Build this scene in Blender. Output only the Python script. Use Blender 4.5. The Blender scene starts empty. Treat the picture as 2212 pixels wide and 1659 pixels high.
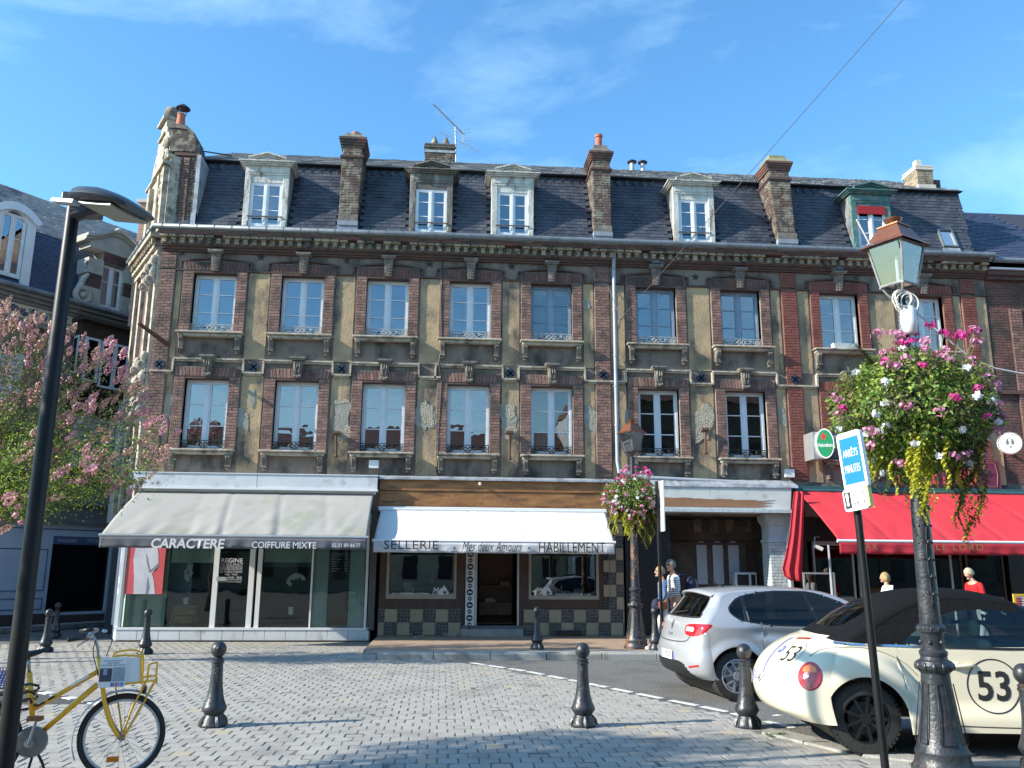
import bpy, bmesh, math, random
from math import sin, cos, pi, radians, sqrt, atan2, hypot
from mathutils import Vector, Matrix, noise
random.seed(7)
SC = bpy.context.scene
COL = SC.collection
V = Vector
# ---------------------------------------------------------------- camera
FPX, CXP, CYP = 1850.0, 1106.0, 829.5
PITCH, ROLL, YAW, CAMH, CAMD = radians(12.24), radians(0.41), radians(4.4), 1.65, 21.0
fw = V((sin(YAW)*cos(PITCH), cos(YAW)*cos(PITCH), sin(PITCH)))
rt = V((cos(YAW), -sin(YAW), 0)); up = rt.cross(fw)
rt2 = rt*cos(ROLL)+up*sin(ROLL); up2 = up*cos(ROLL)-rt*sin(ROLL)
CAM = V((0, -CAMD, CAMH))
cd = bpy.data.cameras.new('camera'); cam = bpy.data.objects.new('camera', cd); COL.objects.link(cam)
cam.matrix_world = Matrix.Translation(CAM) @ Matrix((rt2, up2, -fw)).transposed().to_4x4()
cd.sensor_width = 36; cd.lens = 36*FPX/2212; cd.clip_start = .05; cd.clip_end = 3000
SC.camera = cam
# ---------------------------------------------------------------- world
SUN_EL, SUN_TRAVEL = radians(29), radians(12.5)      # light travels along +x, turned this much towards +y
w = bpy.data.worlds.new('World'); SC.world = w; w.use_nodes = True
nt = w.node_tree; nt.nodes.clear()
N = nt.nodes.new; L = nt.links.new
out = N('ShaderNodeOutputWorld'); bg = N('ShaderNodeBackground'); sky = N('ShaderNodeTexSky')
sky.sky_type = 'NISHITA'; sky.sun_disc = False; sky.sun_elevation = SUN_EL
sky.sun_rotation = radians(90)*0 + atan2(-cos(SUN_TRAVEL), -sin(SUN_TRAVEL))
sky.air_density = 1.25; sky.dust_density = .35; sky.ozone_density = 3.2
tc = N('ShaderNodeTexCoord'); mp = N('ShaderNodeMapping'); mp.inputs['Scale'].default_value = (1.0, 2.2, 4.2)
mp.inputs['Rotation'].default_value = (0, radians(-28), radians(25)); mp.inputs['Location'].default_value = (1.7, .4, 1.35)
n1 = N('ShaderNodeTexNoise'); n1.inputs['Scale'].default_value = 1.5; n1.inputs['Detail'].default_value = 9; n1.inputs['Roughness'].default_value = .6; n1.inputs['Distortion'].default_value = .45
r1 = N('ShaderNodeValToRGB'); r1.color_ramp.elements[0].position = .47; r1.color_ramp.elements[1].position = .86
r1.color_ramp.elements[1].color = (.5, .5, .5, 1)
mx = N('ShaderNodeMix'); mx.data_type = 'RGBA'; mx.inputs['B'].default_value = (8.0, 7.8, 7.8, 1)
L(tc.outputs['Generated'], mp.inputs['Vector']); L(mp.outputs['Vector'], n1.inputs['Vector']); L(n1.outputs['Fac'], r1.inputs['Fac'])
hs = N('ShaderNodeHueSaturation'); hs.inputs['Saturation'].default_value = 1.12; hs.inputs['Value'].default_value = 1.12
L(sky.outputs['Color'], hs.inputs['Color']); L(hs.outputs['Color'], mx.inputs['A']); L(r1.outputs['Color'], mx.inputs['Factor'])
tn = N('ShaderNodeMix'); tn.data_type = 'RGBA'; tn.blend_type = 'MULTIPLY'; tn.inputs['Factor'].default_value = 1; tn.inputs['B'].default_value = (.75, 1.02, 1.11, 1)
L(mx.outputs['Result'], tn.inputs['A']); L(tn.outputs['Result'], bg.inputs['Color']); bg.inputs['Strength'].default_value = .134
L(bg.outputs['Background'], out.inputs['Surface'])
sd = bpy.data.lights.new('sun', 'SUN'); sd.energy = 5.0; sd.angle = radians(.55); sd.color = (1, .93, .81)
sun = bpy.data.objects.new('sun', sd); COL.objects.link(sun)
SUND = V((cos(SUN_TRAVEL)*cos(SUN_EL), sin(SUN_TRAVEL)*cos(SUN_EL), -sin(SUN_EL)))
sun.rotation_euler = SUND.to_track_quat('-Z', 'Y').to_euler(); sun.location = (-30, -20, 30)
SC.view_settings.view_transform = 'Standard'; SC.view_settings.look = 'None'
SC.view_settings.exposure = .88; SC.view_settings.gamma = 1
try:
    SC.view_settings.use_curve_mapping = False
except Exception: pass
SC.render.engine = 'CYCLES'; SC.cycles.max_bounces = 7; SC.cycles.transparent_max_bounces = 12
SC.cycles.caustics_reflective = False; SC.cycles.caustics_refractive = False

def pix_y(x, y, Y=0.0):
    d = fw*FPX + rt2*(x-CXP) - up2*(y-CYP); return CAM + d*((Y-CAM.y)/d.y)
def pix_z(x, y, Z=0.0):
    d = fw*FPX + rt2*(x-CXP) - up2*(y-CYP); return CAM + d*((Z-CAM.z)/d.z)
def pix_plane(x, y, P, n):
    d = fw*FPX + rt2*(x-CXP) - up2*(y-CYP); return CAM + d*((P-CAM).dot(n)/d.dot(n))
def to_pix(p):
    v = p-CAM; z = v.dot(fw)
    if z <= .1: return None
    return CXP+FPX*v.dot(rt2)/z, CYP-FPX*v.dot(up2)/z, z
# ---------------------------------------------------------------- materials
def srgb(r, g, b):
    f = lambda c: c/12.92 if c <= .04045 else ((c+.055)/1.055)**2.4
    return (f(r/255), f(g/255), f(b/255), 1)
def C4(c): return (c[0], c[1], c[2], 1)
MATS = {}
def M(name, c1, c2=None, scale=4, rough=.75, metal=0, bump=0, bscale=30, detail=6, spec=.5, island=0, stretch=(1, 1, 1), lo=.35, hi=.65, coat=0, rvar=0, c3=None, s3=1.2, t3=(.5, .62), sub=0, sheen=0, strz=None):
    m = bpy.data.materials.new(name); m.use_nodes = True; nt = m.node_tree; b = nt.nodes['Principled BSDF']
    MATS[name] = m; N = nt.nodes.new; L = nt.links.new
    b.inputs['Roughness'].default_value = rough; b.inputs['Metallic'].default_value = metal
    b.inputs['Specular IOR Level'].default_value = spec; b.inputs['Coat Weight'].default_value = coat; b.inputs['Coat Roughness'].default_value = .06
    b.inputs['Base Color'].default_value = C4(c1)
    m.diffuse_color = C4(c1)
    if c2 is None and not bump: return m
    geo = N('ShaderNodeNewGeometry'); mp = N('ShaderNodeMapping'); mp.inputs['Scale'].default_value = stretch
    L(geo.outputs['Position'], mp.inputs['Vector'])
    if c2 is not None:
        n = N('ShaderNodeTexNoise'); n.inputs['Scale'].default_value = scale; n.inputs['Detail'].default_value = detail; n.inputs['Roughness'].default_value = .6
        L(mp.outputs['Vector'], n.inputs['Vector'])
        mr = N('ShaderNodeMapRange'); mr.inputs['From Min'].default_value = lo; mr.inputs['From Max'].default_value = hi; L(n.outputs['Fac'], mr.inputs['Value'])
        fac = mr.outputs['Result']
        if island:
            oi = N('ShaderNodeObjectInfo'); wn = N('ShaderNodeTexWhiteNoise'); wn.noise_dimensions = '2D'; cv = N('ShaderNodeCombineXYZ')
            L(oi.outputs['Random'], cv.inputs[0]); L(geo.outputs['Random Per Island'], cv.inputs[1]); L(cv.outputs[0], wn.inputs['Vector'])
            mi = N('ShaderNodeMix'); mi.inputs['Factor'].default_value = island; L(fac, mi.inputs['A']); L(wn.outputs['Value'], mi.inputs['B']); fac = mi.outputs['Result']
        mx = N('ShaderNodeMix'); mx.data_type = 'RGBA'; mx.inputs['A'].default_value = C4(c1); mx.inputs['B'].default_value = C4(c2); L(fac, mx.inputs['Factor'])
        cur = mx.outputs['Result']
        if c3 is not None:
            n3 = N('ShaderNodeTexNoise'); n3.inputs['Scale'].default_value = s3; n3.inputs['Detail'].default_value = 8; n3.inputs['Roughness'].default_value = .62
            mp3 = N('ShaderNodeMapping'); mp3.inputs['Location'].default_value = (13.7, 5.1, 2.2); mp3.inputs['Scale'].default_value = strz or stretch
            L(geo.outputs['Position'], mp3.inputs['Vector']); L(mp3.outputs['Vector'], n3.inputs['Vector'])
            m3 = N('ShaderNodeMapRange'); m3.inputs['From Min'].default_value = t3[0]; m3.inputs['From Max'].default_value = t3[1]; L(n3.outputs['Fac'], m3.inputs['Value'])
            x3 = N('ShaderNodeMix'); x3.data_type = 'RGBA'; L(m3.outputs['Result'], x3.inputs['Factor']); L(cur, x3.inputs['A']); x3.inputs['B'].default_value = C4(c3); cur = x3.outputs['Result']
        L(cur, b.inputs['Base Color'])
        if rvar:
            rr = N('ShaderNodeMapRange'); rr.inputs['To Min'].default_value = max(0, rough-rvar); rr.inputs['To Max'].default_value = min(1, rough+rvar); L(fac, rr.inputs['Value']); L(rr.outputs['Result'], b.inputs['Roughness'])
    if bump:
        nb = N('ShaderNodeTexNoise'); nb.inputs['Scale'].default_value = bscale; nb.inputs['Detail'].default_value = 5; L(geo.outputs['Position'], nb.inputs['Vector'])
        bp = N('ShaderNodeBump'); bp.inputs['Strength'].default_value = min(1, bump); bp.inputs['Distance'].default_value = .02*max(1, bump); L(nb.outputs['Fac'], bp.inputs['Height']); L(bp.outputs['Normal'], b.inputs['Normal'])
    return m
def glassmat(name, tint=(.8, .85, .9), refl=.25, rough=.01, wob=0.0):
    m = bpy.data.materials.new(name); m.use_nodes = True; nt = m.node_tree; nt.nodes.clear(); N = nt.nodes.new; L = nt.links.new
    o = N('ShaderNodeOutputMaterial'); g = N('ShaderNodeBsdfGlossy'); g.inputs['Roughness'].default_value = rough; t = N('ShaderNodeBsdfTransparent'); t.inputs['Color'].default_value = C4(tint)
    f = N('ShaderNodeFresnel'); f.inputs['IOR'].default_value = 1.5; a = N('ShaderNodeMath'); a.operation = 'ADD'; a.use_clamp = True; a.inputs[1].default_value = refl
    L(f.outputs[0], a.inputs[0]); x = N('ShaderNodeMixShader'); L(a.outputs[0], x.inputs[0]); L(t.outputs[0], x.inputs[1]); L(g.outputs[0], x.inputs[2]); L(x.outputs[0], o.inputs['Surface'])
    if wob:
        geo = N('ShaderNodeNewGeometry'); n = N('ShaderNodeTexNoise'); n.inputs['Scale'].default_value = 1.6; L(geo.outputs['Position'], n.inputs['Vector'])
        bp = N('ShaderNodeBump'); bp.inputs['Strength'].default_value = wob; bp.inputs['Distance'].default_value = .02; L(n.outputs['Fac'], bp.inputs['Height']); L(bp.outputs['Normal'], g.inputs['Normal'])
    MATS[name] = m; return m
# ---------------------------------------------------------------- object helpers
def tag(o, label=None, cat=None, group=None, kind=None):
    if label: o['label'] = label
    if cat: o['category'] = cat
    if group: o['group'] = group
    if kind: o['kind'] = kind
    return o
def thing(name, label, cat, loc=(0, 0, 0), rz=0, group=None):
    o = bpy.data.objects.new(name, None); COL.objects.link(o); o.location = loc; o.rotation_euler = (0, 0, rz); o.empty_display_size = .2
    bpy.context.view_layer.update() if False else None
    return tag(o, label, cat, group)
def copy_tree(o, parent=None):
    c = o.copy(); COL.objects.link(c)
    if parent is not None: c.parent = parent
    for ch in list(o.children): copy_tree(ch, c)
    return c
class MB:
    def __init__(s): s.v = []; s.f = []; s.m = []; s.mi = 0
    def add(s, vs, fs):
        n = len(s.v); s.v.extend([tuple(p) for p in vs]); s.f.extend([tuple(i+n for i in f) for f in fs]); s.m.extend([s.mi]*len(fs)); return s
    def box(s, x0, y0, z0, x1, y1, z1):
        if x0 > x1: x0, x1 = x1, x0
        if y0 > y1: y0, y1 = y1, y0
        if z0 > z1: z0, z1 = z1, z0
        return s.add([(x0, y0, z0), (x1, y0, z0), (x1, y1, z0), (x0, y1, z0), (x0, y0, z1), (x1, y0, z1), (x1, y1, z1), (x0, y1, z1)],
                     [(0, 3, 2, 1), (4, 5, 6, 7), (0, 1, 5, 4), (1, 2, 6, 5), (2, 3, 7, 6), (3, 0, 4, 7)])
    def obox(s, c, ax, ay, az):
        c, ax, ay, az = V(c), V(ax), V(ay), V(az)
        vs = [c+ax*i+ay*j+az*k for k in (-1, 1) for (i, j) in ((-1, -1), (1, -1), (1, 1), (-1, 1))]
        return s.add(vs, [(0, 3, 2, 1), (4, 5, 6, 7), (0, 1, 5, 4), (1, 2, 6, 5), (2, 3, 7, 6), (3, 0, 4, 7)])
    def quad(s, a, b, c, d): return s.add([a, b, c, d], [(0, 1, 2, 3)])
    def tri(s, a, b, c): return s.add([a, b, c], [(0, 1, 2)])
    def prism(s, poly, d):
        n = len(poly); d = V(d); a = [V(p) for p in poly]; b = [p+d for p in a]
        return s.add(a+b, [tuple(range(n))[::-1], tuple(range(n, 2*n))]+[(i, (i+1) % n, (i+1) % n+n, i+n) for i in range(n)])
    def tube(s, pts, r, n=8, cap=True):
        pts = [V(p) for p in pts]; k = len(pts); rr = r if isinstance(r, (list, tuple)) else [r]*k
        rings = []; prev = None
        for i, p in enumerate(pts):
            t = (pts[min(i+1, k-1)]-pts[max(i-1, 0)])
            t = t.normalized() if t.length > 1e-9 else V((0, 0, 1))
            if prev is None:
                a = V((0, 0, 1)) if abs(t.z) < .9 else V((1, 0, 0)); u = t.cross(a).normalized()
            else:
                u = (prev - t*prev.dot(t)); u = u.normalized() if u.length > 1e-6 else t.orthogonal().normalized()
            prev = u; w_ = t.cross(u)
            rings.append([p+(u*cos(2*pi*j/n)+w_*sin(2*pi*j/n))*rr[i] for j in range(n)])
        vs = [q for R in rings for q in R]; fs = []
        for i in range(k-1):
            for j in range(n): fs.append((i*n+j, i*n+(j+1) % n, (i+1)*n+(j+1) % n, (i+1)*n+j))
        if cap: fs.append(tuple(range(n))[::-1]); fs.append(tuple(range((k-1)*n, k*n)))
        return s.add(vs, fs)
    def lathe(s, prof, c=(0, 0, 0), n=20, axis=None, cap=True):
        c = V(c); R = Matrix.Identity(3) if axis is None else V((0, 0, 1)).rotation_difference(V(axis)).to_matrix()
        vs = [c+R @ V((r*cos(2*pi*j/n), r*sin(2*pi*j/n), z)) for (r, z) in prof for j in range(n)]; fs = []; k = len(prof)
        for i in range(k-1):
            for j in range(n): fs.append((i*n+j, i*n+(j+1) % n, (i+1)*n+(j+1) % n, (i+1)*n+j))
        if cap: fs.append(tuple(range(n))[::-1]); fs.append(tuple(range((k-1)*n, k*n)))
        return s.add(vs, fs)
    def sphere(s, c, r, n=12, sc=(1, 1, 1)):
        m = n//2; prof = [(max(1e-4, sin(pi*i/m)), -cos(pi*i/m)) for i in range(m+1)]
        vs = [V(c)+V((a*cos(2*pi*j/n)*r*sc[0], a*sin(2*pi*j/n)*r*sc[1], z*r*sc[2])) for (a, z) in prof for j in range(n)]
        return s.add(vs, [(i*n+j, i*n+(j+1) % n, (i+1)*n+(j+1) % n, (i+1)*n+j) for i in range(m) for j in range(n)])
    def torus(s, c, R, r, axis=(0, 0, 1), n=24, k=8, a0=0, a1=2*pi):
        Q = V((0, 0, 1)).rotation_difference(V(axis)).to_matrix(); c = V(c); full = abs(a1-a0-2*pi) < 1e-6; nn = n if full else n+1
        vs = []
        for i in range(nn):
            a = a0+(a1-a0)*i/n
            for j in range(k):
                b = 2*pi*j/k; vs.append(c+Q @ V(((R+r*cos(b))*cos(a), (R+r*cos(b))*sin(a), r*sin(b))))
        return s.add(vs, [(i*k+j, ((i+1) % nn)*k+j, ((i+1) % nn)*k+(j+1) % k, i*k+(j+1) % k) for i in range(n) for j in range(k)])
    def grid(s, P):
        h = len(P); w_ = len(P[0]); return s.add([q for row in P for q in row], [(i*w_+j, i*w_+j+1, (i+1)*w_+j+1, (i+1)*w_+j) for i in range(h-1) for j in range(w_-1)])
    def mesh(s, name, mats, smooth=False):
        me = bpy.data.meshes.new(name); me.from_pydata(s.v, [], s.f)
        if not isinstance(mats, (list, tuple)): mats = [mats]
        for m in mats: me.materials.append(MATS[m] if isinstance(m, str) else m)
        if len(mats) > 1: me.polygons.foreach_set('material_index', s.m)
        if smooth: me.polygons.foreach_set('use_smooth', [True]*len(me.polygons))
        me.update(); return me
    def build(s, name, mats, parent=None, smooth=False, kind=None, label=None, bevel=0, seg=2, auto=None, solid=0, sub=0, fix=False):
        me = s.mesh(name, mats, smooth)
        if fix:
            bm = bmesh.new(); bm.from_mesh(me); bmesh.ops.remove_doubles(bm, verts=bm.verts, dist=1e-5); bmesh.ops.recalc_face_normals(bm, faces=bm.faces); bm.to_mesh(me); bm.free()
        if auto is not None:
            me.polygons.foreach_set('use_smooth', [True]*len(me.polygons)); me.set_sharp_from_angle(angle=radians(auto))
        o = bpy.data.objects.new(name, me); COL.objects.link(o)
        if parent is not None: o.parent = parent
        if kind: o['kind'] = kind
        if label: o['label'] = label
        if sub: md = o.modifiers.new('subsurf', 'SUBSURF'); md.levels = sub; md.render_levels = sub
        if solid: md = o.modifiers.new('solid', 'SOLIDIFY'); md.thickness = solid; md.offset = 0
        if bevel: md = o.modifiers.new('bevel', 'BEVEL'); md.width = bevel; md.segments = seg; md.limit_method = 'ANGLE'; md.angle_limit = radians(40)
        return o
def inst(name, me, parent, loc=(0, 0, 0), rot=(0, 0, 0), sc=(1, 1, 1), mat=None):
    o = bpy.data.objects.new(name, me); COL.objects.link(o); o.parent = parent; o.location = loc; o.rotation_euler = rot; o.scale = sc; return o
_tc = {}
def text_mesh(s, shear=0, bold=0, extrude=.004, spacing=1.0):
    cu = bpy.data.curves.new('lettering', 'FONT'); cu.body = s; cu.size = 1; cu.shear = shear; cu.offset = bold; cu.extrude = 0; cu.space_character = spacing; cu.align_x = 'LEFT'; cu.resolution_u = 3
    ob = bpy.data.objects.new('lettering', cu); COL.objects.link(ob); dg = bpy.context.evaluated_depsgraph_get(); me = bpy.data.meshes.new_from_object(ob.evaluated_get(dg)); bpy.data.objects.remove(ob); bpy.data.curves.remove(cu)
    return me
def text(s, name, mat, parent, c, ux, uz, w_, h, depth=.004, shear=0, bold=0, spacing=1.0):
    """lettering filling w_ x h, centred at c, reading along ux, upright along uz, standing proud by depth"""
    me = text_mesh(s, shear, bold, 0, spacing); xs = [v.co.x for v in me.vertices]; ys = [v.co.y for v in me.vertices]
    if not xs: return None
    x0, x1, y0, y1 = min(xs), max(xs), min(ys), max(ys); ux, uz = V(ux).normalized(), V(uz).normalized(); nn = ux.cross(uz); c = V(c)
    for v in me.vertices:
        a = ((v.co.x-x0)/(x1-x0)-.5)*w_; b = ((v.co.y-y0)/(y1-y0)-.5)*h; v.co = c+ux*a+uz*b+nn*depth
    me.materials.clear(); me.materials.append(MATS[mat]); me.update()
    o = bpy.data.objects.new(name, me); COL.objects.link(o); o.parent = parent; return o
def rnd(a, b): return random.uniform(a, b)
def catmull(P, n):
    out = []; k = len(P)
    for i in range(k-1):
        p0, p1, p2, p3 = P[max(i-1, 0)], P[i], P[i+1], P[min(i+2, k-1)]
        for j in range(n):
            t = j/n; out.append(tuple(.5*((2*b)+(-a+c)*t+(2*a-5*b+4*c-d)*t*t+(-a+3*b-3*c+d)*t**3) for a, b, c, d in zip(p0, p1, p2, p3)))
    out.append(tuple(P[-1])); return out
# ---------------------------------------------------------------- materials used
M('stucco_ochre', (.50, .36, .20), (.31, .23, .15), 1.6, .9, bump=.5, bscale=26, c3=(.10, .085, .07), s3=1.5, t3=(.5, .66), strz=(1, 1, .55))
M('stucco_grey', (.185, .145, .118), (.26, .205, .16), 1.3, .9, bump=.5, bscale=30, c3=(.05, .045, .042), s3=1.8, t3=(.47, .66), strz=(1, 1, .6))
M('peeled_plaster', (.42, .38, .29), (.30, .27, .21), 5, .95, bump=2.6, bscale=26)
M('smooth_patch', (.33, .32, .27), (.24, .23, .20), 4, .9, bump=.6, bscale=20)
M('brick', (.13, .075, .062), (.32, .18, .145), 9, .85, bump=1.1, bscale=45, island=.7, c3=(.085, .06, .055), s3=2.0, t3=(.5, .64))
M('brick_dark', (.13, .065, .055), (.22, .10, .08), 9, .88, bump=.7, bscale=60, island=.55, c3=(.055, .045, .042), s3=1.5, t3=(.45, .62))
M('brick_red', (.17, .05, .038), (.25, .095, .07), 7, .8, bump=.7, bscale=60, island=.4, c3=(.16, .04, .035), s3=2.0, t3=(.5, .66))
M('brick_cream', (.42, .34, .22), (.20, .16, .12), 5, .85, bump=.6, bscale=50, island=.8, c3=(.09, .075, .06), s3=3, t3=(.5, .62))
M('brick_sooty', (.06, .05, .045), (.17, .11, .09), 7, .9, bump=1.2, bscale=40, island=.7, c3=(.27, .24, .19), s3=5, t3=(.48, .6))
M('brick_pale', (.50, .27, .20), (.60, .38, .30), 7, .9, island=.7)
M('mortar', (.36, .31, .26), (.20, .17, .145), 6, .95, bump=.5)
M('mortar_dark', (.11, .095, .085), (.17, .145, .12), 6, .95, bump=.5)
M('mortar_red', (.17, .07, .055), (.22, .12, .095), 6, .95)
M('mortar_pale', (.62, .55, .48))
M('mould_brown', (.13, .065, .05), (.075, .055, .05), 5, .85, bump=.4)
M('stone', (.52, .46, .36), (.33, .29, .23), 6, .85, bump=.5, bscale=30, c3=(.14, .12, .10), s3=3.2, t3=(.52, .66))
M('stone_dark', (.22, .195, .165), (.12, .105, .095), 7, .88, bump=.6, bscale=40, c3=(.36, .31, .24), s3=3.5, t3=(.56, .7))
M('stone_pale', (.62, .58, .50), (.50, .46, .38), 3, .8, bump=.4, c3=(.30, .27, .22), s3=2, t3=(.54, .72))
M('slate', (.036, .041, .055), (.075, .082, .10), 5, .5, bump=.25, bscale=50, island=.75, rvar=.12, c3=(.026, .03, .042), s3=1.4, t3=(.5, .66))
M('slate_new', (.035, .045, .08), (.05, .06, .10), 5, .45, island=.7)
M('slate_old', (.20, .20, .21), (.30, .295, .29), 4, .7, island=.6, bump=.3, c3=(.07, .07, .08), s3=1, t3=(.5, .7))
M('slate_base', (.03, .033, .045))
M('zinc', (.22, .25, .27), (.15, .17, .185), 3, .45, metal=.35, bump=.15, bscale=14)
M('zinc_pale', (.45, .47, .50), (.34, .36, .39), 3, .5, metal=.3, bump=.6, bscale=16, c3=(.20, .21, .23), s3=3, t3=(.5, .66))
M('lead_flashing', (.30, .33, .38), (.22, .24, .28), 4, .6)
M('terracotta', (.48, .16, .09), (.36, .11, .06), 6, .8)
M('pvc_white', (.74, .76, .78), (.66, .68, .70), 3, .4)
M('wood_white', (.62, .61, .56), (.45, .44, .40), 6, .7, bump=.6, bscale=22, stretch=(1, 1, .25), c3=(.24, .21, .18), s3=6, t3=(.55, .64))
M('wood_grey', (.20, .18, .155), (.10, .09, .08), 6, .85, bump=.8, bscale=22, stretch=(1, 1, .25), c3=(.38, .36, .32), s3=3, t3=(.54, .64))
M('wood_teal', (.055, .13, .13), (.10, .20, .19), 6, .75, bump=.5, bscale=22, c3=(.22, .20, .17), s3=4, t3=(.54, .64))
M('frame_blue', (.28, .36, .46), (.22, .29, .38), 5, .55)
M('iron_black', (.012, .012, .014), rough=.4)
M('iron_grey', (.42, .42, .40), (.28, .28, .27), 12, .6)
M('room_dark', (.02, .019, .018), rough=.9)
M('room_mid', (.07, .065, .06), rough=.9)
M('tile_blue', (.018, .026, .05), (.03, .04, .06), 8, .25)
M('curtain', (.34, .38, .50), (.26, .30, .42), 3, .9, stretch=(9, 1, .4))
M('curtain_dot', (.85, .86, .90))
M('blind', (.40, .37, .36), (.33, .31, .30), 2, .8)
M('red_cloth', (.33, .015, .02), rough=.8)
M('black', (.008, .008, .009), rough=.5)
M('cable_black', (.02, .02, .02), rough=.6)
M('plastic_white', (.70, .71, .70), rough=.4)
glassmat('glass_sky', (.50, .54, .62), .24, .01, .25)
glassmat('glass_clear', (.80, .84, .86), .10, .005, .1)
glassmat('glass_dark', (.35, .37, .38), .12, .005)
M('curtain_cream', (.60, .58, .46), rough=.9)
M('wood_brown', (.17, .11, .07), (.10, .065, .045), 5, .7, bump=.3)
M('moss_stone', (.30, .27, .18), (.20, .20, .08), 8, .9, bump=.6)
M('rust', (.13, .06, .04), (.08, .05, .04), 8, .9)
M('pipe_grey', (.38, .41, .46), (.30, .33, .37), 3, .45)
# ---------------------------------------------------------------- masonry helpers
def brick_mesh(w_, d, h, mat, seed):
    rs = random.Random(seed); j = lambda a: rs.uniform(-a, a); b = MB(); c = .004
    x, y, z = w_/2, d, h/2
    f = [(-x+c+j(.003), 0, -z+c+j(.002)), (x-c+j(.003), 0, -z+c+j(.002)), (x-c+j(.003), 0, z-c+j(.002)), (-x+c+j(.003), 0, z-c+j(.002))]
    g = [(-x, c*1.5, -z), (x, c*1.5, -z), (x, c*1.5, z), (-x, c*1.5, z)]; k = [(-x, y, -z), (x, y, -z), (x, y, z), (-x, y, z)]
    b.add(f+g+k, [(0, 1, 2, 3)]+[(4+i, 4+(i+1) % 4, (i+1) % 4, i) for i in range(4)]+[(8+i, 8+(i+1) % 4, 4+(i+1) % 4, 4+i) for i in range(4)])
    return b.mesh('brick', mat)
BR = {}
def brickset(mat, w_, h, d=.03):
    k = (mat, round(w_, 3), round(h, 3))
    if k not in BR: BR[k] = [brick_mesh(w_, d, h, mat, i+int(w_*1000)) for i in range(3)]
    return BR[k]
class Pieces:
    """collects alike pieces of one thing: the first 300 by size become objects, the rest one part"""
    def __init__(s, name, parent, stuffname, limit=300): s.n, s.p, s.sn, s.items, s.limit = name, parent, stuffname, [], limit
    def put(s, me, loc, rot=(0, 0, 0), pr=None, sc=(1, 1, 1)): s.items.append((me, V(loc), rot, sc, pr))
    def done(s):
        par = s.p.matrix_local if s.p else Matrix()
        def key(it):
            if it[4] is not None: return it[4]
            return (par @ it[1]-CAM).length
        s.items.sort(key=key); A = s.items[:s.limit]; B = s.items[s.limit:]
        for me, loc, rot, sc, _ in A: inst(s.n, me, s.p, loc, rot, sc)
        if B:
            from mathutils import Euler
            vs, fs, ms, mats = [], [], [], []
            for me, loc, rot, sc, _ in B:
                R = Euler(rot).to_matrix(); n = len(vs)
                vs += [tuple(R @ V((v.co.x*sc[0], v.co.y*sc[1], v.co.z*sc[2]))+loc) for v in me.vertices]
                fs += [tuple(i+n for i in p.vertices) for p in me.polygons]
                m = me.materials[0]
                if m not in mats: mats.append(m)
                ms += [mats.index(m)]*len(me.polygons)
            me = bpy.data.meshes.new(s.sn); me.from_pydata(vs, [], fs)
            for m in mats: me.materials.append(m)
            me.polygons.foreach_set('material_index', ms); me.update()
            o = bpy.data.objects.new(s.sn, me); COL.objects.link(o); o.parent = s.p; o['kind'] = 'stuff'
def brick_face(P, mat, x0, x1, z0, z1, y, course=.073, bl=.225, side=None, jit=.004, pr=None):
    """running-bond bricks on a wall facing -y; side=(xplane, +-1) lays them on a side face instead (x range is then y range)"""
    n = max(1, int(round((z1-z0)/course))); ch = (z1-z0)/n; W = x1-x0
    for r in range(n):
        zc = z0+(r+.5)*ch
        k = max(1, int(round(W/bl)))
        if r % 2 == 0: cuts = [x0+W*i/k for i in range(k+1)]
        else:
            cuts = [x0]+[x0+W*(i+.5)/k for i in range(k)]+[x1]
        for a, b in zip(cuts[:-1], cuts[1:]):
            me = random.choice(brickset(mat, b-a-.009, ch-.010)); xc = (a+b)/2; q = rnd(0, jit)
            if side is None: P.put(me, (xc, y-.012-q, zc), (rnd(-.01, .01), rnd(-.008, .008), rnd(-.02, .02)), pr)
            else:
                px, sg = side; P.put(me, (px+sg*(.012+q), xc, zc), (0, 0, -pi/2 if sg < 0 else pi/2), pr)
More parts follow.
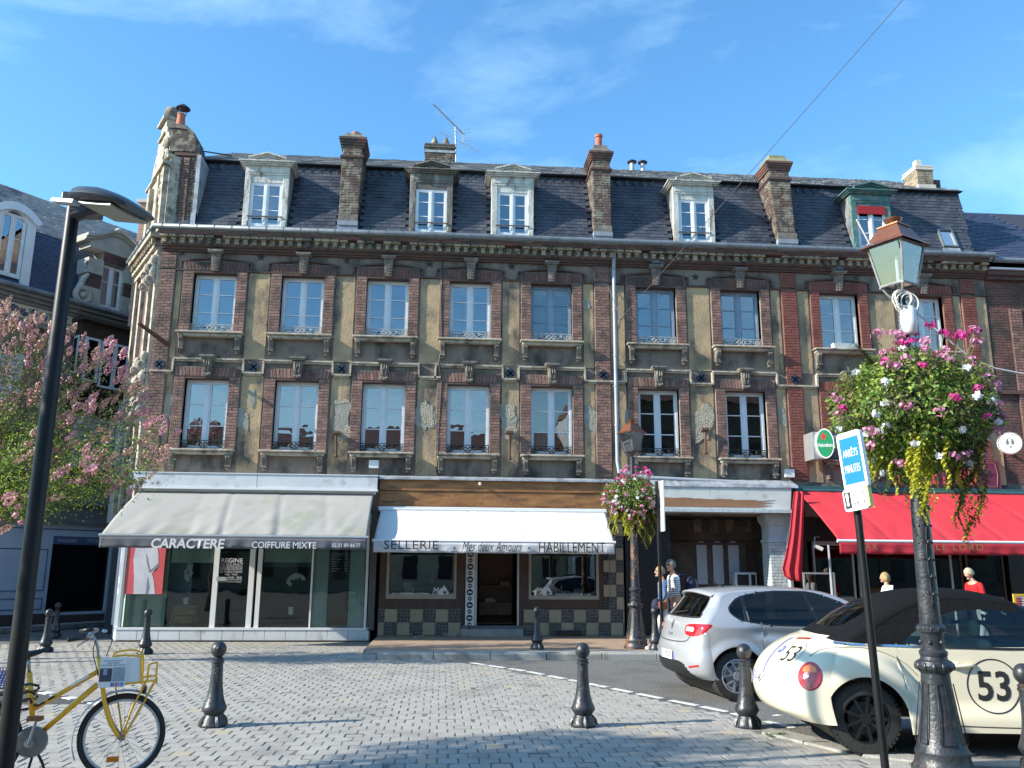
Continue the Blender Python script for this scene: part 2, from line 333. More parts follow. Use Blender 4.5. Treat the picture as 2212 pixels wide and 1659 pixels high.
# ---------------------------------------------------------------- windows
YW = .15
def pane_mesh(w_, h, mat='glass_sky'):
    b = MB(); b.box(-w_/2, -.004, -h/2, w_/2, .004, h/2); return b.mesh('pane', mat)
PANES = {}
def casement(parent, cx, z0, w_, h, rows=3, frame='pvc_white', glass='glass_sky', y=YW, name='window', label=None, fr=.055, st=.04, splits=None):
    f = MB(); x0, x1, z1 = cx-w_/2, cx+w_/2, z0+h
    f.box(x0, y, z0, x0+fr, y+.07, z1); f.box(x1-fr, y, z0, x1, y+.07, z1); f.box(x0+fr, y+.001, z1-fr, x1-fr, y+.07, z1); f.box(x0+fr, y+.001, z0, x1-fr, y+.07, z0+fr*1.4)
    f.box(cx-.045, y-.012, z0+fr*1.4, cx+.045, y+.06, z1-fr); f.box(cx-.012, y-.02, z0+fr*1.4, cx+.012, y-.0125, z1-fr)
    zz0, zz1 = z0+fr*1.4, z1-fr; hs = splits or [(i+1)/rows for i in range(rows-1)]
    for s in (-1, 1):
        a = x0+fr if s < 0 else cx+.045; b_ = cx-.045 if s < 0 else x1-fr
        f.box(a, y+.008, zz0, a+st, y+.055, zz1); f.box(b_-st, y+.008, zz0, b_, y+.055, zz1); f.box(a+st, y+.009, zz0, b_-st, y+.055, zz0+st*1.3); f.box(a+st, y+.009, zz1-st, b_-st, y+.055, zz1)
        for q in hs: f.box(a+st, y+.012, zz0+(zz1-zz0)*q-.012, b_-st, y+.05, zz0+(zz1-zz0)*q+.012)
    o = f.build(name, frame, parent, label=label)
    cuts = [0]+list(hs)+[1]; pw = (w_/2-fr-.045-2*st)+.01
    for s in (-1, 1):
        pc = cx+s*(w_/2-fr+.045)/2
        for a, b_ in zip(cuts[:-1], cuts[1:]):
            za, zb = zz0+(zz1-zz0)*a, zz0+(zz1-zz0)*b_; k = (round(pw, 3), round(zb-za, 3), glass)
            if k not in PANES: PANES[k] = pane_mesh(pw, zb-za-.004, glass)
            inst('pane', PANES[k], o, (pc, y+.035, (za+zb)/2))
    return o
def curtain(parent, cx, z0, w_, h, kind, y=.27):
    b = MB()
    if kind in ('sheer', 'dots', 'lace'):
        P = []; nx = 26
        for r in (0, 1): P.append([(cx-w_/2+w_*i/nx, y+.012*sin(i*1.9)+.006*sin(i*4.1), z0+h*r) for i in range(nx+1)])
        b.grid(P)
        if kind == 'dots':
            b.mi = 1
            for i, sx in enumerate((-.36, -.05, .08, .36)):
                for j in range(3):
                    r = .16; cc = V((cx+sx*w_, y-.03, z0+h*(.17+.33*j))); n = 18
                    b.add([cc+V((r*.85*cos(2*pi*t/n), 0, r*sin(2*pi*t/n))) for t in range(n)], [tuple(range(n))[::-1]])
        if kind == 'lace':
            b.mi = 1
            for j in range(5):
                zc = z0+h*(.08+.2*j); b.box(cx-w_/2, y-.035, zc-.01, cx+w_/2, y-.03, zc+.004)
                for i in range(8):
                    b.torus((cx-w_/2+w_*(i+.5)/8, y-.033, zc+.08), .035, .008, (0, 1, 0), 8, 4)
        return b.build('curtain', ['curtain' if kind != 'lace' else 'curtain_lace', 'curtain_dot'], parent)
    if kind == 'blind':
        n = int(h/.045)
        for i in range(n): b.obox((cx, y, z0+h*(i+.5)/n), (w_/2, 0, 0), (0, .012, .012), (0, 0, .0012))
        b.box(cx-w_/2, y+.03, z0, cx+w_/2, y+.032, z0+h)
        return b.build('blind', 'blind', parent)
    if kind == 'side':
        for s in (-1, 1):
            P = []; nx = 8
            for r in range(6):
                t = r/5; ww = w_*.16*(1-.3*sin(pi*t)); P.append([(cx+s*(w_/2-ww*i/nx), y+.02*sin(i*1.7), z0+h*t) for i in range(nx+1)])
            b.grid(P)
        return b.build('curtain', 'curtain', parent)
M('curtain_lace', (.30, .34, .42), (.24, .28, .36), 4, .9, stretch=(6, 1, .5))
def railing_mesh(w_, h):
    b = MB(); r = .012
    b.box(-w_/2, -.012, h-.02, w_/2, .012, h); b.box(-w_/2, -.008, .01, w_/2, .008, .024)
    for x in (-w_/2, w_/2-.016): b.box(x, -.01, 0, x+.016, .01, h)
    for s in (-1, 1):
        b.torus((s*(w_/2-.085), 0, h*.56), h*.22, r, (0, 1, 0), 16, 5); b.torus((s*(w_/2-.085), 0, h*.56), h*.1, r*.8, (0, 1, 0), 12, 5)
        b.tube([(s*(w_/2-.02), 0, .02), (s*(w_/2-.05), 0, h*.25), (s*(w_/2-.16), 0, h*.3), (s*(w_/2-.19), 0, h*.62), (s*(w_/2-.26), 0, h*.66), (s*(w_/2-.3), 0, h*.5), (s*.16, 0, h*.42), (s*.1, 0, h*.7), (s*.03, 0, h*.8)], r, 5)
        b.torus((s*.055, 0, h*.55), h*.17, r, (0, 1, 0), 14, 5); b.torus((s*.25, 0, h*.7), h*.1, r, (0, 1, 0), 10, 5); b.tube([(s*.08, 0, h*.4), (0, 0, h*.12)], r, 5)
    return b.mesh
RAIL = {}
def railing(parent, cx, z0, w_, mat, y=-.02):
    k = (round(w_, 2), mat)
    if k not in RAIL: RAIL[k] = railing_mesh(w_, .23)('railing', mat)
    return inst('railing', RAIL[k], parent, (cx, y, z0))
def sill(parent, cx, z, w_=1.62, low=False):
    b = MB(); b.box(cx-w_/2, -.24, z-.045, cx+w_/2, .15, z); b.box(cx-w_/2+.05, -.17, z-.12, cx+w_/2-.05, -.001, z-.046)
    return b.build('window_sill', 'stone' if not low else 'stone', parent, bevel=.012, seg=1)
def corbel(parent, x, z1, h):
    b = MB()
    P = [(0, z1), (-.17, z1), (-.19, z1-.05), (-.15, z1-.10), (-.11, z1-.2*h/.4), (-.10, z1-.27*h/.4), (-.135, z1-.29*h/.4), (-.13, z1-.32*h/.4), (-.07, z1-.34*h/.4), (-.05, z1-.40*h/.4), (-.03, z1-h), (0, z1-h)]
    b.prism([(x-.06, p[0], p[1]) for p in P], (.12, 0, 0))
    for dx in (-.036, 0, .036): b.tube([(x+dx, p[0]-.004, p[1]) for p in P[1:6]], .012, 5)
    b.box(x-.068, -.15, z1-.315*h/.4, x+.068, -.02, z1-.285*h/.4); b.sphere((x, -.06, z1-.36*h/.4), .045, 8, (1, 1, .8))
    return b.build('corbel', 'stone_dark', parent, auto=50)
def keystone(parent, cx, z0, h, style, lit):
    b = MB(); z1 = z0+h; w0, w1 = .085, .115; y = -.16
    b.add([(cx-w0, -.13, z0), (cx+w0, -.13, z0), (cx+w1, y-.03, z1-.08), (cx-w1, y-.03, z1-.08), (cx-w0, 0, z0), (cx+w0, 0, z0), (cx+w1, 0, z1-.08), (cx-w1, 0, z1-.08)],
          [(0, 1, 2, 3), (4, 7, 6, 5), (0, 4, 5, 1), (1, 5, 6, 2), (2, 6, 7, 3), (3, 7, 4, 0)])
    b.box(cx-.16, -.24, z1-.08, cx+.16, 0, z1-.045); b.box(cx-.185, -.26, z1-.0445, cx+.185, 0, z1)
    n = 5
    if style == 'leaf':
        for i in range(n):
            zc = z0+.05+(h-.16)*i/n; yy = -.135-.03*i/n
            for s in (-1, 1): b.tube([(cx, yy-.02, zc), (cx+s*.045, yy-.03, zc+.025), (cx+s*.09, yy-.012, zc+.075)], .013, 5)
        b.tube([(cx, -.15, z0), (cx, -.19, z1-.09)], .012, 5)
    else:
        for s in (-1, 1):
            b.tube([(cx+s*.05, -.19, z1-.1), (cx+s*.06, -.2, z1-.2), (cx+s*.035, -.16, z0+.12)], [.02, .026, .012], 6)
            b.tube([(cx+s*.09, -.16, z1-.12), (cx+s*.075, -.17, z1-.22), (cx+s*.07, -.15, z0+.12)], [.012, .02, .01], 6)
        b.tube([(cx, -.2, z1-.1), (cx, -.2, z1-.26)], [.014, .024], 6)
        for i in range(5): b.sphere((cx+(-.08+.04*i), -.155, z0+.035+.012*abs(i-2)), .026, 8, (1, 1, 1.5))
    return b.build('keystone', 'stone_dark', parent, auto=45)
# ---------------------------------------------------------------- the terrace
UPZ, LOZ = 7.33, 4.42; UPH, LOH = 1.58, 1.78; HW = .53
UP = [(-5.87, 'sheer', 'pvc_white'), (-3.70, 'sheer', 'pvc_white'), (-1.57, 'dots', 'pvc_white'), (.53, 'dots', 'pvc_white'), (2.62, 'lace', 'frame_blue'), (5.35, 'lace', 'frame_blue'), (7.60, 'lace', 'frame_blue'), (10.28, 'side', 'pvc_white'), (12.62, 'side', 'pvc_white')]
LO = [(-5.86, 'blind', 'pvc_white'), (-3.69, 'blind', 'pvc_white'), (-1.57, 'blind', 'pvc_white'), (.53, None, 'pvc_white'), (2.62, 'side1', 'pvc_white'), (5.35, None, 'pvc_white'), (7.61, None, 'pvc_white'), (10.36, None, 'frame_blue'), (12.7, None, 'frame_blue')]
YB, ZB, ZR, YR = .9, 12.34, 14.62, 5.0      # mansard break and ridge
ZG = 10.02
def lintel(P, cx, z, mat, mort, parent):
    b = MB(); b.box(cx-.80, -.05, z+.001, cx+.80, .149, z+.27); b.build('lintel', mort, parent)
    b = MB(); b.box(cx-HW-.02, -.064, z-.035, cx+HW+.02, .148, z); b.build('lintel_edge', 'mould_brown', parent)
    n = 18
    for i in range(n):
        t = (i+.5)/n-.5; x = cx+t*1.56
        if abs(x-cx) < .1: continue
        me = random.choice(brickset(mat, .072, .225)); P.put(me, (x, -.062-rnd(0, .004), z+.135), (0, t*.5, 0))
def facade(h, cols, x0, x1, mat, mort, ochre='stucco_ochre', pil=()):
    bricks = Pieces('brick', h, 'brickwork')
    wall = MB(); zs = [3.0, LOZ, LOZ+LOH, UPZ, UPZ+UPH, 9.98]
    for i in range(5):
        a, b = zs[i], zs[i+1]
        if i in (1, 3):
            xs = [x0]+[q for c in cols for q in (c[0 if i == 3 else 1]-HW, c[0 if i == 3 else 1]+HW)]+[x1]
            for k in range(0, len(xs), 2): wall.box(xs[k], 0, a, xs[k+1], .3, b)
        else: wall.box(x0, 0, a, x1, .3, b)
    wall.build('wall', 'stucco_grey', h)
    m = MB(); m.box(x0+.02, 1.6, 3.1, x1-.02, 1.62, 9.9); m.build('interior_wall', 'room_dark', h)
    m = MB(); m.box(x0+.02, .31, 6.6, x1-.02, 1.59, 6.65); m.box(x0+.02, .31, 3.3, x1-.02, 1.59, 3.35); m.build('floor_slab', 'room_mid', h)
    edges = []
    for fl in (0, 1):
        cs = [c[fl] for c in cols]; z0 = (UPZ, LOZ)[fl]; hh = (UPH, LOH)[fl]
        for c in cs:
            for s in (-1, 1):
                a, b = (c-.785, c-HW) if s < 0 else (c+HW, c+.785)
                jb = MB(); jb.box(a, -.05, z0+.003, b, .149, z0+hh); jb.build('window_jamb', mort, h)
                brick_face(bricks, mat, a, b, z0+.005, z0+hh, -.05, .0735, .19)
            lintel(bricks, c, z0+hh, ('brick_dark' if fl == 0 and mat == 'brick' else mat), (mort if mat != 'brick' else 'mortar_dark'), h)
        # ochre panels between the windows
        E = [x0+.02]+[q for c in cs for q in (c-.83, c+.83)]+[x1-.02]
        for k in range(0, len(E), 2):
            a, b = E[k], E[k+1]
            for (p0, p1) in pil:
                if a < p0 < b: edges.append((fl, a, p0-.03)); a = p1+.03
            edges.append((fl, a, b))
    for fl, a, b in edges:
        if b-a < .06: continue
        m = MB(); 
        if fl == 0: m.box(a, -.014, 6.68, b, -.001, 8.92)
        else: m.box(a, -.014, 3.86, b, -.001, 6.27)
        m.build('plaster_panel', ochre, h)
        if fl == 0:
            m = MB(); m.box(a-.05, -.06, 8.93, b+.05, -.001, 8.955); m.box(a-.05, -.045, 8.956, b+.05, -.001, 8.975); m.build('moulding', 'mould_brown', h)
    for (p0, p1) in pil:
        m = MB(); m.box(p0, -.055, 3.9, p1, -.001, 8.93); m.box(p0, -.05, 8.99, p1, -.001, 9.40); m.build('pilaster', mort, h)
        brick_face(bricks, mat, p0, p1, 3.92, 8.92, -.055, .0735, .2); brick_face(bricks, mat, p0, p1, 9.0, 9.4, -.05, .0735, .2)
    bricks.done()
    # arched label moulds, keystones, sills, corbels
    for c in cols:
        cu, cl = c[0], c[1]; m = MB(); n = 10
        for i in range(n):
            a = -.87+1.74*i/n; b = a+1.74/n; za = 9.17+.10*(1-(a/.87)**2); zb = 9.17+.10*(1-(b/.87)**2)
            m.obox((cu+(a+b)/2, -.035, (za+zb)/2), ((b-a)/2+.002, 0, (zb-za)/2), (0, .034, 0), (0, 0, .02))
        for s in (-1, 1): m.box(cu+s*.87-.02, -.05, 9.0, cu+s*.87+.02, -.002, 9.15)
        m.build('label_mould', 'mould_brown', h)
        keystone(h, cu, 8.92, .52, 'leaf', 0); keystone(h, cl, 6.21, .52, 'acanthus', 1)
        for s in (-1, 1): corbel(h, cu+s*.68, UPZ-.125, .40); corbel(h, cl+s*.66, LOZ-.125, .36)
    # stepped string course
    m = MB()
    pts = []
    lows = [x0-.01]+[(a[1]+b[1])/2 for a, b in zip(cols[:-1], cols[1:])]+[x1+.01]
    for i, c in enumerate(cols):
        a, b = c[1]-.84, c[1]+.84; m.box(a, -.10, 6.635, b, -.001, 6.675); m.box(a+.02, -.06, 6.59, b-.02, -.001, 6.634)
        m.box(a-.025, -.10, 6.31, a+.02, -.0015, 6.634); m.box(b-.02, -.10, 6.31, b+.025, -.0015, 6.634)
        nx = cols[i+1][1]-.86 if i+1 < len(cols) else x1-.005
        m.box(b+.026, -.10, 6.31, nx, -.001, 6.35); m.box(b+.026, -.06, 6.27, nx, -.001, 6.309)
        if i == 0 and a-.03 > x0: m.box(x0+.005, -.10, 6.31, a-.026, -.001, 6.35); m.box(x0+.005, -.06, 6.27, a-.026, -.001, 6.309)
    m.build('string_course', 'stone', h)
    for a, b in zip(cols[:-1], cols[1:]):
        diamond(h, (a[1]+b[1])/2)
def diamond(h, x, z=6.49, y=-.02):
    for dx, dz in ((-1, 0), (1, 0), (0, 1), (0, -1)):
        m = MB(); m.obox((x+dx*.062, y-.006, z+dz*.062), (.042, 0, .042), (0, .006, 0), (-.042, 0, .042)); m.build('diamond_tile', 'tile_blue', h)
def windows(h, idx, labels):
    for i in idx:
        for fl, (L_, z0, hh) in enumerate(((UP, UPZ, UPH), (LO, LOZ, LOH))):
            c, cu, fr = L_[i]; gl = 'glass_sky'
            if fl == 1 and i >= 4: gl = 'glass_clear'
            if fl == 0 and i in (4,): gl = 'glass_clear'
            wo = casement(h, c, z0, 2*HW-.005, hh-.037, 3, fr, gl, label=labels.get((fl, i)), splits=(.345, .68) if fl == 0 else (.33, .66))
            if cu == 'side1':
                m = MB(); P = [[(c-.45+.36*k/9, .27+.015*sin(k*1.8), z0+.05+hh*r*.93) for k in range(10)] for r in (0, 1)]; m.grid(P); m.build('curtain', 'curtain_cream', wo)
            elif cu: curtain(wo, c, z0+.05, 2*HW-.1, hh-.1, cu)
            sill(wo, c, z0+.0, 1.62 if fl == 0 else 1.58, fl == 1)
            if i < 7:
                railing(wo, c, z0+.01, 1.04, 'iron_grey' if fl == 0 else 'iron_black', .03)
def cornice(h, x0, x1):
    m = MB(); m.box(x0, -.07, 9.42, x1, -.001, 9.47); m.box(x0, -.12, 9.471, x1, -.001, 9.53); m.box(x0, -.17, 9.531, x1, -.001, 9.575); m.build('cornice', 'mould_brown', h)
    m = MB(); m.box(x0, -.18, 9.576, x1, .3, 9.86); m.box(x0, -.36, 9.861, x1, .3, 9.90); m.build('cornice_back', 'stone_dark', h)
    me = random; k = int((x1-x0)/.215); st = (x1-x0)/k
    ds = [brick_mesh(.105, .12, .062, 'brick_cream', 50+i) for i in range(3)]; hs = [brick_mesh(.20, .16, .06, 'brick_cream', 60+i) for i in range(3)]
    for i in range(k):
        x = x0+st*(i+.5)
        for z in (9.615, 9.682): inst('dentil', me.choice(ds), h, (x+rnd(-.004, .004), -.285+rnd(-.006, .006), z), (0, rnd(-.03, .03), rnd(-.05, .05)))
        if random.random() < .88: inst('cornice_brick', me.choice(hs), h, (x+rnd(-.006, .006), -.335+rnd(-.008, .008), 9.752), (0, rnd(-.03, .03), rnd(-.03, .03)))
    m = MB(); m.box(x0, -.345, 9.79, x1, -.18, 9.86); m.build('cornice_band', 'brick_dark', h)
def gutter_run(h, pts):
    m = MB(); m.tube(pts, .075, 12); 
    o = m.build('gutter', 'zinc', h, auto=60)
    m = MB()
    for a, b in zip(pts[:-1], pts[1:]):
        a, b = V(a), V(b); n = max(1, int((b-a).length/.42)); d = (b-a).normalized()
        for i in range(n): p = a.lerp(b, (i+.5)/n); m.tube([p-d*.008, p+d*.008], .083, 10)
    m.build('gutter_joint', 'zinc', h, auto=60, kind='stuff')
SLOPE = V((0, YB+.02, ZB-ZG)).normalized(); SN = V((0, -SLOPE.z, SLOPE.y)); STILT = atan2(SLOPE.y, SLOPE.z)
def slate_mesh(w_, l, t, mat):
    b = MB(); c = .012; b.add([(-w_/2, -t, -l/2), (w_/2, -t, -l/2), (w_/2, 0, l/2), (-w_/2, 0, l/2), (-w_/2, .002, -l/2), (w_/2, .002, -l/2)], [(0, 1, 2, 3), (4, 5, 1, 0), (4, 0, 3), (1, 5, 2)]); return b.mesh('slate', mat)
def mansard(h, x0, x1, skips, mat='slate', lean=0.0):
    base = MB()
    base.add([(x0, -.02, ZG-.1), (x1, -.02, ZG-.1), (x1+lean, YB, ZB), (x0, YB, ZB), (x0, .3, ZG-.1), (x1, .3, ZG-.1)], [(0, 1, 2, 3)])
    base.add([(x0, YB-.1, ZB+.02), (x1+lean+.05, YB-.1, ZB+.02), (x1+lean+.05, YR, ZR), (x0, YR, ZR), (x1+lean, 9, 12.2), (x0, 9, 12.2)], [(0, 1, 2, 3), (3, 2, 4, 5)])
    base.box(x0, YB-.13, ZB-.0, x1+lean+.05, YB-.02, ZB+.035)
    base.build('roof', 'slate_base', h)
    P = Pieces('slate', h, 'slate_field'); Lm = hypot(YB+.02, ZB-ZG); ex = .119; W = .2; rows = int(Lm/ex)
    ms = [slate_mesh(W-.004-.003*i, ex+.045, .011+.002*i, mat) for i in range(3)]; half = slate_mesh(W/2-.005, ex+.045, .012, mat)
    for r in range(rows):
        s = (r+.45)*ex; off = (r % 2)*W/2
        x1r = x1+lean*s/Lm; x = x0+off-W/2
        while x < x1r+.001:
            xc = x+W/2; me = random.choice(ms); xx = xc
            if x < x0-.001: xx = x0+W/4; me = half
            elif x+W > x1r+.03: xx = (x+x1r)/2; me = half if x1r-x > .04 else None
            p = V((xx, -.02, ZG))+SLOPE*s+SN*(.006+rnd(0, .004))
            if me is not None and not any(a < p.x < b and c < p.z < d for (a, b, c, d) in skips):
                P.put(me, p, (-(STILT), rnd(-.012, .012), 0), pr=r+random.random()*.9)
            x += W
    # diagonal top row
    dm = slate_mesh(.16, .2, .014, mat); n = int((x1-x0)/.24)
    for i in range(n):
        x = x0+.12+.24*i
        if not any(a-.05 < x < b+.05 for (a, b, c, d) in skips): P.put(dm, V((x, -.02, ZG))+SLOPE*(Lm-.17)+SN*.02, (-STILT, radians(50), 0), pr=99)
    P.done()
    # upper slope
    P = Pieces('roof_slate', h, 'upper_slate_field', 0); d2 = V((0, YR-YB, ZR-ZB)); L2 = d2.length; d2.normalize(); n2 = V((0, -d2.z, d2.y)); t2 = atan2(d2.y, d2.z)
    ms = [slate_mesh(.245, .27, .006+.003*i, 'slate_old') for i in range(4)]
    for r in range(int(L2/.17)):
        x = x0+(r % 2)*.12
        while x < x1+lean-.05:
            P.put(random.choice(ms), V((x+.12, YB-.1, ZB+.03))+d2*(r+.5)*.17+n2*(.006+rnd(0, .008)), (-t2, rnd(-.03, .03), 0)); x += .25
    P.done()
    m = MB(); m.box(x0, YR-.1, ZR-.03, x1+lean, YR+.1, ZR+.03); m.build('ridge_cap', 'zinc', h)
def dormer(h, cx, zt, mat, wmat, win_z0=10.2, win_z1=11.42, red=False, label=None, w=.56, pane='glass_sky'):
    """cx centre, zt pediment peak; box dormer with pedimented casing"""
    m = MB(); x0, x1 = cx-w, cx+w; yf = .03; e = zt-.24
    m.box(x0, yf, 10.03, x0+.15, yf+.12, e-.3); m.box(x1-.15, yf, 10.03, x1, yf+.12, e-.3)
    m.box(x0, yf-.005, e-.3, x1, yf+.12, e-.05); m.box(x0+.02, yf-.03, 10.03, x0+.13, yf-.001, 10.35); m.box(x1-.13, yf-.03, 10.03, x1-.02, yf-.001, 10.35)
    m.box(x0+.05, yf-.02, e-.24, x1-.05, yf-.006, e-.12)
    o = m.build('dormer', mat, h, label=label, bevel=.01, seg=1)
    m = MB(); m.box(cx-w+.14, yf, 10.03, cx+w-.14, yf+.1, win_z0-.0); m.box(x0+.02, yf-.04, 10.03, x0+.14, yf-.031, 10.2); m.box(x1-.14, yf-.04, 10.03, x1-.02, yf-.031, 10.2); m.build('flashing', 'lead_flashing', o)
    # entablature and pediment
    m = MB()
    for k, (dz0, dz1, o_) in enumerate(((-.055, -.02, .07), (-.0195, .02, .11), (.0205, .05, .16))): m.box(x0-o_, yf-o_, e+dz0, x1+o_, 1.0, e+dz1)
    hp = .46; t = .05
    for s in (-1, 1):
        for (o_, tt, dz) in ((.10, .05, 0), (.16, .035, .051)):
            a = V((cx+s*hp*1.05, yf-o_, e+.051+dz)); b_ = V((cx, yf-o_, zt-.05+dz)); m.prism([a, b_, b_+V((0, 0, tt)), a+V((0, 0, tt)) if s > 0 else a+V((0, 0, tt))], (0, 1.0, 0))
    m.prism([(cx-hp*.95, yf-.05, e+.052), (cx+hp*.95, yf-.05, e+.052), (cx, yf-.05, zt-.05)], (0, 1.0, 0))
    m.build('pediment', mat, o, fix=True)
    m = MB()
    for s in (-1, 1):
        m.box(cx+s*w-(.012 if s > 0 else 0), yf+.121, 10.03, cx+s*w+(.012 if s < 0 else 0), 1.0, e-.056)
    m.box(x0+.01, .6, 10.05, x1-.01, .62, e-.06)
    m.build('cheek', 'slate_old' , o)
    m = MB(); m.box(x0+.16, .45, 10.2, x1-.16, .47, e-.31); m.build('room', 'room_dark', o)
    wz1 = win_z1 if not red else win_z1
    wo = casement(o, cx, win_z0, 2*(w-.15)-.005, wz1-win_z0, 3, 'pvc_white', pane, y=yf+.035, splits=(.36, .72), fr=.05, st=.03)
    m = MB(); m.box(x0+.15, yf+.02, wz1+.001, x1-.15, yf+.1, e-.301); m.build('head_board', mat, o)
    if red: m = MB(); m.box(x0+.17, yf-.02, wz1-.22, x1-.17, yf+.0, wz1+.01); m.build('blind', 'red_cloth', o)
    else: m = MB(); m.box(x0+.12, yf-.03, win_z0+.26, x1-.12, yf-.0, win_z0+.285); m.build('window_bar', 'wood_brown', o)
    return o
def chimney(h, b0, b1, t0, t1, zb, zband, zc0, zc1, zs, pot=None, moss=False, label=None, y0=.03, D=.8):
    """front stack: shaft from b0..b1 at the foot to t0..t1 at the band, corbelled cap zc0..zc1, stone top zs"""
    o = MB(); f = lambda x0, x1, z0, x2, x3, z1, dd=0: o.add([(x0, y0-dd, z0), (x1, y0-dd, z0), (x1, y0+D+dd, z0), (x0, y0+D+dd, z0), (x2, y0-dd, z1), (x3, y0-dd, z1), (x3, y0+D+dd, z1), (x2, y0+D+dd, z1)], [(0, 3, 2, 1), (4, 5, 6, 7), (0, 1, 5, 4), (1, 2, 6, 5), (2, 3, 7, 6), (3, 0, 4, 7)])
    f(b0, b1, zb, t0, t1, zband); f(t0+.02, t1-.02, zband, t0+.03, t1-.03, zc0)
    root = o.build('chimney', 'mortar', h, label=label)
    P = Pieces('brick', root, 'brickwork', 0); n = int((zband-zb)/.0735)
    for r in range(n):
        k = r/n; a, b = b0+(t0-b0)*k, b1+(t1-b1)*k; brick_face(P, 'brick_sooty', a, b, zb+r*.0735, zb+(r+1)*.0735, y0, .0735, .22 if r % 2 else .3)
        brick_face(P, 'brick_sooty', y0, y0+D, zb+r*.0735, zb+(r+1)*.0735, 0, .0735, .22, side=(a, -1)); brick_face(P, 'brick_sooty', y0, y0+D, zb+r*.0735, zb+(r+1)*.0735, 0, .0735, .22, side=(b, 1))
    brick_face(P, 'brick_sooty', t0+.02, t1-.02, zband+.07, zc0, y0, .0735, .22); brick_face(P, 'brick_sooty', y0, y0+D, zband+.07, zc0, 0, .0735, .22, side=(t0+.02, -1)); brick_face(P, 'brick_sooty', y0, y0+D, zband+.07, zc0, 0, .0735, .22, side=(t1-.02, 1))
    P.done()
    m = MB(); m.box(t0-.05, y0-.05, zband, t1+.05, y0+D+.05, zband+.035); m.box(t0-.025, y0-.03, zband-.04, t1+.025, y0+D+.03, zband-.001); m.box(t0-.02, y0-.03, zband+.036, t1+.02, y0+D+.03, zband+.07); m.build('band', 'mould_brown', root)
    m = MB(); st = 4; dz = (zc1-zc0)/st
    for i in range(st):
        e = .03+.022*i; m.box(t0-e, y0-e, zc0+dz*i+(.001 if i else 0), t1+e, y0+D+e, zc0+dz*(i+1))
    m.build('cap', 'brick_dark', root)
    m = MB(); f2 = lambda e0, z0, e1, z1: m.add([(t0-e0, y0-e0, z0), (t1+e0, y0-e0, z0), (t1+e0, y0+D+e0, z0), (t0-e0, y0+D+e0, z0), (t0-e1, y0-e1, z1), (t1+e1, y0-e1, z1), (t1+e1, y0+D+e1, z1), (t0-e1, y0+D+e1, z1)], [(0, 3, 2, 1), (4, 5, 6, 7), (0, 1, 5, 4), (1, 2, 6, 5), (2, 3, 7, 6), (3, 0, 4, 7)])
    f2(.06, zc1+.001, -.03, (zc1+zs)/2+.02); f2(-.05, (zc1+zs)/2+.02, -.06, zs); m.build('stone_top', 'moss_stone' if moss else 'stone_dark', root)
    m = MB(); m.box(b0-.03, y0-.045, 10.02, b1+.03, y0+D, zb); m.box(b0-.03, y0-.07, zb-.12, b1+.03, y0-.046, zb); m.build('flashing', 'lead_flashing', root)
    m = MB(); m.box(b0-.02, y0-.055, zb-.005, b1+.02, y0+.0, zb+.18); m.build('foot', 'stone_dark', root)
    if pot:
        px, r, z1 = pot; m = MB(); m.lathe([(r, zs-.02), (r*.95, z1-.08), (r*1.18, z1-.07), (r*1.18, z1), (r*.9, z1), (r*.85, z1-.06)], (px, y0+D*.5, 0), 14); m.build('chimney_pot', 'terracotta', root, auto=40)
    return root
def patch(h, x, z, w_, hh, mat, seed, y=-.020, t=.010):
    rs = random.Random(seed); n = 30; pts = []
    for i in range(n):
        a = 2*pi*i/n; k = 1+.22*sin(2*a+seed)+.12*sin(5*a+seed*2)+rs.uniform(-.1, .1); ca, sa = cos(a), sin(a)
        q = max(abs(ca), abs(sa))**.5
        pts.append((x+ca*k*w_/2/q*.9, y, z+sa*k*hh/2/q*.9))
    m = MB(); m.prism(pts, (0, t, 0)); return m.build('plaster_patch', mat, h)
def body(h, x0, x1, mat='stucco_grey'):
    m = MB(); m.box(x0+.001, 8.7, 0, x1-.001, 9.0, 12.1); m.box(x0+.001, 2.0, 3.0, x1-.001, 8.7, 3.1)
    m.add([(x0, .3, 3), (x0, 9, 3), (x0, 9, 12.2), (x0, YR, ZR-.02), (x0, YB, ZB-.02), (x0, .3, ZG)], [(0, 1, 2, 3, 4, 5)])
    m.add([(x1, .3, 3), (x1, 9, 3), (x1, 9, 12.2), (x1, YR, ZR-.02), (x1, YB, ZB-.02), (x1, .3, ZG)], [(5, 4, 3, 2, 1, 0)])
    m.build('party_wall', mat, h)
XA0, XA1, XB1, XC1, XD1 = -7.24, -.17, 4.28, 8.9, 14.4
# --- house A
hA = thing('terraced_house', 'corner terraced house with ornate stone gable, three bays above the grey hairdresser awning', 'house', (0, 0, 0), group='terraced houses under one long slate mansard')
cols = [(UP[i][0], LO[i][0]) for i in range(3)]
facade(hA, cols, XA0, XA1, 'brick', 'mortar', pil=((-7.22, -6.86),)); windows(hA, range(3), {(0, 2): 'white window with curtain of large round dots'})
cornice(hA, XA0, XA1); mansard(hA, XA0+.25, XA1, [(-5.42, -4.16, 0, 99), (-1.14, .1, 0, 99), (-2.96, -2.36, 0, 99)]); body(hA, XA0+.3, XA1)
dormer(hA, -4.79, 12.17, 'wood_white', 'pvc_white', label='weathered white dormer with dark stained posts')
chimney(hA, -2.9, -2.44, -2.90, -2.37, 10.42, 12.22, 12.5, 12.78, 12.96, (-2.62, .1, 13.13), label='sooty brick chimney with short terracotta pot')
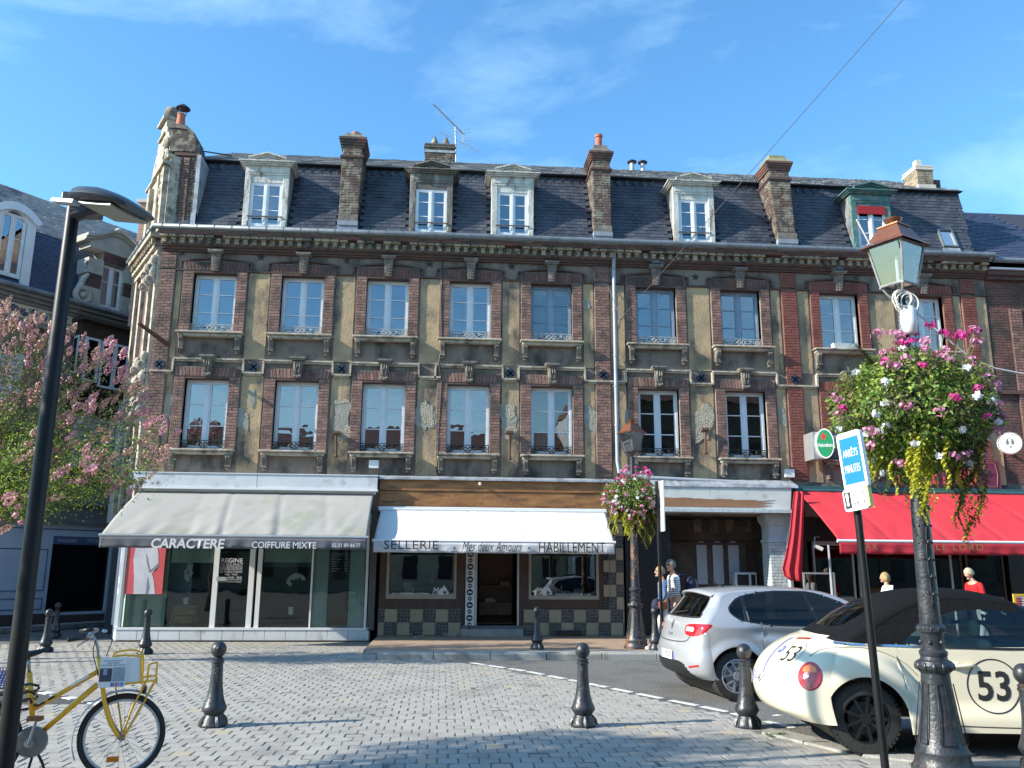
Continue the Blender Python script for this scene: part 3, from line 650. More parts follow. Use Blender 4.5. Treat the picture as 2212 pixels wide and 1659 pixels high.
# --- house B
hB = thing('terraced_house', 'narrow terraced house of two bays above the saddlery with wooden fascia, aerial on its roof', 'house', (0, 0, 0), group='terraced houses under one long slate mansard')
cols = [(UP[i][0], LO[i][0]) for i in (3, 4)]
facade(hB, cols, XA1, XB1, 'brick', 'mortar', pil=((3.74, 4.12),)); windows(hB, (3, 4), {(0, 3): 'white window with curtain of large round dots', (0, 4): 'pale blue window with lace curtain drawn aside'})
cornice(hB, XA1, XB1); mansard(hB, XA1, XB1, [(-1.14, .1, 0, 99), (1.0, 2.2, 0, 99), (3.7, 4.3, 0, 99)]); body(hB, XA1, XB1)
dormer(hB, 1.6, 12.14, 'wood_white', 'pvc_white', label='white painted wooden dormer')
dormer(hA, -.54, 12.14, 'wood_grey', 'pvc_white', label='dark weathered wooden dormer')
chimney(hB, 3.77, 4.22, 3.74, 4.22, 10.38, 12.17, 12.45, 12.69, 12.93, (4.0, .095, 13.4), label='tall brick chimney with long terracotta pot')
# --- house C
hC = thing('terraced_house', 'terraced house of two bays with pale blue upper windows above the painted carriage entrance', 'house', (0, 0, 0), group='terraced houses under one long slate mansard')
cols = [(UP[i][0], LO[i][0]) for i in (5, 6)]
facade(hC, cols, XB1, XC1-.21, 'brick', 'mortar'); windows(hC, (5, 6), {})
cornice(hC, XB1, XC1-.21); mansard(hC, XB1, XC1-.21, [(5.82, 7.1, 0, 99), (8.6, 9.3, 0, 99)]); body(hC, XB1, XC1-.21)
dormer(hC, 6.48, 12.11, 'wood_white', 'pvc_white', label='white dormer with peeling paint')
# --- house D
hD = thing('terraced_house', 'red brick trimmed end house above the red cafe awning, with teal dormer and small rooflight', 'house', (0, 0, 0), group='terraced houses under one long slate mansard')
cols = [(UP[i][0], LO[i][0]) for i in (7, 8)]
facade(hD, cols, XC1-.21, XD1, 'brick_red', 'mortar_red', pil=((8.72, 9.12), (13.68, 14.07))); windows(hD, (7, 8), {})
cornice(hD, XC1-.21, XD1); mansard(hD, XC1-.21, XD1-.2, [(10.75, 12.1, 0, 99), (8.6, 9.3, 0, 99)], lean=.35); body(hD, XC1-.21, XD1)
dormer(hD, 11.42, 12.07, 'wood_teal', 'pvc_white', red=True, label='teal wooden dormer with half lowered red blind')
chimney(hD, 8.76, 9.25, 8.61, 9.18, 10.36, 12.1, 12.38, 12.62, 12.86, None, True, label='brick chimney without pot, lichen on its cap')
diamond(hD, 8.93, 6.49, -.085); diamond(hD, 13.88, 6.49, -.085); diamond(hB, 3.93, 6.49, -.08); diamond(hA, -7.02, 6.49, -.085)
# rooflight
m = MB(); c = V((13.62, -.02, ZG))+SLOPE*.66+SN*.03; ux = V((.19, 0, 0)); uz = SLOPE*.3
for s in (-1, 1): m.obox(c+ux*s, (.025, 0, 0), SN*.05, uz*1.08); m.obox(c+uz*s, ux, SN*.049, SLOPE*.025)
o = m.build('rooflight', 'zinc', hD); m = MB(); m.obox(c-SN*.0, ux*.95, SN*.008, uz*.95); m.build('pane', 'glass_sky', o)
m = MB(); m.obox(c-SLOPE*.42+SN*.0, (.24, 0, 0), SN*.02, SLOPE*.06); m.build('flashing', 'zinc_pale', o)
# right end roof chimney, rear chimney, flues, aerial
def stack(h, x0, x1, y0, y1, z0, z1, mat, mort, label=None):
    b = MB(); b.box(x0, y0, z0, x1, y1, z1); b.box(x0-.04, y0-.04, z1-.1, x1+.04, y1+.04, z1-.04); b.box(x0-.02, y0-.02, z1, x1+.02, y1+.02, z1+.05)
    r = b.build('chimney', mort, h, label=label); P = Pieces('brick', r, 'brickwork', 0)
    brick_face(P, mat, x0, x1, z0, z1-.1, y0); brick_face(P, mat, y0, y1, z0, z1-.1, 0, side=(x0, -1)); brick_face(P, mat, y0, y1, z0, z1-.1, 0, side=(x1, 1)); P.done(); return r
r = stack(hD, 13.78, 14.28, 1.6, 2.3, 12.3, 13.5, 'brick_cream', 'mortar_pale', 'pale chimney of cream and red bricks'); p = pix_y(2044, 335, 1.9)
m = MB(); m.box(13.93, 1.8, 13.55, 14.09, 2.0, 13.83); m.build('chimney_pot', 'stone_pale', r)
m = MB(); m.box(14.28, 2.0, 12.4, 14.75, 2.9, 13.3); m.build('chimney_back', 'brick_dark', r); m = MB(); m.box(14.32, 2.1, 13.301, 14.52, 2.35, 13.6); m.build('chimney_pot', 'terracotta', r)
m = MB(); m.box(13.74, 1.52, 12.72, 14.3, 1.59, 12.9); m.box(14.3, 1.2, 12.5, 14.8, 2.0, 12.62); m.build('flashing', 'stone_pale', r)
a = pix_y(918.5, 352, 5.6); b = pix_y(982, 324, 5.6)
r = stack(hA, a.x, b.x, 5.3, 5.9, 13.9, b.z, 'brick_sooty', 'mortar_dark', 'wide dark chimney behind the ridge with two conical pots')
for x in (a.x+.3, a.x+.68):
    m = MB(); m.lathe([(.1, b.z+.02), (.13, b.z+.12), (.11, b.z+.26), (.02, b.z+.46)], (x, 5.6, 0), 10); m.build('chimney_pot', 'stone_dark', r, auto=40)
m = MB(); m.box(a.x-.02, 5.27, b.z-.28, b.x+.02, 5.30, b.z-.2); m.build('flashing', 'zinc_pale', r)
for px, zt in ((1365, 345.5), (1388, 346.5)):
    p = pix_y(px, zt, 4.6); m = MB(); m.lathe([(.075, 13.9), (.075, p.z-.16), (.07, p.z-.1)], (p.x, 4.6, 0), 12); m.build('flue', 'zinc_pale', hC, auto=40); m = MB(); m.lathe([(.15, p.z-.1), (.16, p.z-.07), (.05, p.z)], (p.x, 4.6, 0), 14); m.build('flue_cap', 'black', hC, auto=40)
# television aerial, clamped to the rear chimney
Y0 = 5.3; A_ = lambda x, y, d=0: pix_y(x, y, Y0+d)
ae = thing('television_aerial', 'metal television aerial on mast above the rear roof chimney', 'aerial', (0, 0, 0))
m = MB(); m.tube([A_(985, 352), A_(983.5, 275)], .022, 6); m.build('mast', 'zinc_pale', ae)
p0, p1 = A_(936, 225, -.3), A_(1002, 291, .3); m = MB(); m.tube([p0, p1], .014, 5); m.build('boom', 'iron_grey', ae)
m = MB()
for i in range(22):
    q = p0.lerp(p1, i/22+.01); m.tube([q+V((-.10, 0, .035)), q+V((.10, 0, -.035))], .005, 4); m.tube([q+V((-.08, 0, .09)), q+V((.02, 0, .02))], .004, 4)
for s in (0, 1): q = p1.lerp(p0, .02); m.tube([q+V((-.1+.1*s, 0, .1-.3*s)), q+V((.3, .0, .22-.3*s)), q+V((.3, 0, .1-.3*s)), q+V((-.1, 0, -.02-.3*s))], .006, 4)
m.tube([q+V((0, 0, .15)), q+V((0, 0, -.32))], .012, 5); m.build('elements', 'iron_grey', ae)
p0, p1 = A_(951, 285), A_(1032, 327); m = MB(); m.tube([p0, p1], .013, 5); m.build('boom', 'iron_grey', ae); m = MB()
for i, k in enumerate((.02, .22, .4, .56, .7, .84, .98)):
    q = p0.lerp(p1, k); l = .36-.035*i; m.tube([q+V((-l, 0, -l*.55)), q+V((l, 0, l*.55))], .006, 4)
m.build('elements', 'iron_grey', ae)
# ground-fast back wall under the upper floors, party piers
# peeled plaster on the lower storey
for i, (h, px, py, w_, hh, mt) in enumerate(((hA, 522, 905, .36, .55, 'smooth_patch'), (hA, 545, 860, .18, .4, 'smooth_patch'), (hA, 737, 905, .5, .85, 'smooth_patch'), (hA, 747, 935, .3, .35, 'peeled_plaster'), (hA, 735, 868, .4, .14, 'peeled_plaster'),
    (hB, 918, 900, .50, .8, 'smooth_patch'), (hB, 922, 893, .34, .66, 'peeled_plaster'), (hB, 1098, 905, .5, .75, 'smooth_patch'), (hB, 1102, 890, .3, .35, 'peeled_plaster'), (hB, 1100, 935, .4, .3, 'peeled_plaster'),
    (hC, 1519, 912, .5, 1.05, 'peeled_plaster'), (hC, 1360, 900, .26, .5, 'smooth_patch'), (hB, 1275, 905, .3, .8, 'smooth_patch'), (hC, 1690, 900, .22, .5, 'smooth_patch'), (hB, 1266, 659, .24, .24, 'smooth_patch'), (hA, 365, 885, .12, .8, 'smooth_patch'), (hC, 1378, 945, .25, .2, 'smooth_patch'))):
    p = pix_y(px, py); patch(h, p.x, p.z, w_, hh, mt, i+3, y=-.024 if mt == 'smooth_patch' else -.03)
# rusty brackets, iron stars, crack cable, downpipes
for px, y0, y1, h in ((726, 937, 985, hA), (1101, 936, 990, hB), (1524, 930, 978, hC)):
    a, b = pix_y(px, y0, -.15), pix_y(px, y1, -.1); m = MB(); m.tube([a, b], .03, 8); m.box(a.x-.09, -.2, a.z, a.x+.09, -.01, a.z+.06); m.sphere(b, .055, 8); m.build('wall_bracket', 'rust', h)
for h, px, py in ((hA, 372, 541), (hA, 563, 555), (hA, 749, 562), (hB, 928, 570), (hB, 1105, 575), (hC, 1502, 598), (hA, 393, 545)):
    p = pix_y(px, py, -.03); m = MB()
    for k in range(5): a = 2*pi*k/5+pi/2; m.tube([p, p+V((cos(a)*.1, 0, sin(a)*.1))], [.022, .008], 5)
    m.build('anchor_plate', 'cable_black', h)
m = MB(); m.tube([(XA1-.03, -.05, 9.4), (XA1-.05, -.06, 8.4), (XA1+.0, -.055, 7.2), (XA1-.06, -.12, 6.7), (XA1+.02, -.06, 6.2), (XA1-.02, -.05, 5), (XA1-.04, -.05, 3.9)], .022, 6); m.build('cable', 'cable_black', hA)
m = MB(); m.tube([(4.24, -.3, 9.9), (4.24, -.2, 9.62), (4.24, -.12, 9.3)], .05, 10); m.build('downpipe_head', 'lead_flashing', hB, auto=50)
m = MB(); m.tube([(4.24, -.12, 9.35), (4.24, -.12, 4.3), (4.28, -.14, 4.0)], .045, 12); m.build('downpipe', 'pipe_grey', hB, auto=50)
m = MB()
for z in (8.2, 7.0, 6.2, 5.2): m.tube([(4.24, -.12, z-.02), (4.24, -.12, z+.02)], .055, 10)
m.build('pipe_collar', 'pipe_grey', hB)
gutter_run(hA, [(-8.95, 2.42, 9.96), (-7.38, -.36, 9.96), (XA1, -.42, 9.96)]); gutter_run(hB, [(XA1, -.42, 9.96), (XB1, -.42, 9.96)]); gutter_run(hC, [(XB1, -.42, 9.96), (XC1-.21, -.42, 9.96)]); gutter_run(hD, [(XC1-.21, -.42, 9.96), (XD1+.1, -.42, 9.96)])
# small boxes
for h, px, py, s in ((hA, 808, 1003, .12), (hC, 1704, 1023, .13)):
    p = pix_y(px, py, -.05); m = MB(); m.box(p.x-s, -.12, p.z-s*.8, p.x+s, -.001, p.z+s*.8); m.build('junction_box', 'plastic_white', h, bevel=.012)
# --- chamfered corner side and gable
c0, c1 = V((-7.24, 0, 0)), V((-8.62, 2.42, 0)); cdir = (c1-c0).normalized(); cn = V((-cdir.y, cdir.x, 0)); cn = cn if cn.x < 0 else -cn; cn = -cn if cn.dot(V((-1, -1, 0))) < 0 else cn
cl = (c1-c0).length
def CH(s, o_, z): p = c0+cdir*s+cn*o_; return V((p.x, p.y, z))
def cbox(m, s0, s1, o0, o1, z0, z1): m.prism([CH(s0, o0, z0), CH(s1, o0, z0), CH(s1, o1, z0), CH(s0, o1, z0)], (0, 0, z1-z0))
m = MB(); cbox(m, 0, cl, -.3, 0, 3.0, 9.9); cbox(m, .9, 1.1, -.6, -.3, 0, 2.99); m.build('side_wall', 'brick_dark', hA)
m = MB()
for s0 in (.0, .75, 1.75, cl-.25): cbox(m, s0+.02, s0+.23, .001, .09, 3.0, 9.4)
cbox(m, 0, cl, .001, .14, 6.3, 6.4); cbox(m, 0, cl, .001, .12, 9.35, 9.5); cbox(m, 0, cl, .001, .2, 9.501, 9.6); cbox(m, -.02, cl, .001, .32, 9.78, 9.9)
m.build('stone_strip', 'stone', hA)
x0_, x1_ = pix_y(297, 500, 7).x, pix_y(345, 500, 7).x; zt_ = pix_y(316, 432, 7).z
m = MB(); m.box(x0_, 7.0, 3, x1_+1, 9.5, zt_-.12); m.box(x0_-.1, 6.9, zt_-.12, x1_+1, 9.6, zt_); rc_ = m.build('rear_chimney', 'mortar_pale', hA); P = Pieces('brick', rc_, 'brickwork', 0); brick_face(P, 'brick_pale', x0_, x1_+.2, 7, zt_-.15, 7.0, .085, .26); P.done()
m = MB()
for i in range(11): cbox(m, .06+i*.25, .17+i*.25, .001, .26, 9.6, 9.75)
m.build('dentil_row', 'brick_cream', hA)
for z in (9.2, 8.9, 6.7, 6.2, 5.7, 5.4):
    for s in (.1, .87): m = MB(); m.sphere(CH(s, .16, z), .10, 8, (1, 1, 1.4)); m.torus(CH(s, .2, z-.22), .09, .035, cdir, 12, 6); m.tube([CH(s, .05, z-.3), CH(s, .18, z-.1), CH(s, .14, z+.12)], [.05, .06, .04], 8); m.build('scroll_ornament', 'stone', hA, auto=50)
out_ = [(0, 9.95), (0, 12.05), (.2, 12.2), (.3, 12.55), (.62, 13.0), (.8, 13.05), (.85, 13.25), (1.0, 13.3), (1.0, 13.55), (1.65, 13.55), (1.65, 13.3), (1.8, 13.25), (1.95, 12.9), (2.3, 12.5), (2.45, 12.1), (cl, 12.0), (cl, 9.95)]
gb = MB(); gb.prism([CH(s, .02, z) for s, z in out_], -cn*.34); g = gb.build('gable', 'stone', hA, fix=True, label='sculpted stone corner gable with ball finial')
m = MB(); cbox(m, .95, 1.75, -.42, .12, 13.55, 13.63); cbox(m, 1.0, 1.7, -.36, .08, 13.1, 13.16); m.build('pedestal', 'stone', g)
m = MB(); m.sphere(CH(1.35, -.15, 13.92), .2, 16); m.lathe([(.1, 13.64), (.12, 13.7), (.07, 13.76)], CH(1.35, -.15, 0), 12); m.build('ball_finial', 'stone_dark', g, smooth=True)
for (s, z, r) in ((.35, 12.1, .2), (.5, 12.55, .16), (.3, 11.6, .16), (.6, 11.9, .13), (.45, 11.2, .15), (.3, 10.9, .12)):
    m = MB(); m.torus(CH(s, .08, z), r, .06, cn, 14, 6); m.sphere(CH(s, .1, z), r*.5, 8); m.build('scroll_ornament', 'stone', g, auto=50)
m = MB()
for s0 in (.08, .7, 1.8): cbox(m, s0, s0+.2, .02, .14, 10.0, 11.8)
cbox(m, 0, 1.3, .02, .2, 11.8, 11.9); cbox(m, -.05, 2.7, .02, .1, 12.0, 12.06)
m.build('pilaster', 'stone', g, auto=50)
# brick pier at its street end
m = MB(); m.box(-7.12, .12, 9.9, -6.62, .95, 12.1); pr_ = m.build('chimney', 'mortar_dark', hA, label='brick pier chimney at the corner gable with cowled pot')
P = Pieces('brick', pr_, 'brickwork', 0)
for (a, b, q) in ((-7.12, -6.98, 0), (-6.95, -6.80, .03), (-6.77, -6.62, 0)): brick_face(P, 'brick_sooty' if q == 0 else 'brick', a, b, 10.05, 12.05, .12-q, .0735, .16)
brick_face(P, 'brick_sooty', .12, .95, 10.05, 12.05, 0, side=(-6.62, 1)); P.done()
m = MB(); m.box(-7.2, .06, 12.1, -6.56, 1.0, 12.18); m.build('band', 'mould_brown', pr_)
sh = [(369, 326), (365, 274), (378, 269), (405, 275), (424, 299), (421, 327)]; m = MB(); m.prism([pix_y(x, y, .1) for x, y in sh][::-1], (0, .85, 0)); m.build('shoulder', 'brick_sooty', pr_, fix=True)
q = [pix_y(x, y, .08) for x, y in ((365, 276), (377, 266), (404, 271), (420, 287), (416, 291), (404, 279), (378, 275))]; m = MB(); m.prism(q[::-1], (0, .9, 0)); m.build('stone_top', 'stone_dark', pr_, fix=True)
p = pix_y(390, 270, .5); m = MB(); m.lathe([(.12, p.z-.1), (.1, p.z+.27), (.115, p.z+.28), (.11, p.z+.31)], (p.x, .5, 0), 14); m.build('chimney_pot', 'terracotta', pr_, auto=40)
m = MB(); m.lathe([(.02, p.z+.62), (.17, p.z+.5), (.19, p.z+.47), (.1, p.z+.46)], (p.x+.03, .5, 0), 14)
for k in range(3): a = 2*pi*k/3+.4; m.tube([(p.x+.1*cos(a), .5+.1*sin(a), p.z+.28), (p.x+.14*cos(a), .5+.14*sin(a), p.z+.5)], .01, 4)
m.build('cowl', 'iron_black', pr_, auto=40)
m = MB(); m.box(-6.6, .0, 10.03, -6.5, .9, 12.1); m.box(-6.62, -.02, 10.03, -6.5, .1, 10.5); m.build('flashing', 'zinc_pale', hA)
m = MB(); m.tube([pix_y(421, 320, .4), pix_y(440, 327, .8), pix_y(500, 336, 2.5)], .02, 5); m.build('cable', 'cable_black', hA)
m = MB(); m.add([(-7.24, .1, 9.95), (-8.6, 2.4, 9.95), (-8.6, 8, 9.95), (-7.0, 8, 13), (-7.0, 1, 12.2)], [(0, 1, 2, 3, 4)]); m.box(-8.6, 2.45, 0, -8.3, 8.9, 9.9); m.build('side_roof', 'slate_base', hA)
# --- brick house on the right
hE = thing('terraced_house', 'plain dark brick house at the far right edge with navy slate roof', 'house', (0, 0, 0))
m = MB(); m.box(XD1+.01, .02, 0, 24, .4, 9.8); m.box(XD1+.01, 8, 0, 24, 8.4, 9.8); m.box(23.7, .4, 0, 24, 8, 9.8); m.build('wall', 'mortar_dark', hE)
P = Pieces('brick', hE, 'brickwork'); brick_face(P, 'brick_dark', XD1+.02, 17.4, 3.9, 9.4, .02, .075, .23)
brick_face(P, 'brick', 15.0, 15.35, 5.0, 8.6, -.03, .075, .23); P.done()
m = MB(); m.box(15.0, -.03, 5.0, 15.35, .02, 8.6); m.box(XD1+.02, -.12, 9.4, 20, .02, 9.5); m.box(XD1+.02, -.2, 9.5, 20, .02, 9.62); m.box(XD1+.02, -.08, 6.25, 20, .0, 6.34); m.build('cornice', 'mould_brown', hE)
m = MB(); m.box(XD1+.05, -.26, 9.64, 20, .02, 9.69); m.build('fascia', 'pvc_white', hE)
gutter_run(hE, [(XD1+.1, -.35, 9.86), (20, -.35, 9.86)])
m = MB(); m.add([(XD1+.1, -.3, 9.85), (24, -.3, 9.85), (24, 4, 13.2), (XD1+.1, 4, 13.2), (24, 8.2, 9.85), (XD1+.1, 8.2, 9.85)], [(0, 1, 2, 3), (3, 2, 4, 5), (0, 3, 5), (1, 4, 2)]); m.build('roof', 'slate_base', hE)
P = Pieces('roof_slate', hE, 'slate_field', 0); dd = V((0, 4.3, 3.35)).normalized(); nn = V((0, -dd.z, dd.y)); sm = [slate_mesh(.2, .24, .014+.004*i, 'slate_new') for i in range(3)]
for r in range(33):
    for k in range(14): P.put(random.choice(sm), V((XD1+.15+.21*k+(r % 2)*.1, -.3, 9.87))+dd*(r+.5)*.16+nn*.01, (-atan2(dd.y, dd.z), 0, 0))
P.done()
# ---------------------------------------------------------------- ground
M('asphalt', (.085, .083, .08), (.24, .235, .22), 32, .9, bump=1.6, bscale=60, detail=8, c3=(.10, .098, .095), s3=1.1, t3=(.5, .72))
M('asphalt_dark', (.06, .06, .06), (.10, .10, .10), 60, .9, bump=1.0, bscale=120)
M('far_ground', (.20, .19, .175), (.28, .27, .25), 2, .9)
M('joint', (.29, .275, .25), (.24, .225, .20), 8, .95)
M('paver', (.37, .35, .315), (.30, .285, .255), 9, .85, bump=.5, bscale=70, island=.6, c3=(.22, .21, .19), s3=1.3, t3=(.52, .72))
M('paver_tan', (.40, .34, .24), (.37, .32, .24), 9, .85, bump=.4, bscale=70)
M('sett_grey', (.30, .31, .30), (.20, .21, .20), 9, .85, bump=.4, bscale=70, island=.7)
M('granite', (.36, .35, .32), (.27, .26, .24), 30, .85, bump=.6, bscale=60, c3=(.20, .19, .17), s3=2, t3=(.5, .66))
M('tan_paving', (.36, .25, .17), (.28, .20, .145), 3, .9, bump=.3, bscale=60)
M('road_paint', (.66, .66, .64), (.52, .52, .50), 14, .8, c3=(.30, .29, .28), s3=9, t3=(.55, .62))
M('weed', (.07, .13, .03), rough=.8)
m = MB(); m.box(-500, -500, -1, 500, 500, -.05); m.build('ground', 'far_ground', kind='structure')
LINE = [(-4.64, .40), (-6.11, 1.37), (-7.78, 2.18), (-9.07, 2.78), (-10.18, 3.32), (-11.36, 3.74), (-12.02, 3.84)]
def linex(y):
    if y >= LINE[0][0]: return LINE[0][1]-(y-LINE[0][0])*.8
    for (a, b), (c, d) in zip(LINE[:-1], LINE[1:]):
        if c <= y <= a: return b+(d-b)*(y-a)/(c-a)
    return LINE[-1][1]
KB = [(3.62, -11.62), (3.84, -12.16), (4.05, -12.66), (4.45, -12.99), (5.2, -13.22), (6.2, -13.36), (8.2, -13.5), (14, -13.8)]   # low kerb at the lower right
# road sheet
m = MB(); m.add([(-3, -4.3, -.004), (60, -4.3, -.004), (60, -25, -.004), (-3, -25, -.004)], [(3, 2, 1, 0)]); m.build('road', 'asphalt', kind='structure')
# street running back on the left
m = MB(); m.add([(-40, -3.2, -.02), (-9.5, -1.0, -.02), (-7.2, .3, -.02), (-8.4, 2.5, -.02), (10, 40, -.02), (-30, 40, -.02)], [(0, 1, 2, 3, 4, 5)]); m.build('side_street', 'asphalt', kind='structure')
# joint bed under the setts
bed = MB(); bed.add([(-40, -26, .0), (-40, -.2, .0)], [])
poly = [(-40, -30), (14, -30), (14, -13.8)]+[(x, y) for x, y in KB[::-1][1:]]+[(x, y) for y, x in LINE[::-1]]+[(-.9, -3.9), (-1.4, -.16), (-8, -.16), (-9.3, -.9), (-40, -3.1)]
bed = MB(); bed.prism([(x, y, -.014) for x, y in poly], (0, 0, .007)); square = bed.build('square_paving', 'joint', kind='structure', fix=True)
def sett_mesh(w_, l, mat, seed):
    rs = random.Random(seed); b = MB(); c = .006; j = lambda: rs.uniform(-.006, .006)
    t = [(-w_/2+c+j(), -l/2+c+j(), j()*.6), (w_/2-c+j(), -l/2+c+j(), j()*.6), (w_/2-c+j(), l/2-c+j(), j()*.6), (-w_/2+c+j(), l/2-c+j(), j()*.6)]
    g = [(-w_/2, -l/2, -.008), (w_/2, -l/2, -.008), (w_/2, l/2, -.008), (-w_/2, l/2, -.008)]
    b.add(t+g, [(0, 1, 2, 3)]+[(4+i, 4+(i+1) % 4, (i+1) % 4, i) for i in range(4)]); return b.mesh('paving_stone', mat)
PW, PL = .185, .205
ps = [sett_mesh(PW-.009, PL-.009, 'paver', i) for i in range(8)]; pt = [sett_mesh(PW-.012, PL-.012, 'paver_tan', i) for i in range(2)]
P = Pieces('paving_stone', square, 'paving_field'); r = 0; y = -17.2
while y < -.3:
    x = -15.0+(r % 2)*PW/2+rnd(-.01, .01); xe = linex(y)-.12 if y > -11.6 else 99
    while x < 9:
        ok = x < xe and not (y > -4.2 and x > -1.55 and x+y*0 > -1.55-.0)
        if y <= -11.6:
            for (a, b), (c, d) in zip(KB[:-1], KB[1:]):
                if a <= x <= c and y > b+(d-b)*(x-a)/(c-a)-.36: ok = False
            if x > 3.4 and y > -11.95: ok = False
        if x < -7.2 and y > -.85+(x+9.3)*.045: ok = False
        if ok and not (-5.75 < x < -4.1 and -9.6 < y < -8.0 and y > -9.7+(x+4.1)*-.0 and (x+5.75)*1.0 > (y+8.0)*-.0 and y < -8.0-(x+5.75)*.9+.6 and y > -9.65):
            q = to_pix(V((x, y, 0)))
            if q and -60 < q[0] < 2270 and q[1] < 1720:
                P.put(random.choice(pt) if random.random() < .012 else random.choice(ps), (x, y, rnd(-.002, .002)), (rnd(-.008, .008), rnd(-.008, .008), rnd(-.02, .02)), pr=(q[2]))
        x += PW
    y += PL; r += 1
P.done()
# patch of tarmac with white edging stones (lower left)
m = MB(); m.add([(-5.9, -9.72, -.003), (-4.0, -9.72, -.003), (-5.9, -7.9, -.003)], [(0, 1, 2)]); m.build('tarmac_patch', 'asphalt_dark', square)
for i in range(7):
    t = (i+.5)/7; m = MB(); c = V((-5.85+1.75*t, -7.95-1.62*t, .001)); d = V((.75, -.68, 0)).normalized(); m.obox(c, d*.115, V((d.y, -d.x, 0))*.07, (0, 0, .006)); m.build('edging_stone', 'road_paint' if i % 2 == 0 else 'granite', square)
# painted worn line along the square
n = 0; yy = -4.75
while yy > -11.3:
    l = rnd(.38, .55); y1 = yy-l*.85; a = V((linex(yy)+.06, yy, 0)); b = V((linex(y1)+.06, y1, 0)); d = (b-a).normalized(); q = V((-d.y, d.x, 0)); wd = .052
    m = MB(); pts = [a-q*wd, b-q*wd*rnd(.8, 1), b+d*rnd(0, .03), b+q*wd, a+q*wd*rnd(.8, 1)]; m.prism([p+V((0, 0, 0)) for p in pts], (0, 0, .004)); m.build('road_marking', 'road_paint', kind='structure', fix=True); yy = y1-rnd(.06, .16)
# raised pavement along the terrace
pv = MB(); pv.box(-1.5, -3.62, -.01, 30, .6, .115); pave = pv.build('pavement', 'tan_paving', kind='structure')
m = MB(); m.box(-1.45, -3.95, -.01, 30, -3.621, .108); m.build('sett_bed', 'joint', pave)
ss = [sett_mesh(.20, .15, 'sett_grey', i+20) for i in range(4)]; P = Pieces('sett', pave, 'sett_strip')
for rr in range(2):
    for k in range(60): P.put(random.choice(ss), (-1.3+.21*k+rr*.1, -3.70-.165*rr, .119+rnd(-.002, .002)), (rnd(-.01, .01), 0, 0))
P.done()
x = -1.9
while x < 16:
    l = 1.06 if x > -1.5 else .7; m = MB(); z0 = .13 if x > -1.5 else .07
    m.prism([(x+.006, -4.24, -.02), (x+.006, -3.96, -.02), (x+.006, -3.96, z0), (x+.006, -4.19, z0), (x+.006, -4.235, z0-.03)], (l-.012, 0, 0)); m.build('kerb_stone', 'granite', pave, bevel=.008, seg=1, fix=True); x += l
# low kerb round the lower right
for (a, b), (c, d) in zip(KB[:-1], KB[1:]):
    A, B = V((a, b, 0)), V((c, d, 0)); t = (B-A); n = max(1, int(t.length/.95)); t.normalize(); q = V((t.y, -t.x, 0))
    for i in range(n):
        p0 = A.lerp(B, i/n); p1 = A.lerp(B, (i+1)/n); m = MB(); m.prism([p0+t*.004+V((0, 0, -.03)), p1-t*.004+V((0, 0, -.03)), p1-t*.004+q*.3+V((0, 0, -.03)), p0+t*.004+q*.3+V((0, 0, -.03))], (0, 0, .05)); m.build('kerb_stone', 'granite', square, bevel=.01, seg=1, fix=True)
# small weeds by the kerb
def weed(x, y, n=26):
    m = MB()
    for i in range(n):
        a = rnd(0, 2*pi); l = rnd(.03, .08); p = V((x+rnd(-.07, .07), y+rnd(-.03, .03), 0)); d = V((cos(a)*l, sin(a)*l*.5, rnd(.02, .07))); s = V((-sin(a), cos(a), 0))*.012; m.add([p, p+d*.6+s, p+d, p+d*.6-s], [(0, 1, 2, 3)])
    tag(m.build('weed', 'weed'), label='small green weed growing at the foot of the kerb, %s' % ('near the cream car bumper' if n == 26 else 'beside the black rear wheel'), cat='weed', group='weeds along the kerb')
weed(3.42, -11.9); weed(4.2, -12.75, 20)
# street kerb of the side street
m = MB(); a = pix_z(0, 1368); b = pix_z(235, 1352); m.prism([a, b, b+V((-.3, .5, 0)), a+V((-.3, .5, 0))], (0, 0, .12)); m.build('side_kerb', 'granite', kind='structure', fix=True)
# ---------------------------------------------------------------- ground floor, shopfronts, awnings
M('salon_white', (.62, .64, .66), (.54, .56, .58), 2, .4, c3=(.40, .41, .42), s3=3, t3=(.56, .7))
M('alu_white', (.70, .71, .72), rough=.35)
M('alu', (.45, .47, .48), (.38, .40, .41), 4, .35, metal=.5)
M('venetian', (.55, .66, .62), rough=.5)
M('corrugated', (.07, .075, .08), rough=.5)
M('awning_grey', (.34, .33, .305), (.31, .30, .28), 1.2, .85, c3=(.26, .27, .22), s3=1.1, t3=(.52, .66))
M('valance_grey', (.10, .105, .125), (.12, .125, .145), 3, .85)
M('awning_white', (.72, .71, .69), (.66, .65, .64), 1.6, .85)
M('valance_white', (.60, .60, .61), (.50, .50, .51), 8, .85)
M('awning_red', (.60, .035, .05), (.54, .03, .045), 2, .8)
M('valance_red', (.42, .02, .035), (.36, .018, .03), 4, .8)
M('letter_pale', (.62, .62, .64), rough=.7); M('letter_black', (.02, .02, .022), rough=.7); M('letter_gold', (.30, .17, .05), rough=.6)
M('letter_white', (.85, .85, .85), rough=.5)
M('wood_fascia', (.33, .155, .05), (.18, .08, .03), 1.6, .6, bump=.5, bscale=9, stretch=(1, 1, 4), c3=(.08, .04, .02), s3=2.2, t3=(.52, .68), strz=(.5, 1, 3))
M('wood_dark', (.045, .022, .016), (.07, .035, .024), 5, .55, stretch=(1, 1, .3), bump=.15)
M('frame_beige', (.34, .30, .24), (.27, .24, .19), 4, .6)
M('tile_beige', (.36, .285, .19), (.27, .215, .145), 9, .7, island=.5, bump=.4, bscale=50)
M('flint', (.03, .032, .04), (.09, .09, .095), 22, .35, island=.7, bump=1.2, bscale=30)
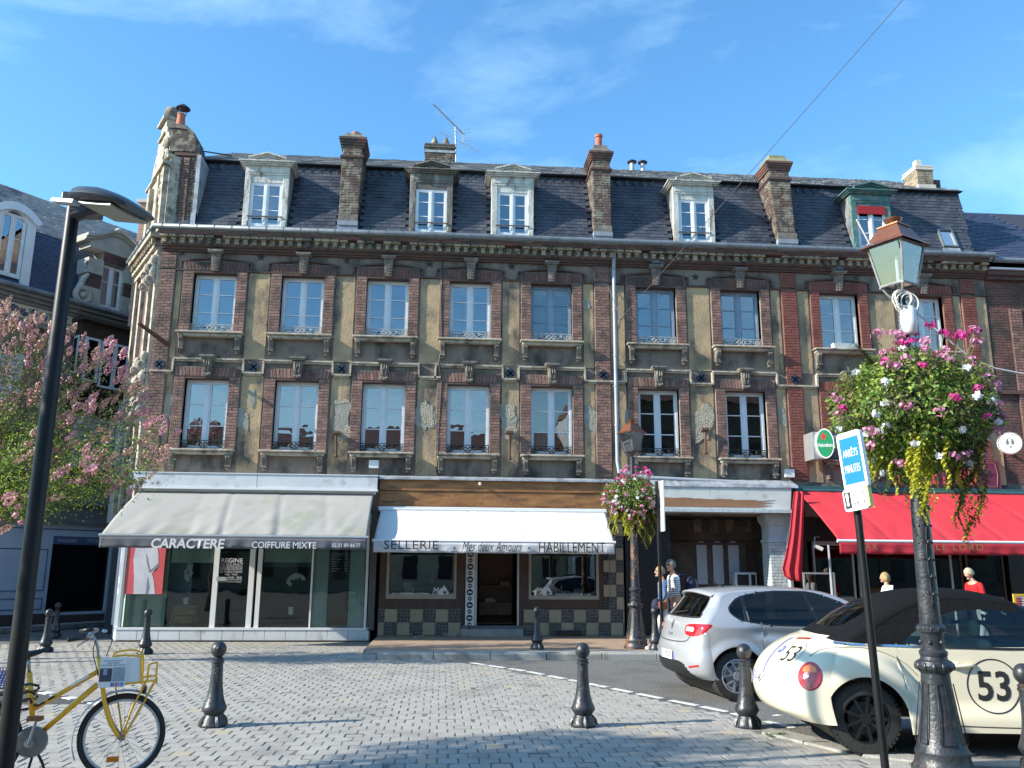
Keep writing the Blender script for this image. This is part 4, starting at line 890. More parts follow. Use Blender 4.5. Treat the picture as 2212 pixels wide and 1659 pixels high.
M('step_stone', (.30, .29, .27), (.22, .215, .20), 5, .85)
M('poster_red', (.62, .10, .11), (.55, .08, .09), 3, .6); M('poster_skin', (.62, .62, .68), (.48, .49, .56), 3, .6); M('poster_shade', (.22, .22, .30), rough=.6)
M('petal', (.80, .80, .78), rough=.6); M('stem', (.05, .09, .03), rough=.7); M('pot_white', (.72, .76, .78), rough=.3)
M('crate_wood', (.32, .21, .11), (.24, .16, .085), 6, .7); M('pale_wood', (.40, .33, .24), rough=.6)
M('paint_teal', (.03, .09, .10), (.05, .12, .13), 4, .5); M('paint_plum', (.16, .025, .07), (.13, .02, .055), 4, .6)
M('paint_pale', (.50, .56, .58), (.42, .48, .50), 6, .6, bump=.5, bscale=16, c3=(.35, .36, .36), s3=5, t3=(.56, .66))
M('board_white', (.60, .60, .57), (.52, .52, .50), 3, .7, c3=(.40, .40, .38), s3=4, t3=(.56, .66)); M('board_wood', (.30, .15, .08), (.24, .12, .06), 3, .7, stretch=(.6, 1, 4))
M('floor_wood', (.12, .06, .03), rough=.5); M('blue_cloth', (.03, .06, .25), rough=.7)
M('stucco_court', (.13, .10, .08), (.07, .055, .045), 2.5, .9)
M('shutter_pale', (.45, .48, .55), rough=.6); M('awning_yellow', (.35, .38, .06), rough=.6); M('letter_coral', (.62, .10, .07), rough=.5)
glassmat('glass_shop', (.86, .93, .90), .0, .005, .1); glassmat('glass_shop2', (.72, .74, .74), .10, .004, .05)
# dark interiors behind the shop fronts
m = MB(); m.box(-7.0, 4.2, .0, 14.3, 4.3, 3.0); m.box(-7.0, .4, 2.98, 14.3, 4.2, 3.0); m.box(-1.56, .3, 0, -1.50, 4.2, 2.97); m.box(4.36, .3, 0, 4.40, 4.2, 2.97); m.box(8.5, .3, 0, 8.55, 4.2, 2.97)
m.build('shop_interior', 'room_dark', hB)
m = MB(); m.box(-6.95, .4, .1, -1.57, 4.19, .13); m.box(-1.49, .4, .1, 4.35, 4.19, .14); m.build('shop_floor', 'floor_wood', hB)
def cloth(A, B, C_, D_, nu, nv, sag=.0, wr=.0, seed=1, folds=()):
    """A,B top edge; D_,C_ bottom edge"""
    rs = random.Random(seed); A, B, C_, D_ = V(A), V(B), V(C_), V(D_); nrm = (B-A).cross(D_-A).normalized(); P = []
    for j in range(nv+1):
        row = []; t = j/nv
        for i in range(nu+1):
            s = i/nu; p = A.lerp(B, s).lerp(D_.lerp(C_, s), t)
            d = -sag*sin(pi*t)*1.0 + wr*noise.noise(V((s*22+t*3, t*2.0, seed)))*t*t
            for (f, wd, am) in folds:
                u = (s-(f+.05*(.5-t)*-1.0))/wd; d += am*math.exp(-u*u)*(.35+t*.65)
            row.append(p+nrm*d)
        P.append(row)
    return P
def awning(name_label, xt0, xt1, yt, zt, xb0, xb1, yb, zb, zv, canopy, valance, barmat, folds=(), sag=.06, sides=True, group='shop awnings of the terrace', capmat='alu_white'):
    a = thing('awning', name_label, 'awning', ((xt0+xt1)/2, yt, zt), 0, group); o = V(a.location)
    Z = lambda p: V(p)-o
    P = cloth(Z((xt0, yt, zt)), Z((xt1, yt, zt)), Z((xb1, yb, zb)), Z((xb0, yb, zb)), 110, 16, sag, .035, int(xt0*7)+3, folds)
    m = MB(); m.grid(P); m.build('canopy', canopy, a, smooth=True, solid=.006)
    n = 160; m = MB(); rows = []
    for j in range(5):
        t = j/4; rows.append([Z((xb0+(xb1-xb0)*i/n, yb-.03+t*.03*noise.noise(V((i*.16, t, xt0)))+.012*t*sin(i*.6), zb-.03-(zb-.03-zv)*t-(.012*noise.noise(V((i*.1, 3, 1))) if j == 4 else 0))) for i in range(n+1)])
    m.grid(rows); m.build('valance', valance, a, smooth=True, solid=.005)
    m = MB(); m.tube([Z((xb0-.03, yb-.01, zb)), Z((xb1+.03, yb-.01, zb))], .035, 10); m.build('front_bar', barmat, a, auto=40)
    m = MB(); m.tube([Z((xt0-.05, yt+.02, zt+.03)), Z((xt1+.05, yt+.02, zt+.03))], .045, 10); m.build('roller', capmat, a, auto=40)
    for x_ in (xb0+.35, xb1-.35):
        m = MB(); xt = xt0+.35 if x_ == xb0+.35 else xt1-.35; mid = ((x_+xt)/2+(.45 if x_ == xb0+.35 else -.45), (yt+yb)/2, (zt-.2+zb)/2-.05)
        m.tube([Z((xt, yt+.05, zt-.25)), Z(mid)], .022, 6); m.tube([Z(mid), Z((x_, yb+.02, zb-.02))], .022, 6); m.build('arm', 'alu_white', a)
    return a
# --- grey hairdresser awning
aw = awning('wide grey sloping awning with dark valance reading CARACTERE, over the hairdresser', -7.14, -1.70, -.2, 3.40, -7.24, -1.66, -2.0, 2.31, 2.05, 'awning_grey', 'valance_grey', 'alu', folds=((.42, .012, .03), (.63, .014, .028), (.40, .03, -.02), (.61, .03, -.02), (.30, .02, .012), (.82, .015, .012)), sag=.05)
def vtext(a, s, px0, px1, py0, py1, yb, mat, bold=0, shear=0, spacing=1.0, ox=0, y2=0):
    p, q = pix_y(px0, py1+y2, yb), pix_y(px1, py0+y2, yb); o = V(a.location)
    return text(s, 'lettering', mat, a, V(((p.x+q.x)/2, yb-.022, (p.z+q.z)/2))-o, (1, 0, 0), (0, 0, 1), abs(q.x-p.x), abs(q.z-p.z), .0, shear, bold, spacing)
vtext(aw, 'CARACTERE', 326, 487, 1164, 1184, -2.075, 'letter_pale', .03, .12)
vtext(aw, 'COIFFURE MIXTE', 544, 684, 1171, 1184, -2.075, 'letter_pale', .012)
vtext(aw, '02 31 89 44 77', 717, 779, 1174, 1182, -2.075, 'letter_pale', .004)
# --- white saddlery awning
aw2 = awning('short white awning with black lettering on its valance, over the saddlery', -1.52, 3.90, -.2, 3.02, -1.56, 3.86, -1.45, 2.27, 2.01, 'awning_white', 'valance_white', 'alu_white', folds=((.41, .006, .03), (.43, .012, -.012), (.61, .006, .028), (.635, .012, -.014), (.20, .01, .012), (.83, .01, .012)), sag=.0)
vtext(aw2, 'SELLERIE', 829, 947, 1168, 1186, -1.525, 'letter_black', .0, 0, 1.08)
vtext(aw2, 'HABILLEMENT', 1164, 1307, 1172, 1193, -1.525, 'letter_black', .0)
vtext(aw2, 'Mes deux Amours', 998, 1128, 1171, 1190, -1.525, 'letter_black', -.004, .38)
for px in (982, 1143): p = pix_y(px, 1184, -1.52); m = MB(); m.lathe([(.022, 0), (.022, .004)], p-V(aw2.location), 12, (0, -1, 0)); m.build('lettering', 'letter_black', aw2)
# --- red cafe awning
aw3 = awning('large bright red cafe awning with gold lettering on its valance', 8.72, 15.6, -.25, 3.60, 8.62, 15.4, -2.55, 2.32, 2.04, 'awning_red', 'valance_red', 'alu_white', folds=((.10, .02, -.02), (.16, .01, .035), (.27, .03, -.02), (.36, .012, .04), (.55, .01, .035), (.72, .01, .035)), sag=.05, capmat='paint_teal')
vtext(aw3, 'BAR', 1856, 1894, 1174, 1187, -2.63, 'letter_gold', 0, 0, 1.5)
vtext(aw3, 'LE LORD', 2022, 2122, 1175, 1188, -2.63, 'letter_gold', 0, 0, 1.2)
# hanging red curtain at its left end
rc = thing('side_curtain', 'long red cloth hanging beside the pale pillar at the left end of the red awning', 'curtain', (8.6, -1.0, 0))
P_ = [(1716, 1062, 1737, 1062), (1711, 1100, 1738, 1095), (1706, 1150, 1736, 1150), (1698, 1195, 1734, 1200), (1690, 1228, 1733, 1230), (1694, 1244, 1733, 1254), (1708, 1254, 1733, 1257)]
rows = []
for a0, b0, a1, b1 in P_:
    p, q = pix_y(a0, b0, -1.0), pix_y(a1, b1, -1.0); rows.append([p.lerp(q, i/16)+V((0, .022*sin(i*.9)+.01*sin(i*2.3), 0))-V(rc.location) for i in range(17)])
m = MB(); m.grid(rows); m.build('cloth', 'awning_red', rc, smooth=True, solid=.01)
# --- fascia bands
fb = thing('fascia_board', 'long white metal fascia above the grey awning', 'fascia', (-4.4, -.3, 3.65)); o = V(fb.location)
for x0, x1 in ((-7.28, -4.44), (-4.43, -1.62)): m = MB(); m.box(x0-o.x, -.02, -.15, x1-o.x, .29, .17); m.build('panel', 'salon_white', fb)
m = MB(); m.box(-7.32-o.x, -.06, -.20, -1.60-o.x, .29, -.151); m.box(-7.3-o.x, -.04, .171, -1.6-o.x, .29, .19); m.build('trim', 'alu_white', fb)
fb = thing('fascia_board', 'varnished wooden fascia of two planks under a zinc strip above the white awning', 'fascia', (1.35, -.1, 3.5)); o = V(fb.location)
for z0, z1 in ((3.50, 3.78), (3.12, 3.485)):
    xs = [-1.57, -.55 if z0 < 3.4 else -1.5, 3.8, 4.28]
    for x0, x1 in zip(xs[:-1], xs[1:]): m = MB(); m.box(x0-o.x+.004, -.04 if z0 > 3.4 else -.02, z0-o.z, x1-o.x, .09, z1-o.z); m.build('plank', 'wood_fascia', fb)
m = MB(); P = [[(-1.6-o.x+5.9*i/60, -.14*(1-j) + .02, .30+.06*j+.008*noise.noise(V((i*.7, j, 0)))) for i in range(61)] for j in (0, 1)]; m.grid(P); P2 = [[(p[0], p[1], p[2]-.04) for p in P[0]], P[0]]; m.grid(P2); m.build('zinc_strip', 'zinc_pale', fb)
m = MB(); m.sphere(pix_y(1037, 1033+12, -.2)-o, .04, 10); m.build('ball_lamp', 'pot_white', fb, smooth=True)
m = MB(); m.tube([(-1.58-o.x, -.1, -.41), (4.0-o.x, -.1, -.41)], .022, 8); m.build('rail', 'alu_white', fb)
# ledge and band over the carriage entrance
zb = thing('fascia_board', 'cracked white painted beam with bare wood showing, under a crumpled zinc ledge', 'fascia', (6.8, -.4, 3.4)); o = V(zb.location)
m = MB(); P = []
for j, (yy, zz) in enumerate(((-.02, 3.90), (-.25, 3.82), (-.5, 3.72), (-.53, 3.66))): P.append([V((5.0+3.65*i/70, yy, zz+.016*noise.noise(V((i*.5, j*.7, 2)))))-o for i in range(71)])
m.grid(P); m.build('zinc_ledge', 'zinc_pale', zb)
for px0, px1 in ((4.42, 6.42), (6.425, 8.42)): m = MB(); m.prism([V((px0, -.5, 3.12))-o, V((px1, -.5, 3.12))-o, V((px1+(.06 if px1 > 8 else 0), -.5, 3.68))-o, V((px0, -.5, 3.68))-o], (0, .5, 0)); m.build('panel', 'board_white', zb)
rs = random.Random(4); top = [(5.15+i*.1, 3.40-.012*i*.2+rs.uniform(-.012, .012)) for i in range(27)]; m = MB(); m.prism([V((x, -.508, z))-o for x, z in [(5.15, 3.17)]+[(7.6, 3.17), (7.95, 3.22), (7.6, 3.24), (8.0, 3.29), (7.62, 3.30), (8.05, 3.36)]+top[::-1][0:]], (0, .007, 0)); m.build('bare_wood', 'board_wood', zb, fix=True)
m = MB(); m.tube([pix_y(1425, 1037, -.2)-o+V((-.25, 0, .05)), pix_y(1700, 1047, -.2)-o], .05, 10); m.tube([V((4.28, -.14, 4.05))-o, pix_y(1425, 1037, -.2)-o+V((-.3, 0, .06))], .05, 10); m.build('drain_pipe', 'pipe_grey', zb, auto=50)
m = MB(); m.box(4.36-o.x, -.3, -.36, 8.4-o.x, .35, -.285); m.build('soffit', 'paint_pale', zb)
# pale brick pillar
pl = thing('brick_pillar', 'pale blue painted brick pillar with flared capital at the right of the carriage entrance', 'pillar', (8.2, -.1, 0)); m = MB()
m.box(-.27, -.2, 0, .27, .3, 2.35); m.box(-.30, -.23, 2.351, .30, .33, 2.42); m.box(-.27, -.2, 2.42, .27, .3, 2.75); m.build('shaft', 'mortar_pale_blue' if 'mortar_pale_blue' in MATS else 'paint_pale', pl)
m = MB(); m.add([(-.28, -.21, 2.751), (.28, -.21, 2.751), (.28, .3, 2.751), (-.28, .3, 2.751), (-.36, -.3, 2.9), (.36, -.3, 2.9), (.36, .3, 2.9), (-.36, .3, 2.9)], [(0, 1, 5, 4), (1, 2, 6, 5), (3, 0, 4, 7), (2, 3, 7, 6)]); m.box(-.37, -.31, 2.901, .37, .3, 3.03); m.build('capital', 'paint_pale', pl)
P = Pieces('brick', pl, 'brickwork'); brick_face(P, 'paint_pale', -.27, .27, .2, 2.35, -.2, .075, .2); brick_face(P, 'paint_pale', -.2, .3, .2, 2.35, 0, .075, .2, side=(-.27, -1)); P.done()
m = MB(); m.tube([(.3, -.3, 3.0), (.24, -.3, 2.7), (.16, -.28, 2.45), (.16, -.28, .2)], .045, 10); m.build('downpipe', 'paint_pale', pl, auto=50)
# carriage entrance: dark passage with an old facade seen inside
pg = thing('carriage_entrance', 'dark carriage passage with old courtyard wall and pale shutters inside', 'passage', (6.2, 0, 0)); X = lambda x: x-6.2
m = MB(); m.box(X(4.42), .0, .1, X(4.62), .3, 3.03); m.box(X(4.42), .31, .1, X(4.47), 4.1, 2.97); m.box(X(4.63), .2, .1, X(5.6), .3, 3.03); m.build('dark_door', 'black', pg)
m = MB(); m.box(X(5.62), 1.3, .1, X(8.45), 1.35, 2.96); m.build('courtyard_wall', 'stucco_court', pg)
for px in (1516, 1551, 1585, 1625):
    a, b = pix_y(px-9, 1262, 1.28), pix_y(px+9, 1169, 1.28); m = MB(); n = 8; w2 = (b.x-a.x)/2; cx = (a.x+b.x)/2-6.2
    pts = [(cx-w2, 1.26, a.z), (cx+w2, 1.26, a.z)]+[(cx+w2*cos(pi*i/n), 1.26, b.z-.12+.12*sin(pi*i/n)) for i in range(n+1)]
    m.prism(pts, (0, .03, 0)); 
    for z in (a.z+.2, b.z-.25): m.box(cx-w2-.02, 1.25, z, cx+w2+.02, 1.259, z+.02)
    m.build('shutter', 'shutter_pale' if px < 1600 else 'wood_dark', pg, fix=True)
for px in (1505, 1540, 1575, 1612): 
    a, b = pix_y(px-7, 1150, 1.28), pix_y(px+8, 1098, 1.28); m = MB(); m.box(X(a.x), 1.26, a.z, X(b.x), 1.29, b.z); m.box(X(a.x)-.05, 1.2, b.z-.06, X(b.x)+.05, 1.259, b.z-.03) ; m.build('upper_window', 'stucco_grey', pg)
m = MB(); m.box(X(5.62), 1.22, 2.32, X(8.4), 1.299, 2.38); m.build('moulding', 'mould_brown', pg)
m = MB(); m.box(X(5.7), 1.0, .12, X(8.4), 1.2, .45); m.build('plinth', 'stucco_grey', pg)
m = MB(); a, b = pix_y(1585, 1252, .9), pix_y(1632, 1236, .9); m.box(X(a.x), .8, .2, X(b.x), 1.1, b.z); m.build('parked_van_roof', 'salon_white', pg, bevel=.03); m = MB(); m.box(X(a.x)+.06, .795, a.z-.3, X(a.x)+.36, .799, b.z-.06); m.box(X(a.x)+.42, .795, a.z-.3, X(b.x)-.05, .799, b.z-.06); m.build('van_window', 'black', pg)
# --- hairdresser shop front
sf = thing('shop_front', 'white framed glazed hairdresser shop front with venetian blinds and red poster', 'shop front', (-4.4, 0, 0)); X = lambda x: x+4.4
ZS = .30
m = MB(); m.box(X(-7.42), -.05, 0, X(-1.68), .3, ZS-.05); m.build('plinth', 'joint', sf)
m = MB(); m.box(X(-7.46), -.08, ZS-.05, X(-1.68), .3, ZS); m.build('ledge', 'alu_white', sf)
for i in range(12): x = -7.42+i*.477; m = MB(); m.box(X(x)+.006, -.065, .02, X(x)+.471, -.049, ZS-.055); m.build('plinth_tile', 'salon_white', sf, bevel=.004, seg=1)
fx = [(-7.39, .07), (-5.30, .12), (-4.48, .12), (-4.30, .1), (-3.08, .04), (-1.80, .06)]
m = MB()
for x, w_ in fx: m.box(X(x)-w_/2, -.02, ZS+.001, X(x)+w_/2, .09, 2.95)
m.box(X(-7.36), -.015, 2.7, X(-1.75), .09, 2.95); m.build('frame', 'alu_white', sf)
for a, b in ((-7.35, -5.37), (-5.23, -4.55), (-4.24, -3.11), (-3.05, -1.84)):
    m = MB(); m.box(X(a), .03, ZS+.002, X(b), .04, 2.69); m.build('pane', 'glass_shop', sf)
m = MB(); A1, A2 = V((X(-7.43), .0, 0)), V((X(-7.86), .95, 0)); Zv = lambda p, z: V((p.x, p.y, z))
m.prism([Zv(A1, ZS-.05), Zv(A2, ZS-.05), Zv(A2+V((.3, .2, 0)), ZS-.05), Zv(A1+V((.3, .2, 0)), ZS-.05)], (0, 0, .05)); m.prism([Zv(A1, 0), Zv(A2, 0), Zv(A2+V((.3, .2, 0)), 0), Zv(A1+V((.3, .2, 0)), 0)], (0, 0, ZS-.05))
for P0_ in (A1, A1.lerp(A2, .35), A2): m.box(P0_.x-.03, P0_.y-.03, ZS+.001, P0_.x+.03, P0_.y+.03, 2.9)
m.build('side_frame', 'alu_white', sf); m = MB(); m.add([Zv(A1, ZS), Zv(A2, ZS), Zv(A2, 2.8), Zv(A1, 2.8)], [(0, 1, 2, 3)]); m.build('side_pane', 'glass_shop', sf); m = MB(); m.add([Zv(A1+V((.1, .1, 0)), ZS), Zv(A2+V((.1, 0, 0)), ZS), Zv(A2+V((.1, 0, 0)), 2.8), Zv(A1+V((.1, .1, 0)), 2.8)], [(0, 1, 2, 3)]); m.build('side_blind', 'venetian', sf)
for k, (zz_, hh_) in enumerate(((1.35, .16), (1.1, .14), (1.9, .3))): c_ = A1.lerp(A2, .3)+V((-.01, -.01, zz_)); m = MB(); m.obox(c_, (A2-A1)*.16, V((-.004, -.002, 0)), (0, 0, hh_/2)); m.build('sticker', 'poster_skin' if k < 2 else 'frame_blue', sf)
def venetian(x0, x1, z0, z1, y=.14):
    m = MB(); n = int((z1-z0)/.035)
    for i in range(n): m.obox((X((x0+x1)/2), y, z0+(i+.5)*.035), ((x1-x0)/2, 0, 0), (0, .007, .0165), (0, 0, .0012))
    for t in (.15, .5, .85): m.box(X(x0+(x1-x0)*t)-.004, y-.02, z0, X(x0+(x1-x0)*t)+.004, y-.016, z1)
    m.build('blind', 'venetian', sf)
venetian(-7.34, -6.42, ZS, 2.65); venetian(-6.38, -5.38, 1.76, 2.65); venetian(-4.24, -3.12, 1.78, 2.65); venetian(-3.06, -2.72, ZS, 2.65); venetian(-2.22, -1.86, ZS, 2.65)
m = MB(); m.box(X(-4.24), .1, 1.68, X(-3.12), .12, 1.775); m.build('blind_rail', 'valance_grey', sf)
m = MB(); m.box(X(-2.68), .06, .5, X(-2.24), .08, 2.6); pb = m.build('price_board', 'letter_black', sf)
for i in range(14): m = MB(); m.box(X(-2.64), .055, 2.3-i*.055, X(-2.64)+rnd(.12, .22), .0595, 2.315-i*.055); m.box(X(-2.34), .055, 2.3-i*.055, X(-2.28), .0595, 2.315-i*.055); m.build('price_line', 'letter_pale', pb) if i < 14 else None
# poster: red ground with two pale draped shapes
ps_ = MB(); a, b = pix_y(268, 1283, .0), pix_y(351, 1187, .0)
ps_.box(X(a.x), -.004, a.z, X(b.x)+.08, .0, 2.62); po = ps_.build('poster', 'poster_red', sf); W_ = b.x+.08-a.x; H_ = 2.62-a.z
def shape(pts, mat, y): m = MB(); m.prism([(X(a.x)+W_*u, y, a.z+H_*v) for u, v in pts], (0, .003, 0)); m.build('print', mat, po, fix=True)
shape([(.25, .0), (.22, .25), (.16, .5), (.2, .72), (.3, .82), (.33, 1), (.75, 1), (.72, .8), (.82, .55), (.84, .4), (.74, .33), (.68, .3), (.74, .22), (.82, 0)], 'poster_skin', -.0075)
shape([(.48, .58), (.54, .5), (.63, .33), (.74, .33), (.83, .4), (.8, .44), (.72, .38), (.62, .30), (.52, .46)], 'poster_shade', -.011)
shape([(.58, .25), (.65, .1), (.62, 0), (.56, 0)], 'poster_shade', -.0112)
m = MB(); m.box(X(-5.27), -.04, 1.35, X(-5.05), -.021, 1.44); m.build('letter_plate', 'alu', sf)
def stext(s, px0, px1, py0, py1, mat='letter_pale', y=.02, bold=0, par=None, ox=None, shear=0):
    p, q = pix_y(px0, py1, y), pix_y(px1, py0, y); par = par or sf
    return text(s, 'lettering', mat, par, V(((p.x+q.x)/2, y, (p.z+q.z)/2))-V(par.location), (1, 0, 0), (0, 0, 1), abs(q.x-p.x), abs(q.z-p.z), 0, shear, bold)
stext('REGINE', 478, 525, 1206, 1215, bold=.01); stext('Tél. 02.31.89.44.77', 477, 525, 1217, 1221.5); stext('HORAIRES D\'OUVERTURE', 476, 524, 1225, 1229)
stext('Du Mardi au Vendredi', 476, 523, 1232, 1237); stext('9h00 - 19h00', 485, 513, 1239, 1243); stext('Le Samedi 9h00 - 18h30', 474, 522, 1245, 1250); stext('Fermé le Dimanche et le Lundi', 473, 521, 1254, 1258)
for py in (1223, 1230.5, 1252): p, q = pix_y(476, py, .02), pix_y(523, py, .02); m = MB(); m.box(X(p.x), .018, p.z-.004, X(q.x), .02, p.z+.004); m.build('print_rule', 'letter_pale', sf)
m = MB(); m.box(X(-7.3), .2, .31, X(-1.8), .6, .33); m.build('window_shelf', 'step_stone', sf)
# things standing in the window
def orchid(px, pyb, pyt, spray, label):
    base = pix_y(px, pyb, .42); t = thing('potted_orchid', label, 'orchid', (base.x, .42, base.z), 0, 'white orchids in the hairdresser window'); top = pix_y(px, pyt, .42).z-base.z
    m = MB(); m.lathe([(.055, 0), (.075, .16), (.08, .17), (.07, .165), (.06, .14)], (0, 0, 0), 16); m.build('pot', 'pot_white', t, auto=40)
    m = MB(); m.tube([(0, 0, .14), (.03, 0, top*.5), (.02, 0, top*.8), (spray[0][0], 0, spray[0][1]+top)], .006, 5); m.build('stem', 'stem', t)
    for k in range(4):
        a = k*1.6+.4; m = MB(); d = V((cos(a), sin(a)*.4, 0)); P = [[V((0, 0, .16))+d*(.24*i/6)+V((0, 0, .10*sin(pi*i/7)))+V((-d.y, d.x, 0))*(s*.03*sin(pi*(i+.4)/6.6)) for s in (-1, 0, 1)] for i in range(7)]; m.grid(P); m.build('leaf', 'stem', t, solid=.003)
    for (dx, dz) in spray:
        m = MB(); c = V((dx+rnd(-.01, .01), -.03+rnd(-.02, .02), top+dz))
        for k in range(5): a = 2*pi*k/5+.3; m.add([c+V((.045*cos(a+u)*rr, -.008*rr, .045*sin(a+u)*rr)) for u, rr in ((0, .1), (-.5, .8), (-.2, 1.15), (.2, 1.15), (.5, .8))], [(0, 1, 2, 3, 4)])
        m.build('flower', 'petal', t)
    return t
orchid(401, 1307, 1252, [(.02, 0), (.04, .08), (-.03, .1), (.06, .16), (-.04, .19), (.05, .25), (-.02, .28), (.0, .34), (.05, .33), (-.02, .04)], 'white orchid in pale pot standing on the small crate stand')
orchid(628, 1327, 1262, [(-.06, 0), (-.10, .05), (-.08, .11), (-.04, .16), (.0, .19), (.05, .21), (.1, .22), (.16, .2), (.22, .17), (.25, .13), (.02, .14), (.11, .16)], 'white orchid with arching spray in a low white pot behind the wide window')
a, b = pix_y(368, 1358, .42), pix_y(428, 1309, .42); st = thing('crate_stand', 'small wooden stand with two tilted crates behind the hairdresser window', 'stand', ((a.x+b.x)/2, .42, .33)); w2 = (b.x-a.x)/2*.94; hh = b.z-.33
m = MB(); m.box(-w2, -.12, hh-.02, w2, .12, hh); m.build('top', 'pale_wood', st)
for s in (-1, 1):
    for yy in (-.1, .1): m = MB(); m.tube([(s*w2*.98, yy, 0), (s*w2*.82, yy, hh-.02)], .014, 4); m.build('leg', 'pale_wood', st)
for z0 in (.02, hh*.5): m = MB(); m.prism([(-w2*.8, -.1, z0+.02), (w2*.8, -.1, z0+.02), (w2*.74, -.13, z0+hh*.42), (-w2*.74, -.13, z0+hh*.42)], (0, .2, 0)); m.build('crate', 'crate_wood', st, fix=True)
# --- corrugated strip between shops
m = MB(); 
for i in range(70): m.box(-1.74, -.08+(i % 2)*.012, .25+i*.04, -1.585, .2, .289+i*.04)
m.build('corrugated_strip', 'corrugated', hA)
# --- saddlery shop front
s2 = thing('shop_front', 'dark brown saddlery shop front with open doorway and checkered flint plinth', 'shop front', (1.3, 0, 0)); X = lambda x: x-1.3
def pxr(p0, p1, y=-.0): return pix_y(p0, 1300, y).x, pix_y(p1, 1300, y).x
xw0, xw1 = pxr(833, 985); xd0, xd1 = pxr(1030, 1117); xv0, xv1 = pxr(1142, 1294); xs0, xs1 = pxr(1005, 1024)
zwb = pix_y(1200, 1295, 0).z; zbt = pix_y(1200, 1316, 0).z
m = MB(); m.box(X(-1.5), .02, zbt, X(xs0-.12), .3, zwb-.001) ; m.box(X(xv0-.1), .02, zbt, X(3.98), .3, zwb-.001)
for a, b in ((-1.5, xw0-.001), (xw1+.001, xs0-.02), (xd1+.05, xv0-.001), (xv1+.001, 4.0)): m.box(X(a), -.0, .45 if a < xw0 or a > xv0 else .35, X(b), .3, 2.95)
m.box(X(-1.5), -.0, 2.5, X(4.0), .28, 2.96); m.build('frame', 'wood_dark', s2)
for a, b in ((xw0, xw1), (xv0, xv1)):
    m = MB(); m.box(X(a), -.02, zwb, X(a)+.06, .1, 2.5); m.box(X(b)-.06, -.02, zwb, X(b), .1, 2.5); m.box(X(a)+.06, -.02, zwb, X(b)-.06, .1, zwb+.09); wf = m.build('window_frame', 'frame_beige', s2)
    m = MB(); m.box(X(a)+.061, .04, zwb+.091, X(b)-.061, .05, 2.5); m.build('pane', 'glass_shop2', wf)
m = MB(); m.box(X(xs0), -.06, .36, X(xs1), -.001, 2.5); bs = m.build('banner_strip', 'salon_white', s2)
zt = 2.2; k = 0
zz = pix_y(1015, 1197, -.06).z
for i in range(13):
    r = .075 if i % 2 == 0 else .05; c = V((X((xs0+xs1)/2), -.062, zz-.148*i)); m = MB(); m.lathe([(r, 0), (r, .004)], c, 18, (0, -1, 0)); rd = m.build('roundel', 'letter_black', bs)
    m = MB(); m.prism([c+V((r*u, -.005, r*v)) for u, v in ((-.6, .1), (-.2, .35), (.1, .1), (.5, .3), (.6, -.1), (.2, -.4), (-.1, -.1), (-.5, -.3))], (0, -.003, 0)); m.build('rider_emblem', 'letter_pale', rd, fix=True)
m = MB(); m.box(X(xs0)-.08, -.04, .28, X(xd1)+.14, .3, .35); m.build('door_sill', 'valance_grey', s2)
m = MB(); m.box(X(xs0)-.1, -.1, .0, X(xd1)+.14, .3, .279); m.build('step', 'step_stone', s2)
m = MB(); m.box(X(xd1)+.0, -.01, .36, X(xd1)+.045, .1, 2.5); m.box(X(xs1)+.0, -.01, .36, X(xd0)+.0, .1, 2.5); m.build('door_frame', 'alu', s2)
m = MB(); m.box(X(xd0)+.03, .6, .36, X(xd1)-.02, 1.0, .38); m.box(X(xd0)+.1, 1.0, .55, X(xd1)-.05, 1.4, .85); m.box(X(xd0)+.1, 1.0, 1.22, X(xd1)-.05, 1.4, 1.26); m.build('shelf', 'wood_brown', s2)
m = MB(); m.box(X(xd0)+.1, 1.42, .36, X(xd1), 1.45, 2.6); m.build('back_panel', 'floor_wood', s2)
for (x_, z_, mt) in ((.62, 1.262, 'crate_wood'), (.25, .852, 'pale_wood')):
    m = MB()
    for i in range(3): m.box(X(xd0)+x_-.02*(i == 0), 1.02, z_+i*.035, X(xd0)+x_+.26-.02*i, 1.3, z_+.03+i*.035)
    m.build('folded_blankets', mt, s2)
# checkered tiles: beige stone and knapped flint
rs = random.Random(5)
def checker(cols_, z0, rows, side, par, phase=0, wd=.30, y=-.03):
    P1 = MB()
    for r in range(rows):
        for i, (a, b) in enumerate(cols_):
            za = z0+r*side
            if (r+i+phase) % 2 == 0:
                m = MB(); m.box(X(a)+.006, y-.01-rs.uniform(0, .006), za+.006, X(b)-.006, y+.04, za+side-.006); m.build('stone_tile', 'tile_beige', par, bevel=.006, seg=1)
            else:
                m = MB(); n = 4; nn_ = max(1, round((b-a)/side*4))
                for u in range(nn_):
                    for v in range(n):
                        off = (.5 if v % 2 else 0)*(b-a)/nn_
                        xx = X(a)+(b-a)*(u+.5)/nn_+off*.5; zz_ = za+side*(v+.5)/n; hw, hz = (b-a)/nn_*.42, side/n*.42
                        pts = []
                        for k in range(6): aa = pi/3*k+.3+rs.uniform(-.15, .15); pts.append((xx+hw*1.1*cos(aa), y+rs.uniform(-.002, .002), zz_+hz*1.1*sin(aa)))
                        m.add(pts+[(xx+rs.uniform(-.01, .01), y-.022, zz_)], [(0, 1, 6), (1, 2, 6), (2, 3, 6), (3, 4, 6), (4, 5, 6), (5, 0, 6)][0:6])
                m.build('flint_panel', 'flint', par)
m = MB(); m.box(X(-1.5), -.03, .0, X(xs0)-.1, .3, zbt-.001); m.build('plinth', 'mortar_dark', s2); m = MB(); m.box(X(xd1)+.15, -.03, .0, X(4.36), .3, zbt-.001); m.box(X(4.0), -.03, zbt, X(4.36), .3, 3.1); m.build('plinth', 'mortar_dark', s2)
